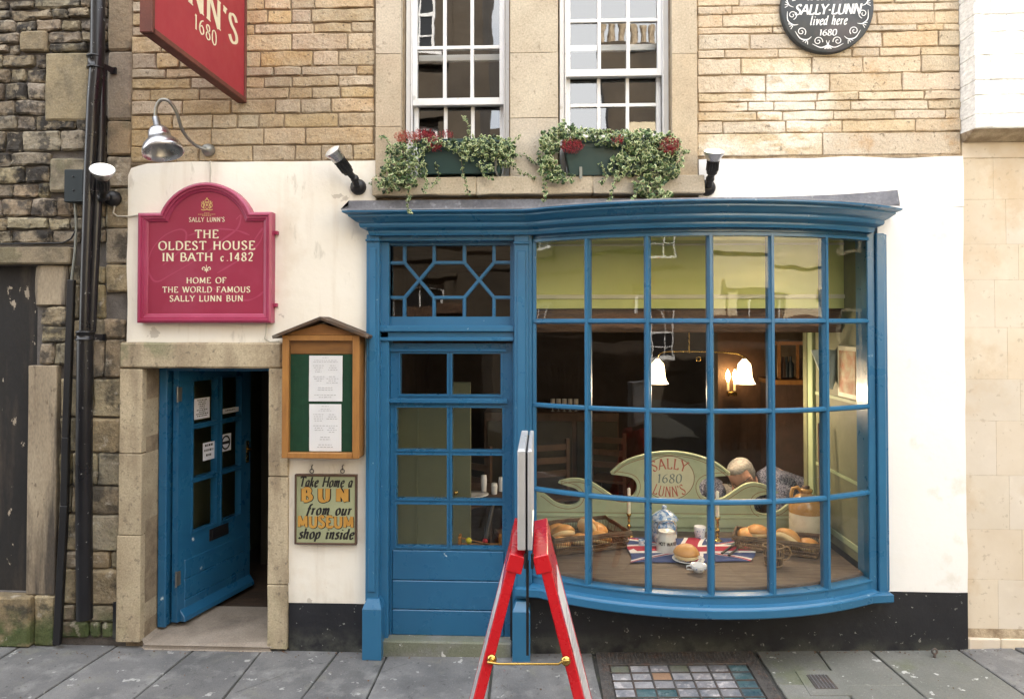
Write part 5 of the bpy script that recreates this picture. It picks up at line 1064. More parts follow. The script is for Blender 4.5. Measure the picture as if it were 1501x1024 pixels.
for k in range(10):
    a = -pi/2+(k-4.5)*2*pi/11.5; rr0 = .212; sg_ = 1 if k < 5 else -1; lf = .0003+.0003*k
    spiral(rr0*cos(a), rr0*sin(a), .028, a+sg_*1.6, 1.4, sg_, .0048, lf)
    a2 = a+sg_*.26; ribbon(mb, cat([(.238*cos(a-sg_*.12),.238*sin(a-sg_*.12)),(.246*cos(a+sg_*.1),.246*sin(a+sg_*.1)),(.228*cos(a2),.228*sin(a2)),(.200*cos(a2+sg_*.06),.200*sin(a2+sg_*.06))],4), lambda t: .002+.005*sin(pi*t), fp, 0, lf+.0001)
    for d_ in (-.07,.0,.07): ribbon(mb, [(.232*cos(a2+d_*.3),.232*sin(a2+d_*.3)),(.252*cos(a2+d_),.252*sin(a2+d_))], .004, fp, 0, lf+.0002)
build(mb, 'scrollwork', 'white_paint', pl, kind='stuff')

# ================================================================ WINDOW BOXES
def leafm(mb, c, s, R3):
    o_ = [(0,-.55),(.38,-.48),(.62,-.12),(.30,.02),(.30,.30),(0,.72),(-.30,.30),(-.30,.02),(-.62,-.12),(-.38,-.48)]
    inn = [(a*.64, b*.64-.02) for a, b in o_]
    P3 = lambda a, b, h: c+R3@V((a*s, b*s, h*s))
    km = 0 if random.random() < .13 else 1; kd = 2 if random.random() < .22 else -1; vs = [P3(a, b, -.10) for a, b in o_]+[P3(a, b, .04) for a, b in inn]
    n_ = 10; mb.add(vs, [(i, (i+1)%n_, (i+1)%n_+n_, i+n_) for i in range(n_)], kd if kd > 0 else km); mb.add([P3(a, b, .04) for a, b in inn]+[P3(0,.0,.08)], [(i, (i+1)%n_, n_) for i in range(n_)], max(kd, 0))
def leaf_rot():
    return Matrix.Rotation(rnd(-.9,.9), 3, 'Z') @ Matrix.Rotation(R(90)+rnd(-.9,.6), 3, 'X') @ Matrix.Rotation(rnd(-3.1,3.1), 3, 'Z')
def blob(mb, px, py, rx_, rz, y0, n_, s=(.014,.025), dy_=.09):
    n_ = int(n_*1.0); rx_ *= 1.12; rz *= 1.1
    c = P(px, py, y0)
    for _ in range(n_):
        a = rnd(0, 2*pi); r_ = sqrt(random.random()); q_ = c+V((cos(a)*r_*rx_, rnd(-dy_, dy_)*sqrt(max(0,1-r_*r_*.7)), sin(a)*r_*rz))
        leafm(mb, q_, rnd(*s), leaf_rot())
def trail(mb, st, pts, y0, dens=1.0, s=(.009,.016), spread=.012):
    pp_ = cat([P(a, b, y0+c_) for a, b, c_ in pts], 6); st.tube(pp_, .0016, 5)
    for p in pp_:
        for _ in range(int(2*dens)+(random.random() < dens % 1)): leafm(mb, p+V((rnd(-1,1), rnd(-1,.5), rnd(-1,1)))*spread, rnd(*s), leaf_rot())
def heather(mb, px, py, rx_, rz, y0, n_):
    c = P(px, py, y0)
    for _ in range(n_):
        a = rnd(0, 2*pi); r_ = sqrt(random.random()); q_ = c+V((cos(a)*r_*rx_, rnd(-.04,.04), sin(a)*r_*rz)); d_ = V((rnd(-.5,.5), rnd(-.8,.2), rnd(.1,1))).normalized()
        for k in range(4):
            t = q_+d_*k*.006; e1 = V((rnd(-1,1),rnd(-1,1),rnd(-1,1))).normalized()*.0032; e2 = V((rnd(-1,1),rnd(-1,1),rnd(-1,1))).normalized()*.0032
            mb.add([t-e1, t+e2, t+e1, t-e2], [(0,1,2,3)])
def trough(xa, xb, zt_, zb_, y0, e):
    mb = MB(); ins = .035; d0, d1 = y0-.085, y0+.085
    vs = [(xa,d0,zt_),(xb,d0,zt_),(xb,d1,zt_),(xa,d1,zt_),(xa+ins,d0+.02,zb_),(xb-ins,d0+.02,zb_),(xb-ins,d1-.02,zb_),(xa+ins,d1-.02,zb_)]
    mb.add(vs, [(0,1,5,4),(1,2,6,5),(2,3,7,6),(3,0,4,7),(4,5,6,7)]); mb.box(xa-.008, xb+.008, d0-.010, d0+.004, zt_-.02, zt_+.004); mb.box(xa+.012, xb-.012, d0+.003, d0+.012, zt_-.052, zt_-.046)
    build(mb, 'trough', 'trough_green', e, .003); build(MB().add([(xa,d0,zt_-.015),(xb,d0,zt_-.015),(xb,d1,zt_-.015),(xa,d1,zt_-.015)], [(0,1,2,3)]), 'soil', 'soil', e)
wy = -.01
wb1 = empty('window_box', P(680,262,wy), 'dark green window box with ivy and red heather, under the left sash window', 'window box', 'ivy window boxes on the sill')
trough(X(613,wy), X(742,wy), Z(210,wy), Z(258,wy), wy-.02, wb1)
build(MB().tube([P(728,212,-.12), P(726,250,-.118), P(730,258,-.09)], .007, 6), 'strap', 'galvanised', wb1)
lm, st, lb_ = MB(), MB(), MB()
y0 = -.12
for a in ((600,222,.10,.07,90),(585,235,.09,.10,180),(578,255,.08,.08,150),(610,250,.07,.09,120),(590,270,.08,.04,70),(565,270,.05,.05,60),(640,212,.10,.04,70),(672,215,.09,.035,80),(700,212,.10,.05,150),(722,218,.10,.07,170),(738,228,.07,.07,110),(690,225,.07,.05,90),(715,243,.05,.05,45),(742,215,.06,.04,50)): blob(lm, a[0], a[1], a[2]*.9, a[3]*.9, y0, a[4])
for p in ([(595,265,0),(600,285,-.05),(598,300,-.14),(602,315,-.16)], [(676,225,0),(678,250,-.03),(682,268,-.04),(687,286,-.05)], [(683,215,.0),(688,196,0),(684,178,0),(678,170,0)], [(576,222,0),(566,204,.05),(558,202,.05)], [(570,235,0),(562,254,.04),(550,262,.05),(543,268,.05)], [(640,240,0),(643,262,-.0),(634,272,-.04)], [(745,225,0),(752,208,.03),(760,200,.04)], [(745,232,0),(756,228,.06),(768,228,.07),(778,234,.07),(783,240,.07)], [(750,240,0),(762,252,.05),(775,258,.04),(785,262,.02)], [(700,240,0),(712,258,-.02),(722,262,-.02)], [(622,250,0),(626,268,-.03),(621,282,-.06)]): trail(lm, st, p, y0, .9 if len(p) < 5 else .5)
build(lm, 'ivy', ['leaf_green','leaf_cream','leaf_shaded'], wb1, kind='stuff'); build(st, 'ivy_stems', 'stem', wb1, kind='stuff')
hm = MB(); heather(hm, 598, 203, .08, .03, y0-.03, 300); build(hm, 'orange_heather', 'heather_orange', wb1, kind='stuff')
hm = MB(); heather(hm, 622, 198, .06, .025, y0, 160); heather(hm, 637, 211, .05, .05, y0-.03, 220); heather(hm, 655, 199, .04, .02, y0, 60); build(hm, 'red_heather', 'heather_red', wb1, kind='stuff')
wb2 = empty('window_box', P(890,262,wy), 'dark green window box with cream edged ivy, under the right sash window', 'window box', 'ivy window boxes on the sill')
trough(X(826,wy), X(972,wy), Z(212,wy), Z(262,wy), wy-.02, wb2)
build(MB().box(X(850,-.13), X(854,-.13), -.112, -.105, Z(261,-.13), Z(244,-.13)), 'strap', 'conduit', wb2)
lm, st = MB(), MB()
for a in ((812,205,.08,.07,130),(800,225,.05,.09,110),(805,250,.06,.07,90),(830,196,.09,.05,110),(860,198,.09,.04,90),(890,205,.09,.05,110),(915,205,.10,.06,160),(945,208,.10,.07,190),(975,215,.09,.08,190),(930,235,.10,.09,230),(965,245,.10,.10,230),(985,240,.06,.09,110),(950,272,.09,.06,130),(965,288,.07,.04,60),(905,245,.06,.08,90),(820,260,.06,.04,50)): blob(lm, a[0], a[1], a[2]*.9, a[3]*.9, y0, a[4], s=(.015,.027))
for p in ([(800,262,0),(799,280,-.04),(797,292,-.08)], [(915,230,0),(905,262,-.06),(895,284,-.2),(892,300,-.25)], [(940,270,0),(930,290,-.2),(925,302,-.3)], [(955,285,-.1),(965,296,-.25),(972,300,-.28)], [(990,225,0),(1002,222,.03),(1010,222,.04)], [(824,190,0),(826,176,.02)], [(880,240,0),(888,258,-.03),(880,268,-.04)], [(975,285,-.1),(966,297,-.25)], [(840,255,0),(838,268,-.02)]): trail(lm, st, p, y0, 1.1, s=(.010,.019))
build(lm, 'ivy', ['leaf_green','leaf_cream','leaf_shaded'], wb2, kind='stuff'); build(st, 'ivy_stems', 'stem', wb2, kind='stuff')
hm = MB(); heather(hm, 838, 216, .065, .035, y0-.05, 260); heather(hm, 905, 207, .035, .02, y0-.06, 90); heather(hm, 981, 216, .055, .045, y0-.07, 330); build(hm, 'red_heather', 'heather_red', wb2, kind='stuff')

# ================================================================ A-BOARD
ab = empty('a_board', (-.10, -1.6, 0), 'tall red A-board seen edge-on before the blue door, white poster holders on top', 'sign')
n0, n1 = -1.885, -1.45; axx = X(775, n0)
def leafp(s_, t0, t1, off0, off1, y0_, y1_, name, mat, bev=.003):
    # a board lying in the plane of one sloping side; t along the slope (0 top .. 1 foot); off = distance outwards
    top = V((axx+s_*.063, 0, 1.215)); foot = V((axx+s_*.375, 0, .0)); d = (foot-top); nrm = V((d.z*-s_, 0, d.x*s_)).normalized()
    if nrm.x*s_ < 0: nrm = -nrm
    a, b = top+d*t0, top+d*t1
    vs = [V((p.x+nrm.x*o_, y_, p.z+nrm.z*o_)) for y_ in (y0_, y1_) for p in (a, b) for o_ in (off0, off1)]
    vs = [V((v.x, v.y, max(v.z, 0))) for v in vs]
    return build(MB().add(vs, [(0,1,3,2),(4,6,7,5),(0,4,5,1),(2,3,7,6),(0,2,6,4),(1,5,7,3)]), name, mat, ab, bev)
for s_ in (-1, 1):
    leafp(s_, 0, 1, -.036, .0, n0, n0+.05, 'leg', 'red_gloss'); leafp(s_, 0, 1, -.036, .0, n1-.045, n1, 'leg', 'red_gloss')
    leafp(s_, .03, .80, -.022, -.006, n0+.0451, n1-.0451, 'panel', 'red_gloss', 0)
    leafp(s_, -.004, .045, -.052, .003, n0-.006, n1+.006, 'top_rail', 'red_gloss')
    leafp(s_, .13, .74, -.0058, .0, n0+.075, n1-.06, 'poster', 'poster_white', 0)
    mt = leafp(s_, .045, .12, -.0058, .0, n0+.052, n1-.052, 'title_strip', 'red_gloss', 0)
    c_ = V((axx+s_*(.035+.312*.29), n0-.008, 1.215*(1-.29)))
    build(MB().lathe(c_, [(.016,-.004),(.016,.003),(.010,.005),(.005,.009)], 14, 0, Matrix.Rotation(R(90),3,'X')), 'brass_rose', 'brass', ab)
zc_ = 1.215*.71; build(MB().tube([(axx-.140,n0-.02,zc_-.004),(axx-.10,n0-.022,zc_-.008),(axx+.10,n0-.022,zc_-.004),(axx+.115,n0-.022,zc_+.006),(axx+.136,n0-.02,zc_+.008)], .0042, 8), 'stay_rod', 'brass', ab)
for x_ in (-.012, .012): build(MB().lathe((axx+x_, n0-.004, 1.17), [(.005,0),(.005,.05)], 8), 'hinge_pin', 'black_plastic', ab)
# poster holders: two slim white frames back to back and a dark strip that drops between the legs
th = lambda q: axx+(q-777)*2.42/1032
for xa, xb in ((-.038,-.0112),(-.0038,.012)):
    mb = MB(); 
    for bx in ((n0-.02,n0+.012,1.235,1.572),(n1-.03,n1,1.235,1.572)): mb.box(axx+xa, axx+xb, bx[0], bx[1], bx[2], bx[3])
    mb.box(axx+xa, axx+xb, n0+.0122, n1-.0302, 1.545, 1.572); mb.box(axx+xa, axx+xb, n0+.0122, n1-.0302, 1.235, 1.262)
    build(mb, 'poster_frame', 'silver_frame', ab, .003)
    build(MB().box(axx+xa+.006, axx+xb-.006, n0+.0122, n1-.0302, 1.2625, 1.5445), 'poster', 'poster_white', ab)
build(MB().box(axx-.0110, axx-.0040, n0+.005, n1-.04, 1.18, 1.56), 'divider', 'black_plastic', ab)
build(MB().box(axx-.010, axx-.001, n0+.03, n0+.05, .86, 1.18), 'centre_strap', 'black_plastic', ab)
for s_ in (-1, 1):
    mb = MB(); top = V((axx+s_*.063, 0, 1.215)); d = V((s_*.312, 0, -1.215))
    nrm = V((1.215*s_, 0, .312)).normalized()
    def mp_(u, v, l, s_=s_): p = top+d*(.13+.5*v); return (p.x+nrm.x*(.0006+l), (n0+n1)/2+s_*u, p.z+nrm.z*(.0006+l))
    # printed poster: title and lines
    for i in range(14):
        w_ = rnd(.15,.36); v0 = .2+i*.055
        mb.add([mp_(-w_/2, v0, 0), mp_(w_/2, v0, 0), mp_(w_/2, v0+.018, 0), mp_(-w_/2, v0+.018, 0)], [(0,1,2,3)])
    build(mb, 'print', 'ink', ab, kind='stuff')
# ================================================================ BEHIND THE BAY
TZ = .525
# display table top that follows the bay
inner = arc(BX0, BX1, SAG, BY, 24, -.045)
mb = MB(); top = [(x_, y_) for x_, y_ in inner if True]; bk = [(BX1-.02, .80), (BX0-.3, .80)]
tp = top+bk; n = len(tp); mb.add([(x_,y_,TZ-.04) for x_,y_ in tp]+[(x_,y_,TZ) for x_,y_ in tp], [tuple(range(n))[::-1], tuple(range(n,2*n))]+[(i,(i+1)%n,(i+1)%n+n,i+n) for i in range(n)])
dt = empty('display_table', (1.0, .4, -.1), 'dark oak display shelf filling the bay window, its front edge curved with the glass', 'table')
build(mb, 'table_top', 'table_oak', dt, .004)
for a, b in ((.1,.25),(1.85,.25),(.0,.74),(1.85,.74)): build(MB().box(a-.03,a+.03,b-.03,b+.03,-.1,TZ-.04), 'leg', 'table_oak', dt, .004)
GT = lambda px, py: G(px, py, TZ)
# settle back with swan-neck crest
sty = .84
def sP(pts): return [(X(a, sty), Z(b, sty, 980)) for a, b in pts]
ol = [(770,792),(770,716),(785,720),(795,724)]+[tuple(q) for q in cat([V((800,727)),V((815,738)),V((832,742)),V((846,738)),V((851,727)),V((843,717)),V((826,712)),V((818,709))],4)]+[tuple(q) for q in cat([V((820,706)),V((836,702.5)),V((852,703)),V((870,709)),V((886,719)),V((900,728)),V((914,731)),V((928,726)),V((933,712)),V((926,701)),V((908,697)),V((896,696))],4)]+[tuple(q) for q in cat([V((894,693)),V((912,678)),V((942,667)),V((978,662)),V((1014,666)),V((1046,678)),V((1068,693)),V((1068,696))],4)]+[tuple(q) for q in cat([V((1052,697)),V((1032,701)),V((1024,711)),V((1028,725)),V((1042,731)),V((1058,729)),V((1074,719)),V((1088,710)),V((1102,706)),V((1120,709)),V((1140,720))],4)]+[tuple(q) for q in cat([V((1134,722)),V((1112,725)),V((1103,734)),V((1107,747)),V((1121,752)),V((1140,747)),V((1156,736)),V((1176,730)),V((1196,734))],4)]+[(1200,792)]
st_ = empty('settle', (X(980,sty), sty, -.1), 'pale green settle back with curled crests, cream oval reading Sally Lunns 1680', 'settle')
build(MB().prism(sP(ol), sty, sty+.03), 'back_panel', 'settle_green', st_, .003)
build(MB().box(X(770,sty), X(1200,sty), sty-.012, sty-.0005, Z(772,sty,980), Z(757,sty,980)).box(X(770,sty), X(1200,sty), sty-.018, sty-.0005, Z(758.5,sty,980), Z(755,sty,980)), 'base_rail', 'settle_green', st_, .003)
build(MB().box(X(770,sty), X(1200,sty), sty, sty+.02, -.1, Z(793,sty,980)), 'lower_board', 'settle_green', st_)
oc = (980, 700)
mb = MB(); fs_ = lambda u, v, l: (X(oc[0], sty)+u, sty-l, Z(oc[1], sty, 980)+v); k_ = 5.14/1032
disc(mb, 0, 0, 35.5*k_, 31*k_, fs_, 0, .0006, 40); build(mb, 'oval', 'settle_cream', st_)
mb = MB(); ribbon(mb, [(36*k_*cos(a), 31.5*k_*sin(a)) for a in [i*2*pi/48 for i in range(49)]], .005, fs_, 0, .0009)
def inset(pts, d):
    o_ = []; n_ = len(pts)
    for i, p in enumerate(pts):
        a, b = V(pts[max(0,i-2)]), V(pts[min(n_-1,i+2)]); t = (b-a).normalized(); o_.append((p[0]-t.y*d, p[1]+t.x*d))
    return o_
crest_ = ol[3:-1]
ribbon(mb, [((X(a,sty)-X(oc[0],sty)), Z(b,sty,980)-Z(oc[1],sty,980)) for a, b in inset(crest_, 5.0)], .0042, fs_, 0, .0006)
ribbon(mb, [(X(770,sty)-X(oc[0],sty), Z(752,sty,980)-Z(oc[1],sty,980)), (X(1198,sty)-X(oc[0],sty), Z(752,sty,980)-Z(oc[1],sty,980))], .004, fs_, 0, .0005)
build(mb, 'painted_line', 'settle_line', st_)
mb = MB(); mb.tube([(X(a,sty), sty-.004, Z(b,sty,980)) for a, b in cat([V((896,692.5)),V((914,677.5)),V((943,667)),V((979,662)),V((1015,666)),V((1046,677)),V((1067,692))],6)], .011, 8)
build(mb, 'crest_moulding', 'settle_green', st_)
mb = MB()
def arcmap(r, cyy, sg): return lambda u, v, l: fs_((r+sg*v)*sin(u/r), cyy+sg*(r+sg*v)*cos(u/r)-sg*r, l+.0006)
text(mb, 'SALLY', .075, arcmap(.30, .065, 1), thick=.15, thin=.05, serif=.07, width=.23); text(mb, "LUNN'S", .072, arcmap(.30, -.135, -1), thick=.15, thin=.05, serif=.07, width=.25)
build(mb, 'red_lettering', 'settle_red', st_, kind='stuff')
mb = MB(); text(mb, '1680', .062, lambda u, v, l: fs_(u, v-.035, l+.0006), thick=.14, thin=.05, serif=.05, slant=.1, width=.17); build(mb, 'blue_lettering', 'settle_blue', st_, kind='stuff')
# bulkhead above, timber lintel, posts
bh = empty('bulkhead', (.9, .42, 2.0), 'pale lime green bulkhead with a cream moulding across the top of the bay', 'wall')
build(MB().box(X(760,.36), X(1240,.36), .36, .46, Z(452,.36), 2.55), 'bulkhead_panel', 'lime_plaster', bh)
build(MB().box(X(760,.36), X(1240,.36), .345, .3598, Z(438,.36), Z(432,.36)).box(X(760,.36), X(1240,.36), .352, .3599, Z(361,.36), Z(358,.36)), 'moulding', 'cream_moulding', bh, .003)
build(MB().box(X(760,.40), X(1240,.40), .40, .52, Z(487,.40), Z(453,.40)), 'timber_lintel', 'brown_timber', bh, .006)
pw = empty('window_panelling', (2.0, .4, -.1), 'sage green boarded side wall of the bay window with a small framed picture', 'wall')
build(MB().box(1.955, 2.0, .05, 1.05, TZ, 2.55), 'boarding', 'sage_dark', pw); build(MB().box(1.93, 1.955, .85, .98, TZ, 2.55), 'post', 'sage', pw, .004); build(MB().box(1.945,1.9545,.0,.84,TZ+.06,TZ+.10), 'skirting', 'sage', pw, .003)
for z_ in (1.0, 1.5, 2.0): build(MB().box(1.947,1.9545,.06,.84,z_,z_+.02), 'bead', 'sage', pw)
pf = empty('framed_picture', (1.94, .3, 1.55), 'small framed picture with an orange scene on the side wall of the bay', 'picture')
build(MB().box(1.935,1.9465,.12,.42,1.53,1.86), 'frame', 'cream_moulding', pf, .004); build(MB().box(1.932,1.9349,.15,.39,1.56,1.83), 'print', 'picture_orange', pf)
gp = empty('green_post', (X(1195,.95), .95, -.1), 'light green wooden post standing right behind the stoneware flagon', 'post')
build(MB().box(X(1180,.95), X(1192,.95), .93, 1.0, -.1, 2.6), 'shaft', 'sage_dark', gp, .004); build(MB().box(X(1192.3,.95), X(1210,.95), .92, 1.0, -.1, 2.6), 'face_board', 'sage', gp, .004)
build(MB().tube([P(1200,620,.6), P(1203,700,.55), P(1205,790,.5)], [.008,.012,.012], 6), 'walking_stick', 'brown_wood', label='thin brown stick leaning on the green post beside the flagon'); C.objects['walking_stick']['category'] = 'stick'
# pale cone standing in for a reflection in the glass
mb = MB(); c0 = [P(1189,513,.5), P(1207,512,.46), P(1226,513,.5), P(1226,555,.5), P(1220,571,.46), P(1210,566,.46), P(1202,545,.48)]
mb.add(c0+[p+V((0,.012,0)) for p in c0], [tuple(range(7)), tuple(range(13,6,-1))]+[(i,(i+1)%7,(i+1)%7+7,i+7) for i in range(7)]); build(mb, 'pale_reflection_shape', 'pale_reflection', label='pale green folded shape standing in for a reflection in the right of the bay'); C.objects['pale_reflection_shape']['category'] = 'cloth'
# ---------------- baskets and buns
def basket(cx, cy, w_, d_, h, rz, label):
    e = empty('wicker_basket', (cx, cy, TZ), label, 'basket', 'wicker baskets of buns')
    T = lambda x, y, z: V((cx, cy, TZ))+Matrix.Rotation(rz, 3, 'Z')@V((x, y, z))
    def ringp(s, z, n=6):
        o_ = []
        for (ax, ay), (bx, by_) in zip([(-1,-1),(1,-1),(1,1),(-1,1)], [(1,-1),(1,1),(-1,1),(-1,-1)]):
            for i in range(n): t = i/n; o_.append(T((ax+(bx-ax)*t)*w_/2*s, (ay+(by_-ay)*t)*d_/2*s, z+.003*sin(i*2+ax)))
        return o_+[o_[0]]
    mb = MB(); mb.box(-w_/2*.9, w_/2*.9, -d_/2*.9, d_/2*.9, .004, .012); mb.xf(Matrix.Translation((cx,cy,TZ))@Matrix.Rotation(rz,4,'Z')); build(mb, 'base', 'wicker', e)
    mb = MB(); mb.tube(ringp(1.0, h), .0085, 7, cap=False).tube(ringp(1.015, h-.012), .006, 6, cap=False).tube(ringp(.985, h+.009), .006, 6, cap=False); build(mb, 'rim', 'wicker', e)
    mb = MB(); 
    for z_, s in ((.008,.90),(.016,.905),(h*.45,.94)): mb.tube(ringp(s, z_), .005, 5, cap=False)
    build(mb, 'band', 'wicker', e, kind='stuff')
    mb = MB()
    for ax in range(4):
        L_ = w_ if ax % 2 == 0 else d_; n = int(L_/.0125)
        for i in range(n):
            t = -1+2*(i+.5)/n; c = {0:(t,-1),1:(1,t),2:(t,1),3:(-1,t)}[ax]
            a = T(c[0]*w_/2*.9, c[1]*d_/2*.9, .01); b = T((c[0]+rnd(-.01,.01))*w_/2, c[1]*d_/2, h)
            mb.tube([a, a.lerp(b, .5)+V((rnd(-.002,.002),rnd(-.002,.002),0)), b], .0023, 4, cap=False)
    build(mb, 'wicker_stakes', 'wicker_light' if random.random() > 2 else 'wicker', e, kind='stuff')
    return e, T
BUNG = 'domed golden buns'
def bun(c, r, label, tilt=(0,0), grp=BUNG, base=True):
    e = empty('bun', c-V((0,0,r*.35)), label, 'bun', grp)
    q_ = Matrix.Rotation(tilt[0], 3, 'X')@Matrix.Rotation(tilt[1], 3, 'Y')@Matrix.Rotation(rnd(0,6), 3, 'Z')
    prof = [(0.001,.62),(.25,.60),(.5,.52),(.72,.38),(.88,.20),(.96,.04),(.97,-.06),(.90,-.12)][::-1]
    mb = MB().lathe(c, [(a*r, b*r) for a, b in prof], 22, 0, q_)
    for i, v in enumerate(mb.v): mb.v[i] = v+(v-c)*.05*noise.noise((v)*22)
    build(mb, 'crust', 'bun_top', e)
    mb = MB().lathe(c, [(.001,-.42*r),(.75*r,-.42*r),(.88*r,-.34*r),(.90*r,-.22*r),(.93*r,-.12*r),(.5*r,-.10*r)], 22, 0, q_)
    for i, v in enumerate(mb.v): mb.v[i] = v+(v-c)*.05*noise.noise((v)*30)
    build(mb, 'crumb', 'bun_side', e)
# left basket: rim corners seen at (790,775) (915,785) (875,757) (815,818)
c1 = G(853, 793, TZ+.03)
e1, T1 = basket(c1.x+.0, c1.y+.04, .54, .40, .105, R(20), 'large dark wicker basket of golden buns at the left of the display')
for (px, py, dz, r, tl, lb) in ((812,775,.05,.072,(.2,-.3),'bun at the far left corner of the left basket'),(825,781,.06,.085,(-.6,-.2),'large brown bun leaning in the left basket, left of centre'),(862,771,.10,.075,(-1.0,.5),'upright bun showing its pale side, highest in the left basket'),(875,776,.07,.075,(.1,.2),'bun at the back right of the left basket, half behind the glazing bar'),(820,797,.03,.075,(-.3,0),'bun at the front left of the left basket, against the wicker'),(852,792,.04,.075,(-.4,.1),'bun in the front middle of the left basket beside the glazing bar'),(880,789,.04,.080,(-.3,.2),'bun at the front right of the left basket')):
    bun(G(px, py, TZ+dz), r*1.05, lb, tl)
c2 = G(1140, 800, TZ+.03)
e2, T2 = basket(c2.x, c2.y+.02, .53, .24, .085, R(-20), 'long wicker basket of buns at the right of the display')
for (px, py, dz, r, tl, lb) in ((1095,783,.05,.065,(.1,-.1),'bun at the left end of the right basket'),(1110,779,.07,.075,(-.2,.0),'orange brown bun second from the left in the right basket'),(1156,789,.08,.085,(-.5,.6),'biggest bun in the right basket, tilted to show its pale edge'),(1185,799,.05,.070,(-.1,.1),'bun at the right end of the right basket, by the corner of the wicker')):
    bun(G(px, py, TZ+dz), r*1.08, lb, tl)
# small wicker mug
c_ = GT(1134, 828); e = empty('wicker_mug', c_, 'small wicker covered mug with a cane handle in front of the right basket', 'mug')
mb = MB()
for i in range(20):
    a = 2*pi*i/20; mb.tube([c_+V((.046*cos(a),.046*sin(a),.0)), c_+V((.055*cos(a),.055*sin(a),.06)), c_+V((.06*cos(a),.06*sin(a),.12))], .0032, 5)
build(mb, 'wicker_stakes', 'wicker_light', e, kind='stuff')
for z_, r_ in ((.006,.05),(.06,.058),(.118,.062)): build(MB().tube([c_+V((r_*cos(a),r_*sin(a),z_)) for a in [i*2*pi/20 for i in range(21)]], .0055, 6, cap=False), 'band', 'wicker_light', e)
build(MB().tube([c_+V(q) for q in ((.055,0,.11),(.09,-.005,.115),(.105,-.005,.08),(.085,-.003,.04),(.052,0,.03))], .006, 7), 'handle', 'wicker_light', e)
build(MB().lathe(c_, [(.001,.004),(.045,.004),(.053,.09),(.05,.09),(.001,.02)], 16), 'cup', 'brown_wood', e)
# candlesticks
for px, py, lb in ((922,787,'brass candlestick with a white candle just right of the left basket'),(1052,793,'brass candlestick with a white candle between the blue cup and the right basket')):
    c_ = GT(px, py); e = empty('candlestick', c_, lb, 'candlestick', 'brass candlesticks')
    build(MB().lathe(c_, [(.035,0),(.035,.006),(.022,.012),(.010,.022),(.008,.03),(.014,.038),(.008,.046),(.007,.06),(.015,.072),(.016,.080),(.008,.090),(.007,.105),(.012,.113),(.008,.12),(.008,.14),(.015,.15),(.018,.165),(.012,.166),(.011,.15)], 16), 'stick', 'brass', e)
    build(MB().lathe(c_, [(.0125,.155),(.0115,.25),(.0105,.335),(.004,.342)], 12), 'candle', 'wax', e); build(MB().tube([c_+V((0,0,.34)), c_+V((.002,0,.352))], .0012, 5), 'wick', 'ink_black', e)
# blue and white jar with lid
c_ = GT(975, 797)+V((0,.03,0)); e = empty('lidded_jar', c_, 'large blue and white lidded jar behind the hot water jug', 'jar')
build(MB().lathe(c_, [(.055,0),(.075,.02),(.085,.07),(.085,.12),(.075,.155),(.060,.165)], 26), 'body', 'china_pale_blue', e); build(MB().lathe(c_, [(.092,.158),(.095,.163),(.078,.185),(.045,.212),(.020,.222),(.012,.23),(.020,.24),(.012,.252),(.001,.255)], 26), 'lid', 'china_pale_blue', e)
# hot water jug
c_ = GT(977, 808); e = empty('hot_water_jug', c_, 'white enamel jug lettered hot water with a wire bail handle, mid display', 'jug')
build(MB().lathe(c_, [(.062,0),(.066,.008),(.062,.06),(.054,.11),(.052,.132),(.055,.135),(.050,.133),(.001,.12)], 28), 'body', 'enamel', e)
build(MB().tube([c_+V(q) for q in ((-.058,0,.11),(-.062,-.01,.16),(-.045,-.012,.195),(0,-.014,.207),(.045,-.012,.2),(.064,-.01,.165),(.058,0,.11))], .004, 7), 'handle', 'steel', e)
for s in (-1,1): build(MB().lathe(c_+V((s*.057,0,.10)), [(.008,-.012),(.010,0),(.008,.012)], 8), 'ear', 'enamel', e)
mb = MB(); text(mb, 'HOT WATER', .021, lambda u, v, l: (c_.x+(.0632+l)*sin(u/.0632+.05), c_.y-(.0632+l)*cos(u/.0632+.05), c_.z+.055+v), thick=.24, thin=.16, serif=0, sp=.14, width=.135); build(mb, 'lettering', 'ink_black', e, kind='stuff')
# cups, plate and loose bun
c_ = GT(1026, 789); e = empty('blue_beaker', c_, 'blue and white patterned beaker left of the right candlestick', 'cup'); build(MB().lathe(c_, [(.030,0),(.033,.003),(.040,.085),(.037,.086),(.029,.008),(.001,.006)], 22), 'cup', 'china', e)
mb = MB()
for j in range(5):
    for i in range(16):
        a = 2*pi*(i+.5*(j%2))/16; z_ = .014+j*.0145; r_ = .0335+z_*.082+.0006; p = lambda da, dz_: c_+V((r_*cos(a+da), r_*sin(a+da), z_+dz_)); mb.add([p(-.13,0), p(0,-.006), p(.13,0), p(0,.006)], [(0,1,2,3)])
build(mb, 'pattern', 'china_blue', e, kind='stuff')
c_ = GT(940, 800); e = empty('cream_jug', c_, 'tiny blue and white cream jug on the flag cloth beside the left candlestick', 'jug'); build(MB().lathe(c_, [(.014,0),(.020,.012),(.017,.035),(.020,.042),(.016,.04),(.001,.01)], 16), 'body', 'china_pale_blue', e); build(MB().tube([c_+V(q) for q in ((.016,0,.036),(.034,0,.042),(.038,0,.02),(.018,0,.01))], .0035, 6), 'handle', 'china', e)
c_ = GT(1040, 797); e = empty('egg_cup', c_, 'tiny white china pot lying by the foot of the right candlestick', 'cup'); build(MB().lathe(c_+V((0,0,.018)), [(.018,-.02),(.020,0),(.012,.02),(.010,.02),(.016,0),(.001,-.015)], 14, 0, Matrix.Rotation(R(70),3,'Y')), 'cup', 'china', e)
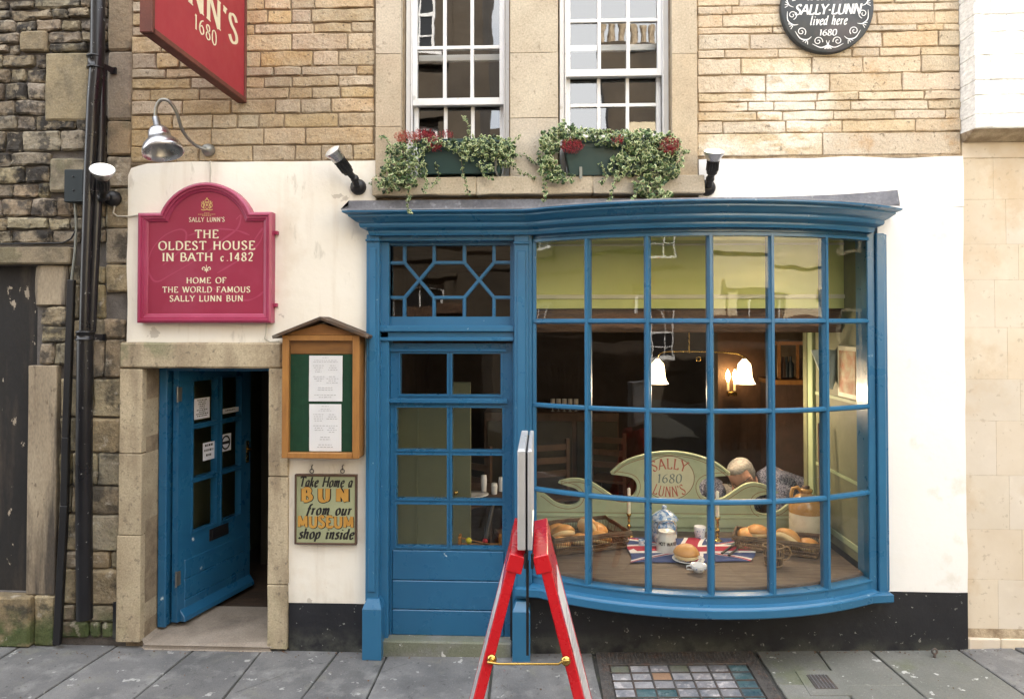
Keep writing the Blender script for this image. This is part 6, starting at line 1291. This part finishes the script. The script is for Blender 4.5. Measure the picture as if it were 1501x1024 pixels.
c_ = GT(1009, 822); e = empty('plate', c_, 'white china plate with blue rim under the bun in front of the jug', 'plate'); build(MB().lathe(c_, [(.03,0),(.055,.004),(.098,.016),(.100,.018),(.096,.019),(.055,.008),(.001,.006)], 30), 'dish', 'china', e)
mb = MB()
for i in range(14):
    a = i*2*pi/14; disc(mb, 0, 0, .009, .006, lambda u, v, l, a=a: (c_.x+.077*cos(a)+u, c_.y+.077*sin(a)+v, c_.z+.0145+l), 0, .0008, 8)
build(mb, 'flower_pattern', 'china_blue', e, kind='stuff')
bun(c_+V((-.013,0,.055)), .082, 'single split bun on the china plate', (0,0), None)
c_ = GT(1024, 838); e = empty('tea_cup', c_, 'flowered china tea cup lying in front of the plate', 'cup'); build(MB().lathe(c_, [(.022,0),(.026,.004),(.034,.012),(.050,.045),(.047,.046),(.030,.014),(.001,.010)], 24), 'cup', 'china', e); build(MB().tube([c_+V(q) for q in ((-.045,-.005,.04),(-.072,-.008,.038),(-.072,-.008,.02),(-.036,-.004,.014))], .0045, 7), 'handle', 'china', e)
mb = MB()
for i in range(9):
    a = i*2*pi/9; mb.ball(c_+V((.043*cos(a),.043*sin(a),.028)), .006, 0, 6)
build(mb, 'flower_pattern', 'china_blue', e, kind='stuff')
# flagon
c_ = GT(1182, 795)+V((.0,.22,0)); c_ = GT(1182, 793); e = empty('stoneware_flagon', c_+V((0,0,0)), 'large cream and tan stoneware flagon behind the right basket', 'jar')
build(MB().lathe(c_, [(.105,0),(.110,.01),(.111,.19),(.110,.20)], 32), 'lower_body', 'jar_cream', e); build(MB().lathe(c_, [(.1115,.198),(.1125,.225),(.108,.255),(.090,.285),(.060,.310),(.038,.322),(.034,.330),(.040,.335),(.042,.350),(.034,.358),(.024,.358),(.02,.34)], 32), 'shoulder', 'jar_tan', e)
build(MB().tube([c_+V(q) for q in ((-.035,0,.34),(-.06,-.004,.368),(-.09,-.006,.360),(-.102,-.006,.32),(-.098,-.004,.275))], .012, 9), 'handle', 'jar_tan', e)
build(MB().lathe(c_, [(.022,.35),(.024,.375),(.001,.378)], 12), 'stopper', 'brown_wood', e)
# flag cloth
fc = empty('flag_cloth', GT(1010, 805), 'union flag tea cloth spread on the display table under the jug and plate', 'cloth')
qa, qb, qc, qd = GT(917,805), GT(1108,830), GT(1095,784), GT(922,785)
qa, qb, qc, qd = GT(918,800), GT(1112,812), GT(1100,784), GT(925,786)
qa, qb, qc, qd = GT(924,826), GT(1100,824), GT(1116,790), GT(918,789)
def cloth_pt(u, v, lift):
    p = qa.lerp(qb, u).lerp(qd.lerp(qc, u), v); return V((p.x+.012*sin(v*7), p.y+.010*sin(u*9), TZ+.003+.004*(1+noise.noise(V((u*7, v*5, 0))))+lift))
def patch(poly, lift, mat, name='stripe'):
    mb = MB(); n_ = len(poly); N_ = 12
    # strip between two edges
    a, b, c3, d3 = poly
    vs = []
    for i in range(N_+1):
        t = i/N_
        for p, q_ in ((a, b), (d3, c3)):
            u = p[0]+(q_[0]-p[0])*t; v = p[1]+(q_[1]-p[1])*t; vs.append(cloth_pt(u, v, lift))
    mb.add(vs, [(2*i, 2*i+2, 2*i+3, 2*i+1) for i in range(N_)], 0, True); build(mb, name, mat, fc)
mb = MB(); N_ = 16; mb.add([cloth_pt(i/N_, j/N_, 0) for j in range(N_+1) for i in range(N_+1)], [(j*17+i, j*17+i+1, (j+1)*17+i+1, (j+1)*17+i) for j in range(N_) for i in range(N_)], 0, True); build(mb, 'cloth', 'flag_blue', fc)
for a, b in (((0,0),(1,1)),((0,1),(1,0))):
    s = 1 if b[1] else -1
    patch([(0,a[1]-.10),(1,b[1]-.10),(1,b[1]+.10),(0,a[1]+.10)] if False else [(.0,max(0,min(1,a[1]-.09))),(1,max(0,min(1,b[1]-.09))),(1,max(0,min(1,b[1]+.09))),(.0,max(0,min(1,a[1]+.09)))], .0012+.0003*s, 'flag_white')
    patch([(.0,max(0,min(1,a[1]-.04))),(1,max(0,min(1,b[1]-.04))),(1,max(0,min(1,b[1]+.03))),(.0,max(0,min(1,a[1]+.03)))], .0024+.0003*s, 'flag_red')
patch([(0,.33),(1,.33),(1,.67),(0,.67)], .0036, 'flag_white'); patch([(.42,0),(.42,1),(.58,1),(.58,0)], .0040, 'flag_white'); patch([(0,.40),(1,.40),(1,.60),(0,.60)], .0048, 'flag_red'); patch([(.45,0),(.45,1),(.55,1),(.55,0)], .0053, 'flag_red')
for i, (a, b, lb) in enumerate((((1058,815),(1082,797),'dark handled knife lying on the flag cloth, nearer the right candlestick'),((1068,818),(1092,800),'dark handled knife lying on the flag cloth, nearer the right basket'))):
    p, q_ = GT(*a)+V((0,0,.02)), GT(*b)+V((0,0,.02)); e = empty('table_knife', p, lb, 'knife', 'knives on the flag cloth'); m_ = p.lerp(q_, .5); build(MB().bar(p, m_, .016, .008, up=(0,0,1)), 'handle', 'black_plastic', e, .002); build(MB().bar(m_, q_, .016, .002, up=(0,0,1)), 'blade', 'steel', e)
# ---------------- pendant lamp
ly = 1.0; pd = empty('pendant_lamp', P(1010,517,ly), 'brass two-armed hanging lamp with lit white bell shades inside the bay', 'ceiling lamp')
build(MB().tube([P(1010,517,ly), P(1010,440,ly)], .006).tube([tuple(q_) for q_ in cat([P(964,527,ly), P(965,521,ly), P(972,516,ly), P(990,515,ly), P(1010,515,ly), P(1050,516,ly), P(1078,518,ly), P(1088,522,ly), P(1091,529,ly)],4)], .005), 'arms', 'brass', pd)
cc = P(1024,526,ly); build(MB().tube([cc+V((.016*sin(a),0,.016*cos(a))) for a in [i*2*pi/12 for i in range(13)]], .0035, 6), 'pull_ring', 'brass', pd)
for px in (964, 1091):
    c_ = P(px, 527, ly); build(MB().lathe(c_, [(.012,.0),(.012,.008),(.028,-.012),(.045,-.03),(.052,-.07),(.055,-.12),(.066,-.155),(.080,-.178),(.077,-.178),(.05,-.12),(.048,-.06),(.03,-.02)], 22), 'bell_shade', 'shade_glass', pd); build(MB().lathe(c_, [(.01,-.012),(.014,.01),(.008,.022)], 10), 'gallery', 'brass', pd)
def plamp(nm, loc, e_, col, r=.03):
    l_ = bpy.data.lights.new(nm, 'POINT'); l_.energy = e_; l_.color = col; l_.shadow_soft_size = r; o = bpy.data.objects.new(nm, l_); C.objects.link(o); o.location = loc
for px in (964, 1091): plamp('lamp_light', P(px, 575, ly), 4.5, (1,.75,.5), .05)
# wall sconce with candle bulbs, far inside
sc_ = empty('wall_sconce', P(1072,560,3.4), 'wall sconce with two glowing candle bulbs, just left of the right bell shade', 'wall lamp')
mb = MB()
for px in (1067, 1077):
    c_ = P(px, 556, 3.4); build(MB().lathe(c_, [(.012,-.02),(.026,.03),(.02,.07),(.002,.11)], 12), 'flame_bulb', 'flame_glass', sc_); build(MB().lathe(c_, [(.014,-.12),(.014,-.02)], 10), 'candle_tube', 'cream_moulding', sc_)
build(MB().box(P(1066,570,3.4).x, P(1080,570,3.4).x, 3.39, 3.43, P(1066,580,3.4).z, P(1066,574,3.4).z), 'backplate', 'brass', sc_, .003); plamp('sconce_light', P(1072,552,3.3), .7, (1,.62,.3), .05)
pnl = empty('partition', (X(1070,3.5), 3.5, -.1), 'dark brown panelled partition with lighter posts deep inside the room', 'wall')
build(MB().box(X(1052,3.5), X(1130,3.5), 3.5, 3.55, -.1, 2.5), 'board', 'brown_wood', pnl)
for a, b in ((1040,1052),(1128,1138)): build(MB().box(X(a,2.6), X(b,2.6), 2.6, 2.7, -.1, 2.6), 'post', 'panel_brown', pnl)
# cabinet of jars on the right
cb = empty('glazed_cabinet', (X(1165,2.0), 2.0, -.1), 'wooden glazed cabinet with dark bottles on a ledge inside the room at the right', 'cabinet')
build(MB().box(X(1132,2.0), X(1205,2.0), 2.0, 2.35, -.1, Z(562,2.0)), 'base', 'brown_wood', cb); build(MB().box(X(1130,1.98), X(1207,1.98), 1.96, 2.35, Z(562,2.0), Z(555,2.0)), 'ledge', 'oak', cb, .004)
for a, b in ((1140,1144),(1168,1171),(1198,1202)): build(MB().box(X(a,2.1), X(b,2.1), 2.1, 2.13, Z(554,2.1), Z(505,2.1)), 'stile', 'oak_shadowed', cb)
build(MB().box(X(1140,2.1), X(1202,2.1), 2.1, 2.3, Z(505,2.1), Z(500,2.1)), 'top', 'oak_shadowed', cb)
for px in (1148,1153,1159,1176,1182,1188): build(MB().lathe(P(px,553,2.2), [(.028,0),(.028,.12),(.012,.15),(.012,.19)], 12), 'bottle', 'green_black' if px % 2 else 'brown_wood', cb)
# ---------------- customer bending over
def body_obj(mb, name, mat, par, vox, loc, **kw):
    o = build(mb, name, mat, par, **kw); m = o.modifiers.new('Remesh', 'REMESH'); m.mode = 'VOXEL'; m.voxel_size = vox; m.use_smooth_shade = True
    s = o.modifiers.new('Smooth', 'SMOOTH'); s.iterations = 6; s.factor = .5; return o
hc = P(1088, 699, 1.22)       # head centre
pe = empty('person', (hc.x+.5, 1.25, -.1), 'grey haired person in glasses and a checked shirt bending forward behind the settle', 'person')
H_ = Matrix.Rotation(R(22), 3, 'Z') @ Matrix.Rotation(R(-36), 3, 'Y')       # face turned left and down
def hp(x, y, z): return hc+H_@V((x, y, z))
mb = MB()
HM = H_
mb.lathe(hc, [(.001,-.115),(.045,-.11),(.066,-.07),(.078,-.02),(.082,.03),(.074,.08),(.045,.112),(.001,.12)], 20, 0, HM, 1.22, .95)
mb.tube([hp(-.085,0,.01), hp(-.122,0,-.022), hp(-.098,0,-.035)], [.010,.016,.012], 8)   # nose
mb.tube([hp(-.09,0,-.058), hp(-.085,0,-.1)], [.022,.03], 8)                              # mouth and chin
for s in (-1, 1):
    mb.ball(hp(.015, s*.082, -.01), .03, 0, 10, 1.2, HM, .6, .4); mb.ball(hp(-.082, s*.034, .012), .015, 0, 8)
neck = hp(.05,0,-.11); sh = hc+V((.27,0,-.02)); pel = hc+V((.55,.02,-.42))
mb.tube([hp(.03,0,-.05), neck, sh+V((-.06,0,.02))], [.052,.046,.06], 12)
mb.tube([sh+V((-.05,0,.0)), hc+V((.38,0,-.12)), pel], [.11,.15,.15], 14); mb.tube([sh+V((0,-.17,0)), sh+V((0,.17,0))], [.075,.075], 10)
def arm(s):
    a, b, c4 = sh+V((0,s*.19,-.01)), sh+V((-.10,s*.24,-.25)), sh+V((-.34,s*.14,-.27)); mb.tube([a,b,c4], [.055,.042,.028], 10); mb.ball(c4+V((-.04,0,0)), .036, 0, 10, .6)
    for k in range(4): mb.tube([c4+V((-.05,(k-1.5)*.019,0)), c4+V((-.095,(k-1.5)*.021,-.004)), c4+V((-.118+.008*abs(k-1.5),(k-1.5)*.02,-.02))], [.0095,.0085,.0075], 6)
    mb.tube([c4+V((-.02,-s*.03,0)), c4+V((-.06,-s*.052,-.008))], [.011,.008], 6)
for s in (-1, 1):
    arm(s); hipp = pel+V((0,s*.09,-.02)); kn = hc+V((.10,s*.11,-.44)); ft = V((kn.x+.04, kn.y, -.04)); mb.tube([hipp, kn, ft], [.085,.062,.042], 10); mb.tube([ft+V((.03,0,-.02)), ft+V((-.16,0,-.025))], [.04,.034], 8)
body_obj(mb, 'body', 'skin', pe, .009, hc)
mb = MB().lathe(hc+H_@V((.012,0,.022)), [(.070,-.065),(.090,-.03),(.0935,.03),(.084,.078),(.052,.112),(.001,.122)], 22, 0, HM, 1.18, .97)
for i, v in enumerate(mb.v):
    l_ = H_.inverted()@(v-hc)
    if l_.z < .06 and l_.x < .035: mb.v[i] = hc+H_@V((max(l_.x, -.05), l_.y*.72, l_.z))
    if l_.x < -.04 and l_.z >= .06: mb.v[i] = hc+H_@V((l_.x*.97, l_.y, max(l_.z, .075)))
    mb.v[i] += V((1,1,1))*.004*noise.noise(v*40)
build(mb, 'hair', 'hair_grey', pe)
mb = MB().tube([hp(.02,-.088,.012), hp(-.07,-.078,.014), hp(-.105,-.06,.012)], .0028, 5)
for s in (-1, 1): mb.tube([hp(-.106+.0*s, s*.034+.026*cos(a), .008+.020*sin(a)) for a in [i*2*pi/12 for i in range(13)]], .0025, 5)
build(mb, 'glasses', 'black_plastic', pe)
mb = MB(); mb.tube([sh+V((-.155,0,-.005)), sh+V((-.10,0,.0)), hc+V((.38,0,-.12)), pel], [.066,.12,.165,.165], 14); mb.tube([sh+V((0,-.18,0)), sh+V((0,.18,0))], [.088,.088], 10)
for s in (-1, 1): mb.tube([sh+V((0,s*.19,-.01)), sh+V((-.10,s*.24,-.25)), sh+V((-.2,s*.2,-.262))], [.068,.056,.048], 10)
body_obj(mb, 'shirt', 'navy_check', pe, .014, hc)
mb = MB()
for s in (-1, 1): hipp = pel+V((0,s*.09,-.02)); kn = hc+V((.10,s*.11,-.44)); ft = V((kn.x+.04, kn.y, .0)); mb.tube([hipp, kn, ft], [.105,.078,.058], 10)
body_obj(mb, 'trousers', 'dark_trousers', pe, .016, hc)
# companion whose checked shoulder shows left of the grey head
c3 = P(1045, 706, 1.55); pe2 = empty('person', (c3.x-.1, 1.6, -.1), 'person in navy checked shirt, mostly hidden by the settle left of the grey head', 'person')
mb = MB(); shd = c3+V((-.02,0,-.04)); pel2 = shd+V((-.42,.05,-.36)); hd = shd+V((.16,.02,-.10))
mb.tube([shd+V((.08,0,-.04)), shd, shd+V((-.2,0,-.12)), pel2], [.07,.12,.15,.15], 14); mb.tube([shd+V((0,-.18,0)), shd+V((0,.18,0))], .07, 10); mb.ball(hd, .09, 0, 16, 1.25, Matrix.Rotation(R(110),3,'Y'))
mb.tube([hd+V((.06,0,-.03)), hd+V((.1,0,-.06))], [.02,.012], 8)
for s in (-1, 1):
    mb.tube([shd+V((0,s*.19,0)), shd+V((.10,s*.24,-.22)), shd+V((.3,s*.13,-.22))], [.055,.042,.028], 10); mb.ball(shd+V((.34,s*.13,-.22)), .036, 0, 8, .6)
    for k in range(4): mb.tube([shd+V((.34,s*.13+(k-1.5)*.019,-.22)), shd+V((.40,s*.13+(k-1.5)*.021,-.23))], .009, 6)
    mb.tube([pel2+V((0,s*.09,-.02)), pel2+V((.42,s*.1,-.02)), V((pel2.x+.38,pel2.y+s*.1,-.05))], [.085,.062,.042], 10)
body_obj(mb, 'body', 'skin', pe2, .012, c3)
mb = MB(); mb.tube([shd+V((.06,0,-.03)), shd, shd+V((-.2,0,-.12)), pel2], [.09,.135,.165,.165], 14); mb.tube([shd+V((0,-.19,0)), shd+V((0,.19,0))], .085, 10)
for s in (-1, 1): mb.tube([shd+V((0,s*.19,0)), shd+V((.10,s*.24,-.22)), shd+V((.18,s*.2,-.22))], [.068,.056,.048], 10)
body_obj(mb, 'shirt', 'navy_check', pe2, .014, c3)
build(MB().ball(hd+V((-.015,0,.02)), .098, 0, 16, 1.2, Matrix.Rotation(R(110),3,'Y')), 'hair', 'hair_grey', pe2)
mb = MB()
for s in (-1, 1): mb.tube([pel2+V((0,s*.09,-.02)), pel2+V((.42,s*.1,-.02)), V((pel2.x+.38,pel2.y+s*.1,.0))], [.105,.078,.058], 10)
body_obj(mb, 'trousers', 'dark_trousers', pe2, .016, c3)
# ---------------- seen through the shop door
ds = empty('door_screen', (X(620,.55), .55, -.1), 'dim olive screen with a brass knob standing right behind the glazed blue shop door', 'partition')
build(MB().box(X(555,.55), X(690,.55), .55, .59, -.1, Z(590,.55)+.0), 'screen_board', 'sage_dark', ds); build(MB().box(X(662,.54), X(690,.54), .53, .5495, -.1, Z(560,.55)), 'stile', 'sage_dark', ds, .003)
build(MB().box(X(610,.54), X(613,.54), .54, .5495, -.1, Z(592,.55)), 'bead', 'sage_dark', ds)
build(MB().ball(P(668,722,.5), .017, 0, 12).tube([P(668,722,.5), P(668,722,.53)], .007), 'knob', 'brass', ds)
def small_table(nm, c, w_, d_, h, label):
    e = empty(nm, (c.x, c.y, -.1), label, 'table'); build(MB().box(c.x-w_/2, c.x+w_/2, c.y-d_/2, c.y+d_/2, h-.03, h), 'table_top', 'brown_wood', e, .004)
    for a in (-1,1):
        for b in (-1,1): build(MB().box(c.x+a*(w_/2-.05)-.02, c.x+a*(w_/2-.05)+.02, c.y+b*(d_/2-.05)-.02, c.y+b*(d_/2-.05)+.02, -.1, h-.03), 'leg', 'brown_wood', e)
    return e
tc = P(712, 722, 1.3); th_ = tc.z-.0
small_table('dining_table', V((tc.x+.02, 1.35, 0)), .62, .6, th_, 'small laid dining table glimpsed through the right panes of the shop door')
G2 = lambda px, py: G(px, py, th_)
c_ = V((tc.x-.08, 1.2, th_)); tag(build(MB().lathe(c_, [(.06,0),(.11,.012),(.112,.015),(.06,.006),(.001,.005)], 22), 'dinner_plate', 'china'), 'white plate on the dim dining table behind the shop door', 'plate')
for i, (dx, dy_, h_, lb) in enumerate(((-.02,.10,.13,'tall clear tumbler at the back of the dim dining table'),(.07,.02,.085,'short white sugar pot on the dim dining table'),(.12,.12,.11,'glass salt cellar at the right back of the dim dining table'))):
    e_ = build(MB().lathe(V((tc.x+dx,1.25+dy_,th_)), [(.022,0),(.026,h_*.7),(.022,h_),(.018,h_)], 14), ('tumbler','sugar_pot','salt_cellar')[i], 'china'); tag(e_, lb, ('glass','pot','salt cellar')[i])
rk = empty('toy_rack', P(702, 800, .4), 'small wooden rack behind the shop door holding a yellow and a red ball', 'rack')
ra, rb = P(672,797,.40), P(735,797,.40)
build(MB().tube([ra, rb], .007).tube([P(676,788,.42), P(735,801,.36)], .005), 'rails', 'oak', rk)
for px in (674, 733): build(MB().box(P(px,800,.4).x-.008, P(px,800,.4).x+.008, .36, .44, P(px,803,.4).z, P(px,784,.4).z), 'end_block', 'oak', rk, .002)
build(MB().box(X(668,.45), X(745,.45), .34, .50, P(700,806,.4).z-.02, P(700,803,.4).z), 'shelf', 'brown_wood', rk)
tag(build(MB().ball(P(687,792,.40), .021, 0, 14), 'ball', 'yellow_ball'), 'yellow ball resting on the wooden rack behind the shop door', 'ball'); tag(build(MB().ball(P(711,793,.40), .019, 0, 14), 'ball', 'ball_red'), 'red ball resting on the wooden rack behind the shop door', 'ball')
tag(build(MB().tube([P(711,790,.43), P(723,735,.6)], [.022,.014], 8), 'dark_umbrella', 'black_plastic'), 'dark rolled umbrella leaning behind the red ball inside the shop door', 'umbrella')
# chairs and a sideboard in the dark room
def chair(x, y, rz, label):
    e = empty('dining_chair', (x, y, -.1), label, 'chair', 'dark chairs in the tea room'); T = Matrix.Translation((x, y, -.1))@Matrix.Rotation(rz, 4, 'Z')
    build(MB().box(-.2,.2,-.2,.2,.42,.45).xf(T), 'seat', 'brown_wood', e, .004)
    for a in (-1,1):
        build(MB().box(a*.18-.018,a*.18+.018,-.19,-.155,0,.42).xf(T), 'leg', 'brown_wood', e); build(MB().box(a*.18-.018,a*.18+.018,.16,.195,0,.95).xf(T), 'rear_leg', 'brown_wood', e)
    for k in range(3): build(MB().box(-.162,.162,.165,.185,.58+k*.13,.64+k*.13).xf(T), 'back_rail', 'brown_wood', e)
chair(.15, 2.6, .4, 'dark ladder-back chair deep in the room behind the left basket'); chair(-.75, 2.3, -.6, 'dark ladder-back chair deep in the room behind the shop door'); chair(.75, 3.4, 2.8, 'dark ladder-back chair against the back wall of the tea room')
sb = empty('sideboard', (.2, 4.2, -.1), 'dark sideboard with a rack of glasses against the back wall of the room', 'sideboard'); build(MB().box(-.7,.9,4.1,4.55,-.1,.95), 'carcass', 'brown_wood', sb, .006)
for k in range(3): build(MB().box(-.66+k*.53,-.18+k*.53,4.08,4.1,.02,.85), 'door', 'panel_brown', sb, .004)
for k in range(5): tag(build(MB().lathe((.12+k*.07,4.25,.95), [(.025,0),(.004,.01),(.004,.06),(.03,.09),(.028,.15)], 12), 'wine_glass', 'china'), ('leftmost','second','middle','fourth','rightmost')[k]+' pale stemmed glass of the row on the dark sideboard', 'glass', 'glasses on the sideboard')

# ---------------- lay everything that lies in the pavement onto its gentle slope
def on_slope(o):
    if o.type == 'MESH':
        mw = WL[o.name]
        for v in o.data.vertices: v.co.z += gz(mw.x+v.co.x)
    for c in o.children: on_slope(c)
for o in (pav, street, PL, uc, grit, C.objects['iron_eye_bolt']): on_slope(o)
